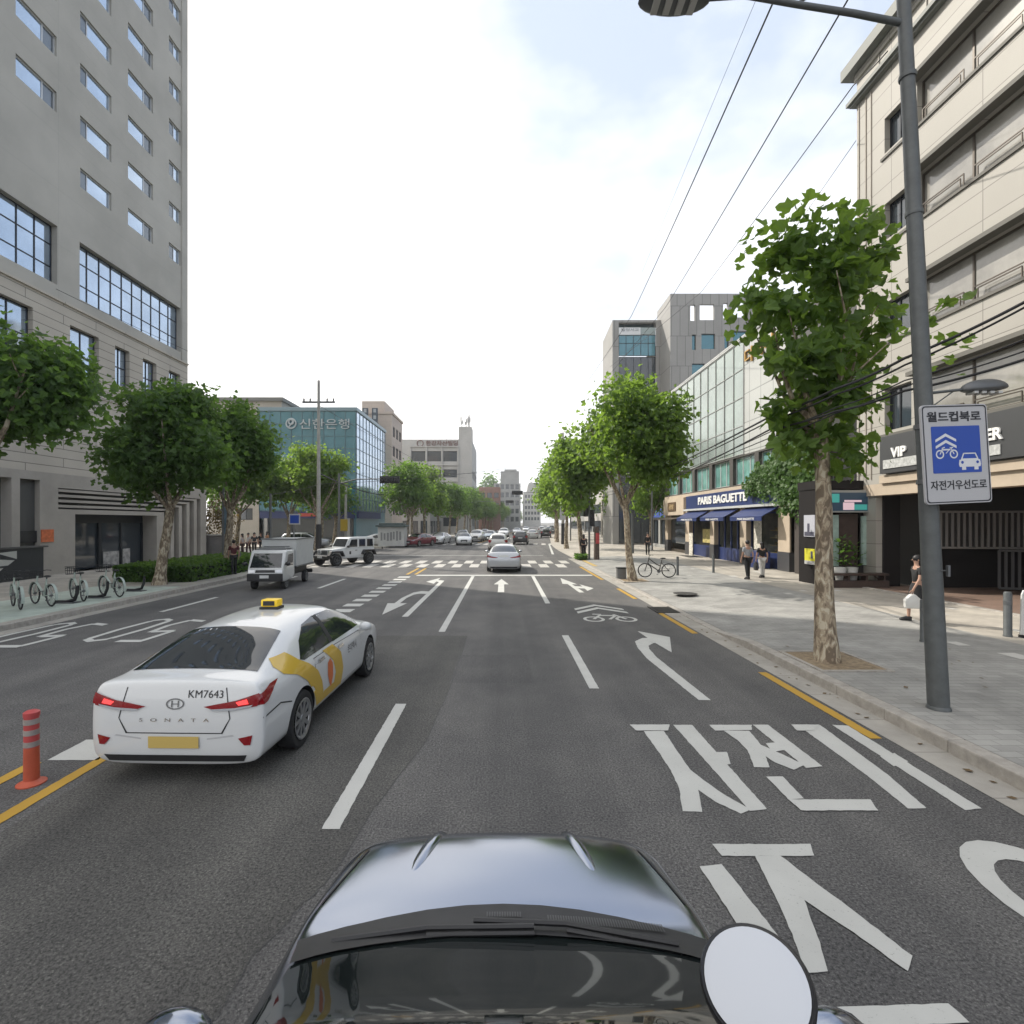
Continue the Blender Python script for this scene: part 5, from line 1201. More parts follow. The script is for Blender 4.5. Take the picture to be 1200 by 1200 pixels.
# --- white off-roader
jp = thing('off_road_car', 'white boxy off-road car with black arches turning at the crossing', 'car')
mb = MB(); mb.prism([(.35, .55), (.35, 1.08), (1.45, 1.18), (1.5, 1.12), (3.95, 1.12), (3.98, .5), (3.3, .45), (.9, .48)], 'x', -.74, .74, .05, 2); jm = mb.mesh('body', BODYP, None, 35); pjj = Projector(jm); mkobj('body', jm, jp)
mb = MB(); mb.prism([(1.45, 1.12), (1.82, 1.78), (1.95, 1.84), (3.85, 1.84), (3.95, 1.74), (3.97, 1.12)], 'x', -.72, .72, .04, 2); tm_ = mb.mesh('hard_top', BODYP, None, 35); pjt2 = Projector(tm_); mkobj('hard_top', tm_, jp)
tp('windscreen', [(-.62, 1.22), (.62, 1.22), (.58, 1.72), (-.58, 1.72)], 'y', (-1,), CAR_GLASS, .006, .1, jp, pjt2)
for s in (-1, 1):
    for q in ([(1.72, 1.2), (1.95, 1.7), (2.45, 1.7), (2.45, 1.2)], [(2.6, 1.2), (2.6, 1.7), (3.15, 1.7), (3.15, 1.2)], [(3.3, 1.2), (3.3, 1.7), (3.8, 1.7), (3.85, 1.2)]): tp('side_window', q, 'x', (s,), CAR_GLASS, .006, .2, jp, pjt2)
    for q in ([(1.55, 1.08), (2.5, 1.08), (2.5, .62), (1.6, .62)], [(2.55, 1.08), (3.2, 1.08), (3.1, .62), (2.55, .62)]):
        d = tp('door', q, 'x', (s,), BODYP, .012, .3, jp, pjj); mb = MB(); mb.box(s * .76 - .015, q[1][0] - .25, .95, s * .76 + .015, q[1][0] - .1, .99); mb.build('handle', BLACKP, d)
    tp('badge', [(1.75, .72), (1.9, .72), (1.9, .92), (1.75, .92)], 'x', (s,), BLACKP, .016, .3, jp, pjj)
    for y in (.62, 3.35):
        mb = MB(); mb.prism([(y - .62, .70), (y - .44, .98), (y + .44, .98), (y + .62, .62), (y + .5, .62), (y + .36, .88), (y - .36, .88), (y - .5, .66)], 'x', s * .70, s * .97, .015); mb.build('wheel_arch', BLACKP, jp)
        wheel(jp, s * .82, y, .405, .26, 5, PD, .6)
    mb = MB(); mb.lathe([(0, 0), (.11, 0), (.11, .03), (0, .05)], (s * .48, .33, .92), 'y', 18); mb.build('headlight', HEAD, jp); mirror(jp, s * .76, 1.6, 1.25, BLACKP, 1.2)
mb = MB()
for k in range(7): mb.box(-.27 + k * .085, .335, .74, -.22 + k * .085, .36, 1.0)
mb.build('grille', BLACKP, jp)
mb = MB(); mb.box(-.82, .0, .5, .82, .28, .70, .05); mb.box(-.5, .05, .42, .5, .3, .55); mb.build('bumper', BLACKP, jp)
mb = MB(); mb.box(-.22, -.03, .54, .22, .0, .66); mb.build('front_plate', PLATE, jp)
mb = MB(); mb.lathe([(.2, 0), (.38, .02), (.4, .1), (.38, .22), (.2, .24)], (0, 3.99, 1.0), 'y', 22); mb.build('spare_wheel', RUBBER, jp, 40)
jp.scale = (.95, .95, .95); jp.location = (-11.2, 31.2, 0); jp.rotation_euler = (0, 0, R(-33))

# --- the dark car that carries the camera
own = thing('dark_car', 'dark blue grey car bonnet with black windscreen base, under the camera', 'car')
OWNP = M('dark_blue_grey_metallic', (.29, .32, .385), .17, 1.0)
OWN = [(-2.1, .70, .42, .7, .85, .5, .83), (-2.0, .84, .34, .92, 1.12, .6, 1.10), (-1.7, .88, .3, .98, 1.36, .60, 1.33), (-1.1, .89, .28, .98, 1.50, .60, 1.46), (0.0, .90, .27, .98, 1.53, .60, 1.48), (.9, .90, .27, .99, 1.50, .60, 1.46), (1.22, .91, .27, .99, 1.44, .70, 1.39), (1.6, .91, .27, 1.0, 1.26, .75, 1.225), (1.98, .91, .27, 1.0, 1.075, .79, 1.055), (2.12, .90, .27, 1.0, 1.055, .76, 1.04), (2.22, .90, .27, .99, 1.065, .76, 1.045), (2.5, .88, .28, .95, 1.045, .70, 1.015), (2.74, .865, .3, .91, 1.012, .68, .98), (2.90, .83, .33, .84, .96, .62, .925), (3.0, .76, .37, .74, .86, .54, .82), (3.06, .66, .42, .64, .74, .46, .71), (3.1, .50, .48, .58, .64, .36, .63)]
me = cut_arches(bake(skin_loft(OWN)), ((-1.35, .33), (2.35, .33)), .375, .90); me.materials[0] = OWNP; pjo = Projector(me); mkobj('body', me, own)
def op(name, polys, axis, signs, m, off=.004, cell=.06, par=own):
    mb = MB()
    for s in signs: pjo.decal(mb, polys, axis, s, off, cell)
    return mb.build(name, m, par, 50)
def arc(x0, x1, yc, ye, n=10): return [(x0 + (x1 - x0) * i / n, ye + (yc - ye) * (1 - (2 * i / n - 1) ** 2)) for i in range(n + 1)]
ws = op('windscreen', arc(-.76, .76, 2.0, 1.82) + arc(.70, -.70, 1.27, 1.2), 'z', (1,), M('tinted_windscreen', (.012, .016, .016), .03, 0, spec=1.0), .006)
cw = op('cowl', arc(-.80, .80, 2.185, 2.0) + arc(.76, -.76, 1.99, 1.82), 'z', (1,), M('cowl_black_plastic', (.022, .022, .023), .55, 0, .2, 8), .014)
mb = MB()
for i in range(44):
    x = .18 + i * .0105; y = 2.115 - .1 * x * x * 1.2; pjo.decal(mb, [(x, y), (x + .006, y), (x + .006, y - .055), (x, y - .055)], 'z', 1, .022, 0)
mb.build('vent_slats', M('vent_grey', (.06, .06, .062), .5), cw); mb = MB()
for i in range(14):
    x = -.07 + i * .0105; pjo.decal(mb, [(x, 2.13), (x + .006, 2.13), (x + .006, 2.1), (x, 2.1)], 'z', 1, .022, 0)
mb.build('vent_slats', M('vent_grey', (.06, .06, .062), .5), cw)
def wiper(pts):
    mb = MB(); mb.tube(pts, .011, 6); mb.tube([(p[0], p[1] - .03, p[2] - .004) for p in pts[1:]], .008, 6); return mb.build('wiper', BLACKP, own)
wiper([(-.12, 2.06, 1.10), (.25, 2.035, 1.105), (.66, 1.93, 1.11)]); wiper([(-.66, 1.97, 1.09), (-.3, 2.02, 1.10), (.12, 2.015, 1.11)])
for s in (-1, 1):                          # two raised creases on the bonnet
    mb = MB(); pts = []
    for i in range(9):
        t = i / 8; x = s * (.44 - .10 * t); y = 2.38 + .56 * t
        loc, no, k, d = pjo.b.ray_cast(Vector((x, y, 5)), Vector((0, 0, -1)))
        pts.append(loc + Vector((0, 0, -.034)))
    mb.tube(pts, [.022, .036, .044, .048, .05, .05, .049, .046, .036], 16); mb.build('bonnet_crease', OWNP, own, 60)
op('bonnet_gap', [(-.80, 2.24), (-.79, 2.24), (-.70, 2.7), (-.71, 2.7)], 'z', (1,), SEAM, .003); op('bonnet_gap', [(.80, 2.24), (.79, 2.24), (.70, 2.7), (.71, 2.7)], 'z', (1,), SEAM, .003)
for s in (-1, 1):
    op('side_window', [(-1.5, 1.06), (-1.2, 1.36), (.85, 1.38), (1.2, 1.3), (1.6, 1.06)], 'x', (s,), CAR_GLASS)
    op('headlight', [(s * .45, .72), (s * .75, .78), (s * .7, .6), (s * .5, .58)], 'y', (1,), HEAD)
    mirror(own, s * .93, 1.58, 1.1, OWNP, 1.15)
    for y in (-1.35, 2.35): wheel(own, s * .79, y, .33, .2)
own.location = (0, 0, 0)
# round white disc on a bracket at the right of the windscreen
dc = thing('round_disc', 'round white disc with a black rim on a bracket at the dark car', 'disc', (.70, 1.42, 1.42))
n_ = Vector((-.28, -.42, .86)).normalized(); q_ = n_.to_track_quat('Z', 'Y'); mt = q_.to_matrix().to_4x4()
def disc(prof, name, m, dn):
    mb = MB(); mb.lathe(prof, (0, 0, dn), 'z', 48); me = mb.mesh(name, m, None, 40); me.transform(mt); return mkobj(name, me, dc)
disc([(0, -.05), (.12, -.05), (.145, -.03), (.147, 0), (.141, .010), (.136, .006), (0, .004)], 'rim', M('black_rubber_rim', (.016, .016, .018), .4), 0)
disc([(0, 0), (.132, 0), (.133, .006), (.11, .010), (0, .013)], 'white_face', M('white_plastic', (.50, .52, .56), .25), .004)
mb = MB(); mb.tube([Vector((.70, 1.42, 1.42)) - n_ * .04, (.74, 1.46, 1.25), (.84, 1.55, 1.08)], .02, 8); mb.build('bracket', BLACKP, dc)
# ------------------------------------------------------------------ trees
def leaf_cloud(rng, center, rx, ry, rz, n, size, per=34, sig=.32, lobed=True, low_cut=-1.0, extra=(), blobs=None):
    """leaves gathered into clumps around twig ends; returns verts, faces"""
    V = []; F = []
    nc = max(6, n // per); cl = []
    if blobs is None:                       # a crown is several overlapping masses, not one egg
        blobs = [(0, 0, 0, rx * .62, rz * .62)]
        while len(blobs) < 11:
            d = Vector((rng.gauss(0, 1), rng.gauss(0, 1), rng.gauss(0, 1))).normalized()
            if d.z < low_cut: continue
            k = rng.uniform(.30, .50); blobs.append((d.x * rx * .72, d.y * rx * .72, d.z * rz * .72, rx * k, rz * k))
    wts = [b[3] * b[3] for b in blobs]
    while len(cl) < nc:
        b = rng.choices(blobs, wts)[0]; d = Vector((rng.gauss(0, 1), rng.gauss(0, 1), rng.gauss(0, 1))).normalized(); r_ = rng.uniform(.35, 1.0) ** .5
        cl.append((Vector((b[0] + d.x * b[3] * r_, b[1] + d.y * b[3] * r_, b[2] + d.z * b[4] * r_)), d, 1.0))
    while False:
        d = Vector((rng.gauss(0, 1), rng.gauss(0, 1), rng.gauss(0, 1))).normalized()
        r_ = rng.uniform(.30, 1.0) ** .5 * (1 + .16 * math.sin(5 * d.x + 3 * d.z + rx) + .12 * math.sin(7 * d.y - 4 * d.z))
        if d.z * r_ < low_cut: continue
        cl.append((Vector((d.x * rx * r_, d.y * ry * r_, d.z * rz * r_)), d, 1.0))
    for e in extra: cl.append((Vector(e[:3]), Vector((0, 0, 1)), e[3]))
    for (c, d, k) in cl:
        for _ in range(int(per * k * rng.uniform(.6, 1.4))):
            p = Vector(center) + c + Vector((rng.gauss(0, sig), rng.gauss(0, sig), rng.gauss(0, sig * .75)))
            nrm = (d * .55 + Vector((rng.uniform(-1, 1), rng.uniform(-1, 1), rng.uniform(-.2, 1.2)))).normalized()
            a = nrm.orthogonal().normalized(); q = rng.uniform(0, 6.283); b = nrm.cross(a)
            u = a * math.cos(q) + b * math.sin(q); v = nrm.cross(u); s = size * rng.uniform(.55, 1.25); u = u * s; v = v * s
            up = nrm * s * .16; i = len(V)
            if lobed:
                V.extend((p, p + v, p - u * .30 + v * .03 + up, p - u * .55 + v * .42 + up * 1.4, p - u * .27 + v * .50 + up * .6, p - u * .24 + v * .80 + up * .3, p + u * .30 + v * .03 + up, p + u * .55 + v * .42 + up * 1.4, p + u * .27 + v * .50 + up * .6, p + u * .24 + v * .80 + up * .3))
                F.append((i, i + 2, i + 3, i + 4, i + 5, i + 1)); F.append((i, i + 1, i + 9, i + 8, i + 7, i + 6))
            else:
                V.extend((p, p - u * .46 + v * .38 + up, p + v * .95, p + u * .46 + v * .38 + up)); F.append((i, i + 1, i + 2, i + 3))
    return V, F
def trunk_mesh(rng, h, r0, r1, lean, limbs, top, rx, rz):
    mb = MB(); pts = []; rad = []
    for i in range(9):
        t = i / 8; pts.append(Vector((lean[0] * t + .04 * math.sin(5 * t + h), lean[1] * t + .03 * math.sin(4 * t), h * t))); k = r0 + (r1 - r0) * t
        rad.append(k * (1.35 if i == 0 else 1.12 if i == 1 else 1) * rng.uniform(.96, 1.05))
    mb.tube([pts[0] - Vector((0, 0, .15))] + pts, [rad[0] * 1.1] + rad, 14)
    tip = pts[-1]
    for k in range(limbs):
        a = 6.283 * k / limbs + rng.uniform(-.4, .4); q = rng.uniform(.35, .85); hh = rng.uniform(.5, .9) * (top - h)
        e = tip + Vector((math.cos(a) * rx * q, math.sin(a) * rx * q, hh)); m = tip + (e - tip) * .45 + Vector((math.cos(a) * .15, math.sin(a) * .15, -.1))
        s = tip - Vector((0, 0, rng.uniform(.0, .35) * (h * .25)))
        mb.tube([s, m, e], [r1 * .62, r1 * .38, r1 * .12], 7)
        for j in range(2):
            f = m.lerp(e, rng.uniform(.2, .8)); g_ = f + Vector((rng.uniform(-.7, .7), rng.uniform(-.7, .7), rng.uniform(.2, .9)))
            mb.tube([f, g_], [r1 * .2, r1 * .06], 5)
    return mb
def tree(label, x, y, z0, h, r0, lean, zc, rx, rz, n, size, seed, group=None, lobed=True, mat=None, sig=.32, extra=(), low=-1, off=(0, 0), per=34, limbs=6, blobs=None):
    rng = random.Random(seed); t = thing('plane_tree', label, 'tree', (x, y, z0), group)
    tb = trunk_mesh(rng, h, r0, r0 * .72, lean, limbs, zc + rz * .5 - z0, rx, rz); mkobj('trunk', tb.mesh('trunk', BARK, None, 50), t)
    V, F = leaf_cloud(rng, (lean[0] + off[0], lean[1] + off[1], zc - z0), rx, rx, rz, n, size, per, sig, lobed, low, extra, blobs)
    mb = MB(); mb.add(V, F); mkobj('crown', mb.mesh('crown', mat or LEAF, fix=False), t)
    return t
# right-hand row
NB = []
for (cx, cy_, rx_, rz_, dy) in ((928, 345, 44, 62, .1), (962, 285, 40, 38, -.2), (1010, 285, 42, 42, .3), (1048, 290, 32, 46, 0), (945, 410, 40, 40, -.3), (1030, 375, 34, 50, .3), (985, 470, 52, 40, .2), (940, 490, 32, 42, -.1), (1038, 430, 22, 30, .1), (982, 535, 32, 34, -.2), (985, 350, 34, 40, -.4), (905, 300, 20, 30, 0)):
    kk_ = 9.4 / 600; NB.append(((cx - 972) * kk_, dy, (612 - cy_) * kk_ + CH - PH - 5.7, rx_ * kk_, rz_ * kk_))
near = tree('nearest plane tree on the right, in an earth square by the lamp pole', 5.98, 9.4, PH, 4.3, .165, (-.1, .15), 5.85, 1.2, 1.9, 2400, .23, 11, extra=((2.3, .1, 1.0, .4), (2.5, .1, .25, .5), (2.2, 0, -.2, .4), (1.75, .1, .5, .5)), sig=.19, per=20, blobs=NB, limbs=8)
tree('second plane tree on the right with a bicycle leaning at its foot', 5.85, 23.2, .15, 3.3, .17, (-.35, .1), 6.45, 2.35, 2.65, 9500, .22, 12, sig=.34, low=-.85)
tree('third plane tree on the right beside the signal pole', 5.9, 37.4, .12, 3.2, .2, (-.5, 0), 6.6, 2.5, 3.4, 6500, .3, 13, sig=.42, mat=LEAF, low=-.85)
# left-hand row
tree('plane tree at the left edge whose trunk stands outside the view', -13.6, 13.2, PH, 3.8, .2, (0, 0), 6.6, 2.15, 1.95, 9500, .21, 14, mat=LEAF2, low=-.9)
tree('second plane tree on the left, right of the rental bicycles', -14.1, 21.0, PH, 3.3, .21, (.3, .2), 5.95, 2.45, 2.25, 12500, .21, 15, mat=LEAF2, low=-.85)
tree('third plane tree on the left with forked pale trunk', -13.8, 25.6, PH, 3.2, .2, (0, .2), 6.0, 2.05, 2.4, 9000, .22, 16, mat=LEAF2, low=-.85)
tree('fourth plane tree on the left, behind the box truck', -16.2, 44.5, PH, 3.3, .22, (0, 0), 7.2, 2.5, 2.8, 8000, .26, 17, sig=.42, low=-.85)
tree('bright green plane tree behind the third left trunk', -19.5, 46.5, PH, 3.0, .2, (0, 0), 6.6, 2.4, 3.2, 4200, .32, 18, sig=.42)
# shared prototypes for the rows further off
P = [tree('plane tree in the left row, first beyond the side street', -10.9, 57.5, PH, 3.4, .22, (.2, 0), 6.4, 2.9, 2.7, 3600, .36, 31, 'plane trees along the far left kerb', False, LEAF2, .45, low=-.8),
     tree('plane tree in the left row, second beyond the side street', -11.6, 65.5, PH, 3.3, .2, (-.2, 0), 6.5, 2.9, 2.9, 3600, .36, 32, 'plane trees along the far left kerb', False, LEAF, .45, low=-.8),
     tree('plane tree on the right beyond the signal pole', 6.4, 52, .1, 3.2, .2, (0, 0), 6.6, 2.6, 3.2, 3600, .36, 33, 'plane trees along the far right kerb', False, LEAF, .45, low=-.85)]
rng = random.Random(5)
ycur = 73.0
while ycur < 330:
    c = copy_tree(P[rng.randrange(2)]); c.location = (-12.9 + bend(ycur) + rng.uniform(-.3, .3), ycur, PH); c.rotation_euler.z = rng.uniform(0, 6.28); k = rng.uniform(.9, 1.1); c.scale = (k, k, k * 1.02)
    tag(c, 'plane tree in the long row shrinking away along the left kerb', 'tree', 'plane trees along the far left kerb'); ycur += 8.2 + ycur * .012
for x, y, k in ((7.2, 69, 1.15), (8.4, 82, 1.1), (10.0, 97, 1.15), (12.2, 115, 1.1), (14.2, 136, 1.1), (16.8, 162, 1.1), (20.5, 200, 1.15), (25, 250, 1.2)):
    c = copy_tree(P[2]); c.location = (x, y, .05); c.rotation_euler.z = rng.uniform(0, 6.28); c.scale = (k, k, k * 1.05)
    tag(c, 'plane tree in the long row shrinking away along the right kerb', 'tree', 'plane trees along the far right kerb')
for x, y, lab in ((14.0, 48.6, 'slim plane tree standing by the bakery building corner'), (14.9, 66, 'slim plane tree on the far right plaza near shops')):
    c = copy_tree(P[2]); c.location = (x, y, .1); c.scale = (.75, .75, .92); c.rotation_euler.z = 2; tag(c, lab, 'tree', 'plane trees on the right plaza')
for x, y, lab in ((-24.5, 47, 'dark tree behind the pedestrians on the left pavement'), (-25.5, 40.8, 'dark garden tree right behind the hotel corner'), (-19.6, 55, 'tree in front of the bank building')):
    c = copy_tree(P[0]); c.location = (x, y, PH); c.rotation_euler.z = x; tag(c, lab, 'tree', 'trees behind the left pavement')
for k in range(4):
    c = copy_tree(P[k % 2]); c.location = (-20.5 - k * 2.2, 62 + k * 9, PH); c.scale = (1, 1, .85); c.rotation_euler.z = k; tag(c, 'dark tree among the planting before the far left shops', 'tree', 'trees before the far left shops')
# wooded hill far away
mb = MB(); rng = random.Random(8); V, F = leaf_cloud(rng, (-13, 340, 15), 20, 20, 17, 9000, 2.2, 40, 2.6, False)
mb.add(V, F); o = mb.build('wooded_hill', LEAF2, fix=False); tag(o, kind='stuff')
# earth squares at tree feet
for i, (x, y, lab) in enumerate(((5.98, 9.4, 'square earth tree pit round the nearest right trunk'), (5.85, 23.2, 'square earth tree pit round the trunk with the bicycle'))):
    t = thing('tree_pit', lab, 'tree pit', (x, y, PH)); zz = PH if i == 0 else .06
    mb = MB(); s = .62
    mb.face([(x - s * .8, y - s, zz + .008), (x + s, y - s, zz + .012), (x + s, y + s, zz + .012), (x - s * .8, y + s, zz + .008)]); mb.build('earth', EARTH, t)
    mb = MB()
    for a, b, c, d in ((-s * .8 - .07, -s - .07, s + .07, -s), (-s * .8 - .07, s, s + .07, s + .07), (-s * .8 - .07, -s, -s * .8, s), (s, -s, s + .07, s)): mb.box(x + a, y + b, zz - .02, x + c, y + d, zz + .022)
    mb.build('stone_edging', GRAN, t)
# hedge, low wall and garden planting on the left
mb = MB(); rng = random.Random(21); V = []; F = []
def fuzzy_box(x0, x1, y0, y1, z0, z1, n, size):
    V = []; F = []
    for _ in range(n):
        p = Vector((rng.uniform(x0, x1), rng.uniform(y0, y1), rng.uniform(z0, z1)))
        k = rng.randrange(3)
        if k == 0: p.z = z1 + rng.gauss(0, .03)
        elif k == 1 and rng.random() < .35: p.y = y0 + rng.gauss(0, .03)
        elif k == 1: p.x = rng.choice((x0, x1)) + rng.gauss(0, .03)
        nrm = Vector((rng.uniform(-1, 1), rng.uniform(-1, 1), rng.uniform(0, 1.2))).normalized(); u = nrm.orthogonal().normalized() * size; v = nrm.cross(u); i = len(V)
        V.extend((p - u * .5, p + v * .5, p + u * .5, p - v * .5)); F.append((i, i + 1, i + 2, i + 3))
    return V, F
hd = thing('hedge', 'low dark clipped hedge at the foot of the second left tree', 'hedge', (-14.6, 25, PH))
V, F = fuzzy_box(-16.6, -13.3, 21.8, 31, PH, .85, 7500, .15); mb.add(V, F); mb.build('foliage', LEAF2, hd, fix=False)
mb = MB(); mb.box(-16.5, 21.9, PH - .02, -13.4, 30.9, .72); mb.build('dark_core', M('hedge_inside', (.012, .02, .01), .9), hd)  # solid near-black box filling the hedge behind its leaves
mb = MB(); mb.box(-26, 38.5, PH, -20.6, 38.85, 1.7); gw = thing('garden_wall', 'low grey brick garden wall right of the hotel entrance block', 'wall', (-21, 38.6, PH)); mb.build('brickwork', MP('grey_brick', (.16, .15, .14), (.13, .125, .12), (.2, .19, .18), .25, .08, .01, 'y', .85), gw); mb = MB(); mb.box(-26.1, 38.4, 1.7, -20.5, 38.95, 1.78); mb.build('coping', CONC, gw)
for k, (x, y) in enumerate(((-24.6, 39.8), (-23.2, 39.9), (-21.8, 39.7))):
    sh = thing('garden_shrub', ('brownish shrub behind the grey garden wall, nearest the hotel', 'brownish shrub behind the grey garden wall, middle one', 'brownish shrub behind the grey garden wall, nearest the trunk')[k], 'shrub', (x, y, PH), 'shrubs behind the garden wall')
    r2 = random.Random(60 + k); V, F = leaf_cloud(r2, (0, 0, 2.5), 1.0, .9, 1.9, 1100, .16, 26, .25, False); mb = MB(); mb.add(V, F); mkobj('foliage', mb.mesh('foliage', leaf_mat('rusty_leaf', (.05, .045, .02), (.15, .11, .05), (.2, .14, .04)) if 'rusty_leaf' not in MATS else MATS['rusty_leaf'], fix=False), sh)
    mb = MB(); mb.tube([(0, 0, 0), (.1, 0, 1.3), (-.1, 0, 2.6)], [.07, .05, .02], 6); mkobj('stem', mb.mesh('stem', BARK), sh)
# ivy over the end of the bakery building
iv = thing('ivy', 'ivy hanging over the right end of the bakery sign', 'ivy', (14.4, 26, 2)); rng = random.Random(77); V = []; F = []
def ivy_leaf(p, nrm, s):
    u = nrm.orthogonal().normalized(); q = rng.uniform(0, 6.28); w = nrm.cross(u); a = u * math.cos(q) + w * math.sin(q); b = nrm.cross(a); i = len(V)
    V.extend((p, p - a * s * .5 + b * s * .5, p + b * s, p + a * s * .5 + b * s * .5)); F.append((i, i + 1, i + 2, i + 3))
for _ in range(9000):
    k = rng.random()
    if k < .62:     # thick curtain on the corner
        y = 22.7 + 3.8 * rng.random(); z = 1.9 + 5.4 * rng.random() ** .9; t_ = (y - 22.7) / 3.8
        if z < 2.6 + .9 * math.sin(y * 3.1) * .6 + abs(t_ - .35) * 1.8: continue
        p = Vector((14.35 + rng.gauss(0, .22), y, z))
    elif k < .88:   # over the sign
        y = 26.4 + 3.6 * rng.random() ** 1.3; z = 4.8 + rng.gauss(0, .2) - rng.random() ** 3 * (1.0 if y < 28.5 else .4) + (.9 * rng.random() if y < 29 else 0)
        p = Vector((14.3 + rng.gauss(0, .16), y, z))
    else:
        y = 26.2 + rng.random() * 3; z = 5 + rng.random() * 2.2 * (1 - (y - 26.2) / 3.4); p = Vector((14.5 + rng.gauss(0, .06), y, z))
    ivy_leaf(p, Vector((-1 + rng.uniform(-.5, .5), -.3 + rng.uniform(-.8, .8), rng.uniform(-.2, .9))).normalized(), rng.uniform(.12, .24))
mb = MB(); mb.add(V, F); mb.build('foliage', IVY, iv, fix=False)
mb = MB(); mb.box(14.55, 23.0, PH, 15.2, 25.6, 6.6); mb.build('overgrown_pier', M('dark_brown_pier', (.06, .05, .045), .8), iv)
mb = MB(); rng = random.Random(5); V = []; F = []
for _ in range(420):
    p = Vector((5.55 + rng.uniform(-.35, .35), 36.6 + rng.uniform(-.7, .7), .1 + rng.random() * .3)); ivy_leaf(p, Vector((rng.uniform(-1, 1), rng.uniform(-1, 1), 1)).normalized(), .2)
mb.add(V, F); tag(mb.build('grass_tuft', IVY, fix=False), 'small grassy tuft at the foot of the third right tree', 'plant')

rng = random.Random(91); V = []; F = []
for _ in range(90):
    k = rng.random()
    p = Vector((5.12 - abs(rng.gauss(0, .12)), rng.uniform(2, 24), .016)) if k < .6 else Vector((rng.uniform(5.5, 9), rng.uniform(6, 16), PH + .02)) if k < .9 else Vector((-12.1 + abs(rng.gauss(0, .1)), rng.uniform(8, 25), .016))
    if 5.4 < p.x < 8.4 and p.y > KE: continue
    s_ = rng.uniform(.018, .05); q = rng.uniform(0, 6.28); a = Vector((math.cos(q), math.sin(q), rng.uniform(-.15, .15))) * s_; b = Vector((-math.sin(q), math.cos(q), rng.uniform(-.1, .25))) * s_ * .7; i = len(V)
    V.extend((p - a, p - b, p + a, p + b)); F.append((i, i + 1, i + 2, i + 3))
mb = MB(); mb.add(V, F); tag(mb.build('fallen_leaves', M('dry_brown_leaf', (.13, .085, .04), .8, 0, .4, 9), fix=False), kind='stuff')
# ------------------------------------------------------------------ lamp pole with road sign
LP = Vector((5.95, 7.0, PH)); lean = Vector((-.52, -.05, 0))
lamp = thing('street_lamp', 'tall dark grey street lamp pole on the right pavement with bicycle road sign', 'street lamp', LP)
def lp(z): return LP + Vector((0, 0, z - PH)) + lean * ((z - PH) / 9.7)
mb = MB(); mb.tube([lp(PH - .05), lp(1.5), lp(4), lp(7), lp(10.6)], [.125, .118, .105, .092, .075], 20)
for z in (6.9, 8.75): mb.lathe([(.1, -.03), (.105, 0), (.1, .03)], lp(z), 'z', 18)
mb.lathe([(.14, 0), (.14, .02), (.125, .05)], LP, 'z', 20); mb.build('pole', POLE, lamp, 40)
a0 = lp(9.47)
mb = MB(); mb.tube([a0, a0 + Vector((-.7, 0, .14)), (4.0, 7.0, 9.78), (3.3, 7.0, 9.9), (2.75, 7.0, 9.86)], [.045, .042, .04, .038, .036], 10)
mb.tube([lp(10.3), (4.6, 7, 10.1), (4.0, 7.0, 9.79)], .018, 6); mb.build('arm', POLE, lamp, 50)
def lamp_head(c, L, W, rot, par, name='lamp_head'):
    mb = MB(); bm = bmesh.new(); bmesh.ops.create_uvsphere(bm, u_segments=22, v_segments=12, radius=1)
    for v in bm.verts:
        v.co = Vector((v.co.x * L / 2, v.co.y * W / 2, v.co.z * (.13 if v.co.z > 0 else .05)))
    bmesh.ops.rotate(bm, verts=bm.verts, matrix=Matrix.Rotation(rot, 3, 'Y')); bmesh.ops.translate(bm, verts=bm.verts, vec=Vector(c)); mb.add_bm(bm); o = mb.build(name, M('lamp_housing_grey', (.13, .135, .14), .45, .4), par, 60)
    mb = MB(); ca = Vector(c)
    for k in range(4): mb.box(ca.x - L * .3 + k * L * .17, ca.y - W * .28, ca.z - .075, ca.x - L * .3 + k * L * .17 + L * .09, ca.y + W * .28, ca.z - .045)
    mb.build('diffuser', M('lamp_lens', (.5, .5, .48), .3), o); return o
lamp_head((2.33, 7.0, 9.82), .98, .42, 0, lamp)
b0 = lp(4.45); mb = MB(); mb.tube([b0, b0 + Vector((.55, 0, .06))], .02, 8); mb.tube([lp(4.2), b0 + Vector((.42, 0, .04))], .009, 6)
mb.box(b0.x + .02, b0.y + .06, 4.2, b0.x + .12, b0.y + .12, 4.75); mb.build('arm', POLE, lamp, 50)
lamp_head(b0 + Vector((.83, 0, .07)), .64, .24, R(-4), lamp)
for z in (4.0, 3.25):
    mb = MB(); mb.lathe([(.125, -.03), (.125, .03)], lp(z), 'z', 16); mb.build('sign_clamp', STEEL, lamp)
mb = MB(); mb.tube([lp(2.05) + Vector((.02, -.12, 0)), lp(2.05) + Vector((.13, -.1, 0))], .008, 6); mb.box(lp(2).x + .11, 6.86, 1.97, lp(2).x + .14, 6.9, 2.12); mb.build('small_bracket', STEEL, lamp)
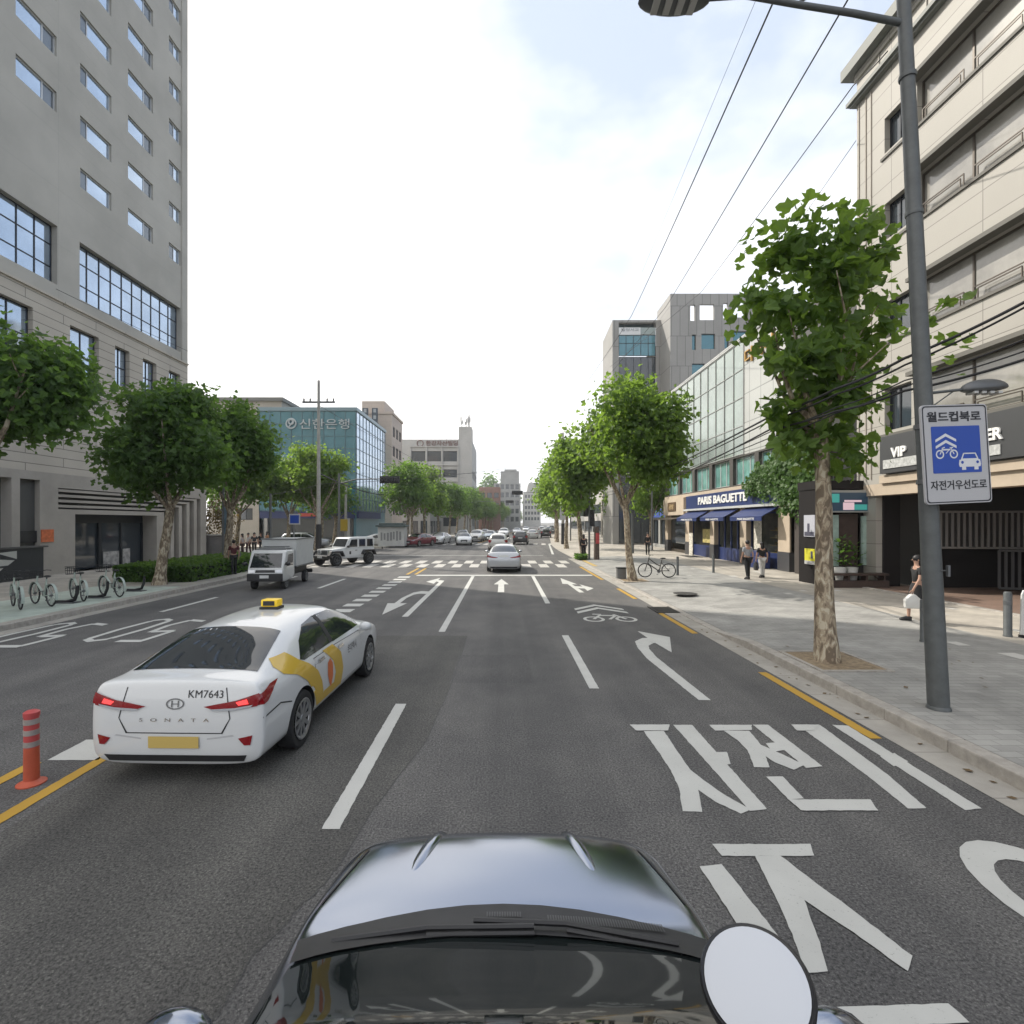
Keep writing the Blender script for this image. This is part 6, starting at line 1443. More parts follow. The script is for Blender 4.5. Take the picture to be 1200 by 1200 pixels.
# the sign: rounded plate tilted with the pole
SX, SY, SZ = 6.0, 6.78, 3.605; sr = R(-2.6)
sU = Vector((math.cos(sr), .09, -math.sin(sr) * 1.0)).normalized(); sV = Vector((math.sin(sr) * .9 - .02, 0, math.cos(sr))).normalized(); sN = sU.cross(sV).normalized()
rs = thing('road_sign', 'white Korean bicycle priority road sign with blue panel on the lamp pole', 'sign', (SX, SY, SZ)); SO = Vector((SX, SY, SZ))
def S(u, v, d=0.0): return SO + sU * u + sV * v + sN * d
def rrect(w, h, r, n=6):
    out = []
    for cx, cy, a in ((w / 2 - r, h / 2 - r, 0), (-w / 2 + r, h / 2 - r, 90), (-w / 2 + r, -h / 2 + r, 180), (w / 2 - r, -h / 2 + r, 270)):
        for i in range(n + 1): t = R(a + 90 * i / n); out.append((cx + r * math.cos(t), cy + r * math.sin(t)))
    return out
def plate(name, poly, d0, d1, m, par):
    mb = MB(); n = len(poly); f = [S(a, b, d1) for a, b in poly]; k = [S(a, b, d0) for a, b in poly]; mb.face(f); mb.face(k[::-1])
    for i in range(n): mb.face([k[i], k[(i + 1) % n], f[(i + 1) % n], f[i]])
    return mb.build(name, m, par)
SGN = M('reflective_sign_white', (.44, .44, .455), .45); INK = M('sign_black', (.02, .02, .025), .5); SBL = M('sign_blue', (.012, .06, .36), .4)
plate('panel', rrect(.955, 1.31, .05), -.03, 0, SGN, rs)
mb = MB(); o_ = rrect(.925, 1.28, .045); i_ = rrect(.895, 1.25, .04)
for k in range(len(o_)): j = (k + 1) % len(o_); mb.face([S(*o_[k], .003), S(*o_[j], .003), S(*i_[j], .003), S(*i_[k], .003)])
mb.build('border', INK, rs)
bl = plate('blue_panel', [(a + .0, b + .06) for a, b in rrect(.70, .62, .015)], .001, .004, SBL, rs)
lettering('월드컵북로', S(-.40, .43, .001), sU, sV, .78, .135, INK, rs, 'lettering', .028, .003)
lettering('자전거우선도로', S(-.40, -.47, .001), sU, sV, .81, .125, INK, rs, 'lettering', .016, .003)
SW = M('sign_symbol_white', (.66, .67, .70), .45); mb = MB()
def sp(*pts): mb.face([S(a, b + .06, .006) for a, b in pts])
for dy in (0, -.085): sp((-.30, .135 + dy), (-.15, .215 + dy), (-.0, .135 + dy), (-.0, .10 + dy), (-.15, .175 + dy), (-.30, .10 + dy))
for cx in (-.245, -.045):
    for k in range(16):
        a, b = 6.2832 * k / 16, 6.2832 * (k + 1) / 16; sp((cx + .06 * math.cos(a), -.06 + .06 * math.sin(a)), (cx + .06 * math.cos(b), -.06 + .06 * math.sin(b)), (cx + .042 * math.cos(b), -.06 + .042 * math.sin(b)), (cx + .042 * math.cos(a), -.06 + .042 * math.sin(a)))
for q in ([(-.25, -.06), (-.235, -.06), (-.19, .03), (-.205, .03)], [(-.21, .01), (-.09, .01), (-.09, -.01), (-.21, -.01)], [(-.05, -.06), (-.035, -.06), (-.08, .03), (-.095, .03)], [(-.215, .025), (-.17, .04), (-.17, .025), (-.215, .01)], [(-.10, .03), (-.05, .035), (-.05, .02), (-.10, .015)], [(-.165, -.05), (-.15, -.05), (-.10, .0), (-.115, .0)]): sp(*q)
for q in ([(.03, -.14), (.33, -.14), (.34, -.20), (.02, -.20)], [(.05, -.14), (.31, -.14), (.27, -.05), (.25, -.05), (.285, -.125), (.075, -.125), (.11, -.05), (.09, -.05)], [(.09, -.05), (.27, -.05), (.265, -.065), (.095, -.065)], [(.02, -.20), (.34, -.20), (.33, -.235), (.03, -.235)], [(.06, -.235), (.12, -.235), (.12, -.275), (.06, -.275)], [(.24, -.235), (.30, -.235), (.30, -.275), (.24, -.275)]): sp(*q)
mb.build('symbols', SW, bl)
mb = MB()
for cx in (.07, .29):
    mb.face([S(cx + .02 * math.cos(6.28 * k / 10), -.175 + .06 + .02 * math.sin(6.28 * k / 10), .008) for k in range(10)])
mb.build('headlamp_dots', SBL, bl)

# ------------------------------------------------------------------ bollards, posts, boards
def bollard(label, x, y, z0=PH, h=.9, r=.06):
    t = thing('bollard', label, 'bollard', (x, y, z0), 'dark bollards on the pavements')
    mb = MB(); mb.lathe([(r * 1.1, 0), (r * 1.1, .03), (r, .04), (r, h - .03), (r * .8, h), (0, h + .005)], (0, 0, 0), 'z', 16); mkobj('post', mb.mesh('post', MATS['dark_grey_pole_paint'], None, 40), t)
    mb = MB(); mb.lathe([(r + .003, h * .72), (r + .003, h * .8)], (0, 0, 0), 'z', 16); mkobj('band', mb.mesh('band', STEEL), t)
    return t
for px, py, lab in ((794, 674, 'dark bollard between the bicycle and the bakery'), (836, 671, 'dark bollard left of the couple, before the bakery door'), (1082, 752, 'dark bollard directly behind the lamp pole'), (697, 654, 'short dark bollard right of the third right tree')):
    p = gp(px, py, PH); bollard(lab, p.x, p.y)
p = gp(281, 668, PH); bollard('thin dark bollard left of the box truck', p.x, p.y, PH, .95, .05)
p = gp(1181, 746, PH); sb_ = bollard('square dark post at the right edge beside the white board', p.x, p.y, PH, 1.0, .075)
wbp = Vector((p.x + .22, p.y - .1, PH)); wb = thing('white_board', 'white folding board standing at the right edge by a dark post', 'sign board', wbp)
mb = MB(); mb.prism([(-.05, .06), (.55, .06), (.55, 1.02), (.02, 1.05), (-.02, .95)], 'y', -.02, .02, .012); mkobj('board', mb.mesh('board', M('white_board_plastic', (.6, .6, .59), .5)), wb)
mb = MB(); mb.box(.12, -.026, .5, .5, -.021, .52); mb.box(.14, -.026, .42, .5, -.021, .44); mb.box(-.03, -.06, 0, .02, .06, .06); mb.box(.5, -.06, 0, .55, .06, .06); mkobj('print', mb.mesh('print', INK), wb)
# orange flexible post on the centre island
p = gp(37, 918); dl = thing('delineator_post', 'orange flexible post with grey bands on the yellow centre lines', 'post', p)
mb = MB(); mb.lathe([(.125, 0), (.125, .012), (.08, .035), (.066, .045), (.064, .38)], (0, 0, 0), 'z', 24)
ORG = M('orange_plastic', (.45, .085, .04), .55, 0, .12, 5); mkobj('base', mb.mesh('base', ORG, None, 40), dl)
mb = MB(); mb.lathe([(.064, .38), (.062, .70), (.068, .70), (.068, .74), (.045, .755), (0, .755)], (0, 0, 0), 'z', 24); mkobj('tube', mb.mesh('tube', M('red_orange_plastic', (.42, .06, .06), .5, 0, .1, 5), None, 40), dl)
mb = MB()
for z in (.39, .51, .62): mb.lathe([(.0665, z), (.0665, z + .055)], (0, 0, 0), 'z', 24)
mkobj('reflective_band', mb.mesh('reflective_band', M('worn_reflective_band', (.32, .29, .27), .4, .2, .2, 9), None, 40), dl)
# sandwich board and menu before the bakery
sb2 = thing('menu_board', 'tall narrow menu board standing on a mat before the bakery', 'sign board', (14.0, 38.2, PH)); mb = MB(); mb.box(13.95, 37.8, PH + .06, 14.0, 38.5, 1.9); mb.build('board', MATS['menu_poster'], sb2); mb = MB(); mb.box(13.5, 37.2, PH + .004, 14.5, 39.2, PH + .02); mb.build('mat', BLACKP, sb2)
cr = thing('crate_stack', 'stack of dark navy crates under the bakery window', 'crates', (14.2, 28.6, PH)); mb = MB()
for k in range(3): mb.box(13.95, 28.0, PH + k * .32 + .01, 14.6, 29.6, PH + k * .32 + .31, .02); mb.box(13.94, 28.5, PH + k * .32 + .14, 13.952, 29.1, PH + k * .32 + .2)
mb.build('crate', NAVY, cr)
# dark bin box by the bicycle tree
p = gp(731, 678, .1); mb = MB(); mb.box(-.2, -.16, 0, .2, .16, .5, .02); t = thing('utility_box', 'small dark square box at the kerb left of the bicycle tree', 'box', (p.x - .05, p.y + .3, .05)); mkobj('case', mb.mesh('case', STEEL), t); mb = MB(); mb.box(-.22, -.18, .5, .22, .18, .54); mkobj('lid', mb.mesh('lid', DARK), t)

# ------------------------------------------------------------------ poles, signals, wires
def pole(label, x, y, z0, h, r0, r1, m=CONC, name='utility_pole', cat='pole', group=None):
    t = thing(name, label, cat, (x, y, z0), group); mb = MB(); mb.tube([(0, 0, -.05), (0, 0, h * .5), (0, 0, h)], [r0, (r0 + r1) / 2, r1], 14); mkobj('shaft', mb.mesh('shaft', m, None, 40), t); return t
t = pole('tall concrete utility pole with a crossarm on the left corner', -13.1, 36.3, PH, 12.6, .15, .09)
mb = MB(); mb.box(-1.15, -.06, 11.0, 1.15, .06, 11.12); mkobj('crossarm', mb.mesh('crossarm', STEEL), t)
for x in (-1.05, -.6, .6, 1.05):
    mb = MB(); mb.lathe([(.03, 0), (.07, .04), (.04, .1), (.07, .15), (.03, .22)], (x, 0, 11.12), 'z', 10); mkobj('insulator', mb.mesh('insulator', DARK), t)
mb = MB(); mb.lathe([(.2, .1), (.2, 2.4)], (0, 0, 0), 'z', 14); mkobj('dark_sleeve', mb.mesh('dark_sleeve', DARK), t)
pole('slim grey pole rising between the left trees', -14.2, 31.2, PH, 4.3, .08, .07, STEEL)
t = pole('grey pole with a hanging banner on the left pavement', -15.6, 28.5, PH, 5.2, .07, .06, STEEL); mb = MB(); mb.box(.05, -.02, 1.9, .5, .02, 3.4); mkobj('banner', mb.mesh('banner', M('blue_grey_banner', (.13, .2, .26), .6, 0, .3, 3)), t)
t = pole('grey pole with a small blue square sign behind the truck', -14.0, 34.2, PH, 3.3, .05, .05, STEEL, 'sign_pole', 'sign'); mb = MB(); mb.box(-.3, -.08, 2.4, .45, -.05, 3.1, .01); mkobj('sign_panel', mb.mesh('sign_panel', SGN), t); mb = MB(); mb.box(-.22, -.085, 2.48, .37, -.08, 3.02); mkobj('blue_panel', mb.mesh('blue_panel', SBL), t)
t = pole('pale pole with a yellow box in front of the bank', -16.2, 52.6, 0, 6.5, .14, .12, CONC); mb = MB(); mb.box(-.55, -.4, 1.8, .25, -.15, 3.0, .04); mkobj('yellow_box', mb.mesh('yellow_box', M('yellow_box_paint', (.5, .34, .03), .5)), t)
def signal(label, x, y, z, arm, h, back=True, lit=None):
    t = pole(label, x, y, .05, h, .1, .08, STEEL, 'traffic_signal', 'traffic light'); mb = MB(); mb.tube([(0, 0, z - .3), (arm * .3, 0, z + .05), (arm, 0, z + .1)], [.06, .05, .035], 10); mkobj('arm', mb.mesh('arm', STEEL, None, 50), t)
    mb = MB(); x1 = arm - (.7 if arm > 0 else -.7); mb.box(min(x1 - .7, x1 + .7), -.1, z - .18, max(x1 - .7, x1 + .7), .12, z + .2, .04); mb.box(x1 - .8, -.02, z - .28, x1 + .8, .0, z + .3)
    for k in range(4): mb.lathe([(.15, 0), (.15, -.18)], (x1 - .52 + k * .345, -.1, z), 'y', 12)
    o = mkobj('signal_head', mb.mesh('signal_head', DARK), t)
    if lit is not None:
        mb = MB(); mb.lathe([(0, 0), (.13, 0), (.13, -.02), (0, -.02)], (x1 - .52 + lit * .345, -.13, z), 'y', 14); mkobj('lit_lamp', mb.mesh('lit_lamp', M('green_signal_lamp', (.25, .9, .75), .4, emit=1.6)), o)
    return t
signal('left signal mast whose arm carries a dark signal box over the junction', -13.0, 40.5, 6.0, 4.7, 6.5)
signal('far signal mast on the right with dark box over the lanes', 9.3 + .4, 74, 6.9, -8.4, 7.4, lit=3)
signal('far signal mast on the left with green lamp lit', -7.6, 108, 7.0, 9.6, 7.6, lit=3)
t = pole('signal pole with pedestrian lamps beside the third right tree', 6.1, 36.4, .1, 5.0, .075, .07, STEEL, 'traffic_signal', 'traffic light')
for z, x in ((3.2, .2), (2.6, .22), (3.3, -.25)):
    mb = MB(); mb.box(x - .16, -.1, z - .3, x + .16, .15, z + .3, .03); mb.lathe([(.1, 0), (.1, -.1)], (x, -.1, z + .13), 'y', 10); mb.lathe([(.1, 0), (.1, -.1)], (x, -.1, z - .13), 'y', 10); mkobj('signal_head', mb.mesh('signal_head', DARK), t)
t = pole('old wooden-brown post with a red notice by the third right tree', 6.55, 36.0, .1, 2.3, .2, .17, M('brown_post', (.10, .075, .06), .85, 0, .25, 6), 'post', 'post'); mb = MB(); mb.box(-.1, -.22, 1.1, .16, -.19, 1.85); mkobj('red_notice', mb.mesh('red_notice', M('red_notice', (.42, .06, .06), .6, 0, .4, 6)), t)
t = pole('concrete pole with a white sign board among the far right trees', 7.2, 62, .05, 13.5, .2, .13, CONC); mb = MB(); mb.box(-.4, -.3, 2.9, .3, -.24, 4.3, .02); mkobj('sign_panel', mb.mesh('sign_panel', SGN), t); mb = MB(); mb.lathe([(.22, 0), (.21, 2.5)], (0, 0, 0), 'z', 14); mkobj('dark_sleeve', mb.mesh('dark_sleeve', DARK), t)
pole('thin dark pole in front of the bakery corner trees', 10.6, 42, PH, 3.3, .11, .1, POLE); pole('pale lamp column beyond the bakery corner', 13.4, 46.2, PH, 7, .09, .07, STEEL)
WIRE = M('black_cable', (.02, .02, .022), .6)
def wire(label, pts, r, sag=0, n=24, m=WIRE):
    mb = MB(); pts = [Vector(p) for p in pts]; out = []
    for a, b in zip(pts, pts[1:]):
        for i in range(n):
            t_ = i / n; p = a.lerp(b, t_); p.z -= sag * 4 * t_ * (1 - t_); out.append(p)
    out.append(pts[-1]); mb.tube(out, r, 5)
    return tag(mb.build('overhead_cable', m, smooth=60), label, 'cable', 'overhead cables')
def at(px, py, Y): return Vector(((px - 590) * Y / 600, Y, CH + (612 - py) * Y / 600))
wire('long thin cable crossing the sky, leftmost of the three beside the lamp arm', [at(925, -40, 10), at(740, 370, 40), at(690, 445, 62)], .02, .1)
wire('long thin cable crossing the sky, middle one, passing over the lamp arm', [at(1005, -20, 11), at(780, 360, 42), at(700, 455, 62)], .02, .1)
wire('long thin cable crossing the sky, meeting the cornice of the stone office', [at(1040, 60, 14), at(1000, 100, 16), at(822, 342, 42), at(715, 430, 62)], .018, .05)
wire('faint cable high in the sky, left of the other sky cables', [at(890, -10, 30), at(752, 320, 70)], .014, 0)
wire('faint short cable running behind the nearest tree crown', [at(1003, 165, 21), at(930, 270, 40)], .014, 0)
for k, (a, b, c, d, r_, lab) in enumerate(((352, 420, 487, 545, .028, 'thick black cable bundle, topmost of those passing the near trunk'), (358, 428, 492, 548, .02, 'black cable running just under the topmost bundle'), (396, 446, 505, 556, .014, 'thin cable in the middle of the set at the near crown'), (410, 452, 512, 557, .014, 'thin cable second from bottom by the near crown'), (420, 458, 502, 560, .024, 'thick black cable, lowest of those passing the near trunk'))):
    wire(lab, [at(1290, a - 40, 6.0), at(1205, a, 6.6), at(1060, b, 7.6), at(980, (b + c) / 2 + 2, 8.2), at(905, c, 10.4), at(790, d, 22), at(705, d + 22, 44)], r_ * .8, .03, 10)
wire('thin cable spanning the street at the far junction', [(-13.1, 36.3, 5.4), (7.2, 62, 10.5)], .015, .5)
wire('pair of cables over the far street', [(-13.1, 36.5, 11.0), (-8, 108, 12)], .015, .8)
wire('cable from the crossarm pole past the bank', [(-13.9, 36.3, 11.3), (-27.5, 20, 17)], .012, .5)
wire('low black cable bundle over the left side street', [(-13.1, 36.3, 6.2), (-13.5, 60, 5.9), (-11.4, 75, 6.4)], .05, .4)
wire('thin cable along the left tree row', [(-14.2, 31.2, 4.4), (-13.1, 36.3, 5.4)], .012, .1)
wire('cable crossing high over the distant carriageway', [(-10, 110, 13.2), (12, 120, 16)], .02, .6)

# ------------------------------------------------------------------ kiosk on the left
kk = thing('street_kiosk', 'white street kiosk with grey scribble on the far left pavement', 'kiosk', (-11.9, 56, PH)); mb = MB(); mb.box(-13.4, 54.6, PH, -10.6, 56.4, 2.2); mb.build('body', M('kiosk_white', (.55, .55, .53), .5, 0, .1, 1), kk)
mb = MB(); mb.box(-13.6, 54.3, 2.2, -10.4, 56.6, 2.42, .04); mb.box(-13.3, 54.6, 2.42, -10.7, 56.3, 2.62, .04); mb.build('roof', M('kiosk_dark_roof', (.07, .10, .10), .5), kk)
mb = MB(); rng = random.Random(3)
for k in range(7):
    x = -13.1 + k * .33; mb.box(x, 54.58, .7 + rng.random() * .2, x + .12 + rng.random() * .12, 54.597, 1.5 + rng.random() * .3)
mb.build('scribble', M('grey_scribble', (.25, .25, .25), .6), kk)

# ------------------------------------------------------------------ bicycles
def bicycle(label, x, y, heading, z0, frame_m, basket=True, fender=None, group=None, lean_=0):
    t = thing('bicycle', label, 'bicycle', (0, 0, 0), group); r = .335
    for yy in (0, 1.08):
        mb = MB(); mb.ring((0, yy, r), r - .022, .022, 'x', 28, 6); w = mb.build('wheel', RUBBER, t, 50)
        mb = MB()
        for k in range(14): a = 6.283 * k / 14; mb.tube([(0, yy, r), (0, yy + math.cos(a) * (r - .03), r + math.sin(a) * (r - .03))], .0035, 4)
        mb.ring((0, yy, r), r - .045, .008, 'x', 24, 4); mb.lathe([(.03, -.04), (.03, .04)], (0, yy, r), 'x', 10); mb.build('spokes', STEEL, w)
    mb = MB(); bb = (0, .44, .3); st_ = (0, .30, .82); hd_ = (0, .90, .88); hl = (0, .95, .66)
    if basket: mb.tube([hl, (0, .7, .5), bb], .032, 8); mb.tube([bb, st_], .024, 8)
    else: mb.tube([hd_, (0, .55, .62), (0, .40, .55)], .024, 8); mb.tube([hl, bb], .026, 8); mb.tube([bb, st_], .022, 8)
    mb.tube([bb, (.05, 0, r)], .014, 6); mb.tube([bb, (-.05, 0, r)], .014, 6); mb.tube([(0, .33, .7), (.05, 0, r)], .011, 6); mb.tube([(0, .33, .7), (-.05, 0, r)], .011, 6)
    mb.tube([hd_, hl, (0, .98, .62)], .022, 8); mb.tube([(.05, .98, .62), (.05, 1.08, r)], .013, 6); mb.tube([(-.05, .98, .62), (-.05, 1.08, r)], .013, 6); mb.tube([(-.05, .98, .62), (.05, .98, .62)], .014, 6); mb.build('frame', frame_m, t, 50)
    mb = MB(); mb.ball((0, .25, .90), .085, .135, .035, 12, 6); mb.tube([(0, .28, .88), (0, .3, .8)], .015, 6); mb.build('saddle', BLACKP, t, 60)
    mb = MB(); mb.tube([(0, .9, .88), (0, .87, 1.02)], .015, 6); mb.tube([(-.28, .74, 1.04), (-.2, .84, 1.05), (0, .88, 1.02), (.2, .84, 1.05), (.28, .74, 1.04)], .013, 6); mb.build('handlebar', BLACKP, t, 60)
    mb = MB(); mb.lathe([(.09, .035), (.09, .045)], (0, .44, .3), 'x', 14); mb.tube([(.05, .44, .3), (.06, .5, .15)], .01, 5); mb.tube([(-.05, .44, .3), (-.06, .38, .45)], .01, 5); mb.box(.05, .47, .13, .15, .54, .15); mb.box(-.15, .35, .44, -.05, .42, .46); mb.build('crank', STEEL, t)
    if fender:
        for yy, a0_, a1_ in ((0, 20, 200), (1.08, -10, 150)):
            mb = MB()
            pts = [(0, yy + math.cos(R(a)) * (r + .02), r + math.sin(R(a)) * (r + .02)) for a in range(a0_, a1_ + 1, 15)]
            for p, q in zip(pts, pts[1:]): mb.face([(-.035, *p[1:]), (.035, *p[1:]), (.035, *q[1:]), (-.035, *q[1:])])
            mb.build('mudguard', fender, t)
    mb = MB()
    if basket:
        for k in range(7): u = -.16 + k * .0533; mb.tube([(u, 1.02, .82), (u, 1.24, .84), (u, 1.28, 1.06)], .005, 4); mb.tube([(u, 1.02, .82), (u, .98, 1.06)], .005, 4)
        for z, a, b in ((.82, 1.02, 1.24), (.94, 1.0, 1.26), (1.06, .98, 1.28)): mb.tube([(-.17, a, z), (.17, a, z), (.17, b, z), (-.17, b, z), (-.17, a, z)], .007, 5)
        mb.build('basket', DARK, t)
    else:
        mb.tube([(-.05, .0, .72), (-.05, -.3, .72), (.05, -.3, .72), (.05, 0, .72), (-.05, 0, .72)], .008, 5); mb.tube([(0, .3, .72), (0, 0, .72)], .01, 5); mb.tube([(0, -.2, .72), (.05, 0, r)], .007, 5); mb.build('carrier', STEEL, t)
    t.location = (x, y, z0); t.rotation_euler = (0, R(lean_), R(heading)); return t
WG = M('white_green_frame', (.42, .48, .43), .4)
pos = ((24, 715), (60, 711), (98, 705), (140, 700))
labs = ('rental bicycle with basket, leftmost in the docking strip', 'rental bicycle second from left, before the black banner wall', 'rental bicycle third from left, alone between empty docks', 'rental bicycle nearest the second left tree')
b0_ = None
for i, ((px, py), lab) in enumerate(zip(pos, labs)):
    p = gp(px, py, PH)
    if b0_ is None: b0_ = bicycle(lab, p.x, p.y, 62 - 10, PH + .006, WG, True, WG, 'rental bicycles at the docking strip')
    else:
        c = copy_tree(b0_); c.location = (p.x, p.y, PH + .006); c.rotation_euler.z = R(52 + (5, -3, 4, 2)[i - 1] + 5); c['label'] = lab
for i, (px, py, lab) in enumerate(((80, 707, 'empty J-shaped bicycle dock left of the lone rental bicycle'), (116, 701, 'empty J-shaped bicycle dock right of the lone rental bicycle'), (160, 693, 'empty J-shaped bicycle dock beside the second left tree'))):
    p = gp(px, py, PH); t = thing('bicycle_dock', lab, 'bicycle dock', (p.x, p.y, PH), 'empty bicycle docks'); mb = MB(); mb.tube([(-.35, 0, .05), (-.1, .05, .04), (.12, .1, .1), (.2, .1, .3), (.22, .1, .55)], [.05, .05, .05, .045, .04], 8); mkobj('hoop', mb.mesh('hoop', DARK, None, 50), t); mb = MB(); mb.box(-.4, -.1, 0, .25, .2, .03); mkobj('foot', mb.mesh('foot', STEEL), t)
p = gp(785, 677, .12); bicycle('dark bicycle leaning at the second right tree', p.x - .05, p.y, 84, .12, M('dark_bicycle_frame', (.04, .035, .03), .4), False, None, None, 4)

# ------------------------------------------------------------------ people
SKIN = M('skin', (.42, .25, .18), .6); HAIR = M('black_hair', (.012, .010, .010), .5)
def skinned(name, verts, edges, radii, m, parent, root=0, sub=1):
    me = bpy.data.meshes.new(name); me.from_pydata([tuple(v) for v in verts], edges, []); o = bpy.data.objects.new(name, me); col.objects.link(o)
    md = o.modifiers.new('skin', 'SKIN'); md.use_smooth_shade = True
    sk = me.skin_vertices[0].data
    for i, r_ in enumerate(radii): sk[i].radius = (r_, r_) if not isinstance(r_, tuple) else r_; sk[i].use_root = (i == root)
    s = o.modifiers.new('sub', 'SUBSURF'); s.levels = sub; s.render_levels = sub
    me2 = bake(o); me2.materials.clear(); me2.materials.append(m); me2.polygons.foreach_set('use_smooth', [True] * len(me2.polygons)); me2.name = name
    return mkobj(name, me2, parent)
def person(label, x, y, z0, heading, top, trousers, stride=.22, h=1.68, hairlen=.0, sleeve='short', skirt=False, group=None, bag=None, shoes=None, lod=0):
    t = thing('person', label, 'person'); k = h / 1.70
    def v(a, b, c): return Vector((a * k, b * k, c * k))
    s = stride
    J = dict(pel=v(0, 0, .95), sp=v(0, .01, 1.13), ch=v(0, 0, 1.32), nk=v(0, .01, 1.46), h0=v(0, .02, 1.53), h1=v(0, .025, 1.61), h2=v(0, .015, 1.68))
    for sg, n in ((-1, 'l'), (1, 'r')):
        f = s * sg
        J['hip' + n] = v(sg * .09, 0, .90); J['kn' + n] = v(sg * .095, f * .75, .50); J['an' + n] = v(sg * .09, f * 1.0 - .04, .085 + (.04 if f < 0 else 0)); J['toe' + n] = v(sg * .10, f * 1.0 + .11, .04)
        J['sh' + n] = v(sg * .175, 0, 1.38); J['el' + n] = v(sg * .225, -f * .45 - .02, 1.11); J['wr' + n] = v(sg * .225, -f * .75 + .05, .87); J['pa' + n] = v(sg * .22, -f * .8 + .07, .79)
    order = list(J); ix = {n: i for i, n in enumerate(order)}
    E = [('pel', 'sp'), ('sp', 'ch'), ('ch', 'nk'), ('nk', 'h0'), ('h0', 'h1'), ('h1', 'h2')]
    for n in 'lr': E += [('pel', 'hip' + n), ('hip' + n, 'kn' + n), ('kn' + n, 'an' + n), ('an' + n, 'toe' + n), ('ch', 'sh' + n), ('sh' + n, 'el' + n), ('el' + n, 'wr' + n), ('wr' + n, 'pa' + n)]
    rad = dict(pel=(.13, .10), sp=(.115, .085), ch=(.13, .095), nk=.052, h0=.062, h1=(.078, .09), h2=.06)
    for n in 'lr': rad.update({'hip' + n: .082, 'kn' + n: .052, 'an' + n: .036, 'toe' + n: .03, 'sh' + n: .055, 'el' + n: .038, 'wr' + n: .026, 'pa' + n: (.036, .018)})
    b = skinned('body', [J[n] for n in order], [(ix[a], ix[c]) for a, c in E], [tuple(q * k for q in rad[n]) if isinstance(rad[n], tuple) else rad[n] * k for n in order], SKIN, None)
    # fingers and thumbs, nose and ears joined into the body's own mesh
    mb = MB(); mb.v = [tuple(q.co) for q in b.data.vertices]; mb.f = [tuple(p.vertices) for p in b.data.polygons]; mb.mi = [0] * len(mb.f)
    for sg, n in ((-1, 'l'), (1, 'r')):
        p = J['pa' + n]
        for q, L in ((-.024, .062), (-.008, .072), (.008, .068), (.024, .052)):
            mb.tube([p + v(0, q, .015), p + v(-sg * .006, q, -.03), p + v(-sg * .02, q + .004, -.03 - L * .6)], [.0095 * k, .009 * k, .007 * k], 6)
        mb.tube([p + v(0, .025, .03), p + v(-sg * .008, .05, .0), p + v(-sg * .014, .052, -.03)], [.011 * k, .01 * k, .008 * k], 6)
        mb.ball(J['h1'] + v(sg * .08, -.005, -.01), .012 * k, .02 * k, .03 * k, 8, 5)
    mb.tube([J['h1'] + v(0, .08, .01), J['h1'] + v(0, .105, -.022)], [.008 * k, .014 * k], 6)
    bpy.data.objects.remove(b); mkobj('body', mb.mesh('body', SKIN, None, 70, False), t)
    c = lambda names, infl: ([J[n] for n in names], [(rad[n][0] + infl, rad[n][1] + infl) if isinstance(rad[n], tuple) else rad[n] + infl for n in names])
    nm = ['pel', 'sp', 'ch', 'shl', 'ell', 'shr', 'elr']; V_, r_ = c(nm, .018); V_ = [q.copy() for q in V_]
    if sleeve == 'short': V_[4] = V_[3].lerp(V_[4], .7); V_[6] = V_[5].lerp(V_[6], .7); r_[4] = r_[6] = .055
    ed = [(0, 1), (1, 2), (2, 3), (3, 4), (2, 5), (5, 6)]
    if sleeve == 'long':
        V_ += [J['wrl'], J['wrr']]; r_ += [.038, .038]; ed += [(4, 7), (6, 8)]
    skinned('shirt', V_, ed, [tuple(q * k for q in w) if isinstance(w, tuple) else w * k for w in r_], top, t)
    if skirt:
        mb = MB(); mb.lathe([(.13 * k, 1.0 * k), (.17 * k, .85 * k), (.22 * k, .55 * k), (.21 * k, .55 * k)], (0, 0, 0), 'z', 18); mkobj('skirt', mb.mesh('skirt', trousers, None, 50), t)
    else:
        nm = ['pel', 'hipl', 'knl', 'anl', 'hipr', 'knr', 'anr']; V_, r_ = c(nm, .02); r_[3] = r_[6] = .062; r_[2] = r_[5] = .075
        skinned('trousers', V_, [(0, 1), (1, 2), (2, 3), (0, 4), (4, 5), (5, 6)], [tuple(q * k for q in w) if isinstance(w, tuple) else w * k for w in r_], trousers, t)
    for n in 'lr':
        mb = MB(); a, b2 = J['an' + n], J['toe' + n]; mb.prism([(a.y - .06, max(.0, a.z - .085)), (b2.y + .05, max(0, b2.z - .04)), (b2.y + .05, b2.z + .02), (a.y + .04, a.z + .03), (a.y - .06, a.z + .02)], 'x', a.x - .045, a.x + .045, .015); mkobj('shoe', mb.mesh('shoe', shoes or DARK, None, 50), t)
    mb = MB(); hc = J['h1'] + v(0, -.018, .028); mb.ball(hc, .093 * k, .102 * k, .098 * k, 16, 10)
    if hairlen: mb.ball(J['h0'] + v(0, -.06, -.02), .085 * k, .05 * k, (.1 + hairlen) * k, 14, 8)
    mkobj('hair', mb.mesh('hair', HAIR, None, 70), t)
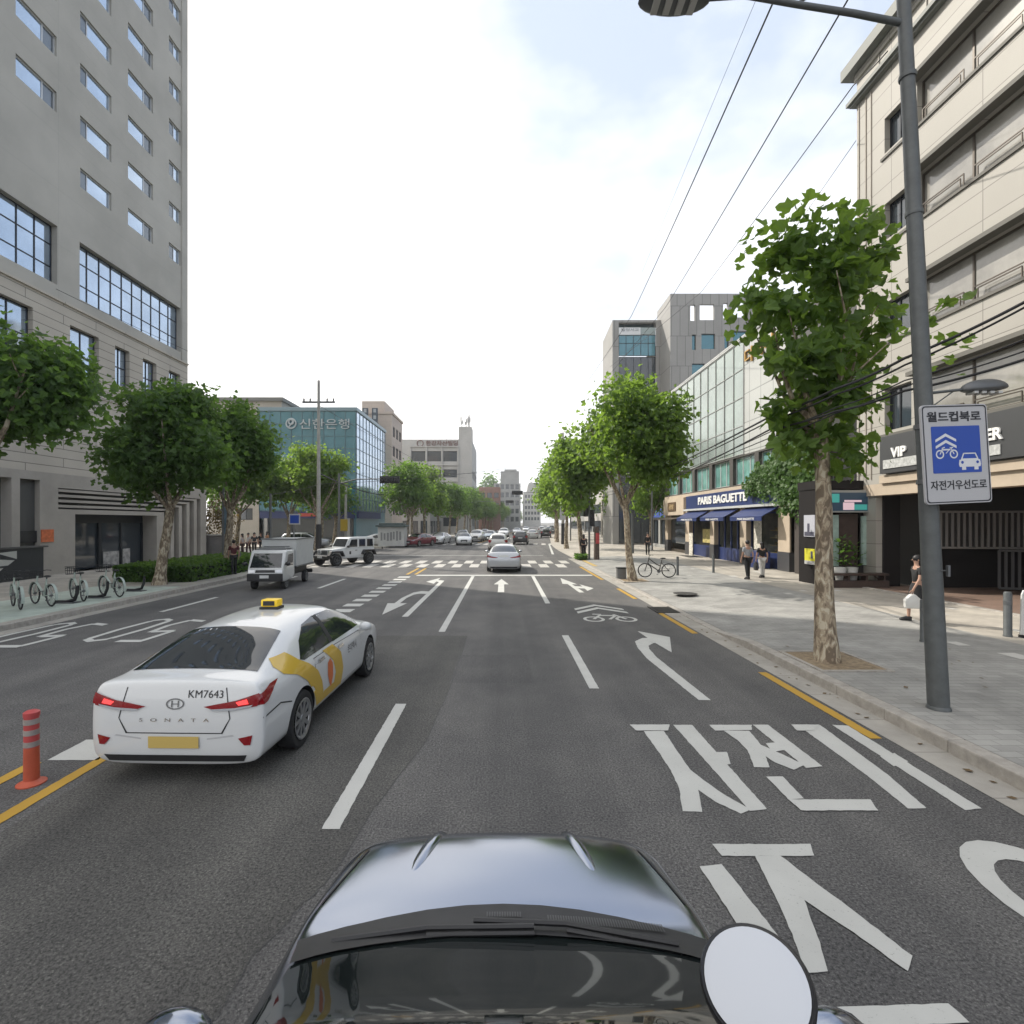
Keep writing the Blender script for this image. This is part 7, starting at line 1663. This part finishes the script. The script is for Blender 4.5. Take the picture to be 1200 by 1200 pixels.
    if bag:
        p = J['pa' + bag[0]]; mb = MB(); w = bag[1]
        mb.prism([(p.y - w * .5, p.z - .42), (p.y + w * .5, p.z - .42), (p.y + w * .55, p.z - .2), (p.y + w * .15, p.z - .06), (p.y - w * .15, p.z - .06), (p.y - w * .55, p.z - .2)], 'x', p.x - .07, p.x + .07, .03); mb.tube([(p.x, p.y - .04, p.z - .08), (p.x, p.y, p.z + .01), (p.x, p.y + .04, p.z - .08)], .008, 5)
        bo = mkobj(bag[3], mb.mesh(bag[3], bag[2], None, 60)); bo['label'] = bag[4]; bo['category'] = 'bag'
        bo.matrix_world = Matrix.Translation((x, y, z0)) @ Matrix.Rotation(R(heading), 4, 'Z')
    t.location = (x, y, z0); t.rotation_euler = (0, 0, R(heading)); return t
CL = lambda n, c: M(n, c, .85, 0, .12, 14)
p = gp(876, 679, PH); person('person in grey top and black trousers walking away before the bakery', p.x, p.y, PH, 10, CL('grey_shirt', (.30, .31, .33)), CL('black_trousers', (.016, .016, .018)), .10, 1.72)
p = gp(893, 677, PH); person('person in black top and white trousers walking away before the bakery', p.x, p.y, PH, -5, CL('black_top', (.016, .015, .016)), CL('white_trousers', (.55, .54, .52)), .12, 1.62, .12, bag=('l', .26, BLACKP, 'shoulder_bag', 'black bag in the hand of the person in white trousers'))
p = gp(1079, 729, PH); person('person in black carrying a white bag, half behind the lamp pole', p.x, p.y + .1, PH, 78, CL('black_dress', (.014, .014, .015)), CL('black_shorts', (.018, .018, .02)), .2, 1.68, .1, 'short', True, bag=('l', .34, M('white_bag_plastic', (.6, .6, .58), .45), 'carrier_bag', 'white plastic carrier bag by the lamp pole'))
p = gp(759, 650, PH); person('person in black standing on the plaza above the bicycle', p.x, p.y, PH, 165, MATS['black_top'], MATS['black_trousers'], .05, 1.72, .0, 'long', bag=('l', .3, MATS['white_bag_plastic'], 'tote_bag', 'pale bag beside the person above the bicycle'))
p = gp(685, 655, .1); person('person in a dark coat by the tactile paving at the junction', p.x, p.y + .4, .1, 0, CL('dark_coat', (.022, .018, .02)), MATS['dark_coat'], .06, 1.72, .1, 'long')
for i, (px, py, c_, c2, lab) in enumerate(((274, 673, (.09, .02, .025), (.02, .02, .022), 'person in dark red top right of the third left trunk'), (284, 652, (.36, .34, .33), (.05, .03, .03), 'person in pale top, left end of the group by the left trees'), (291, 650, (.5, .48, .46), (.05, .02, .025), 'person in white top among the group by the left trees'), (298, 650, (.03, .03, .032), (.03, .03, .03), 'person in black among the group by the left trees'), (305, 649, (.02, .02, .02), (.02, .02, .022), 'person in black next to the person in an orange top'), (313, 648, (.42, .20, .10), (.06, .05, .05), 'person in an orange top at the right end of the left group'))):
    p = gp(px, py, PH); person(lab, p.x, p.y, PH, 40 + 57 * i, CL('cloth_%s' % ('red', 'pale', 'white', 'charcoal', 'soot', 'orange')[i], c_), CL('trousers_%s' % ('ink', 'brown', 'plum', 'coal', 'jet', 'taupe')[i], c2), .1, 1.66 + .02 * i, .06 * (i % 2))
# ------------------------------------------------------------------ the air
mb = MB(); mb.box(-420, -60, -1.2, 420, 900, 66)
hz = mb.build('haze', None) if False else mkobj('haze', mb.mesh('haze', []))
hm = bpy.data.materials.new('haze_air'); hm.use_nodes = True; n = hm.node_tree.nodes; n.clear()
ho = n.new('ShaderNodeOutputMaterial'); hv = n.new('ShaderNodeVolumePrincipled'); hv.inputs['Color'].default_value = (.93, .96, 1, 1); hv.inputs['Density'].default_value = .0005; hv.inputs['Anisotropy'].default_value = .3
hm.node_tree.links.new(hv.outputs[0], ho.inputs['Volume']); hz.data.materials.append(hm); hz['kind'] = 'stuff'
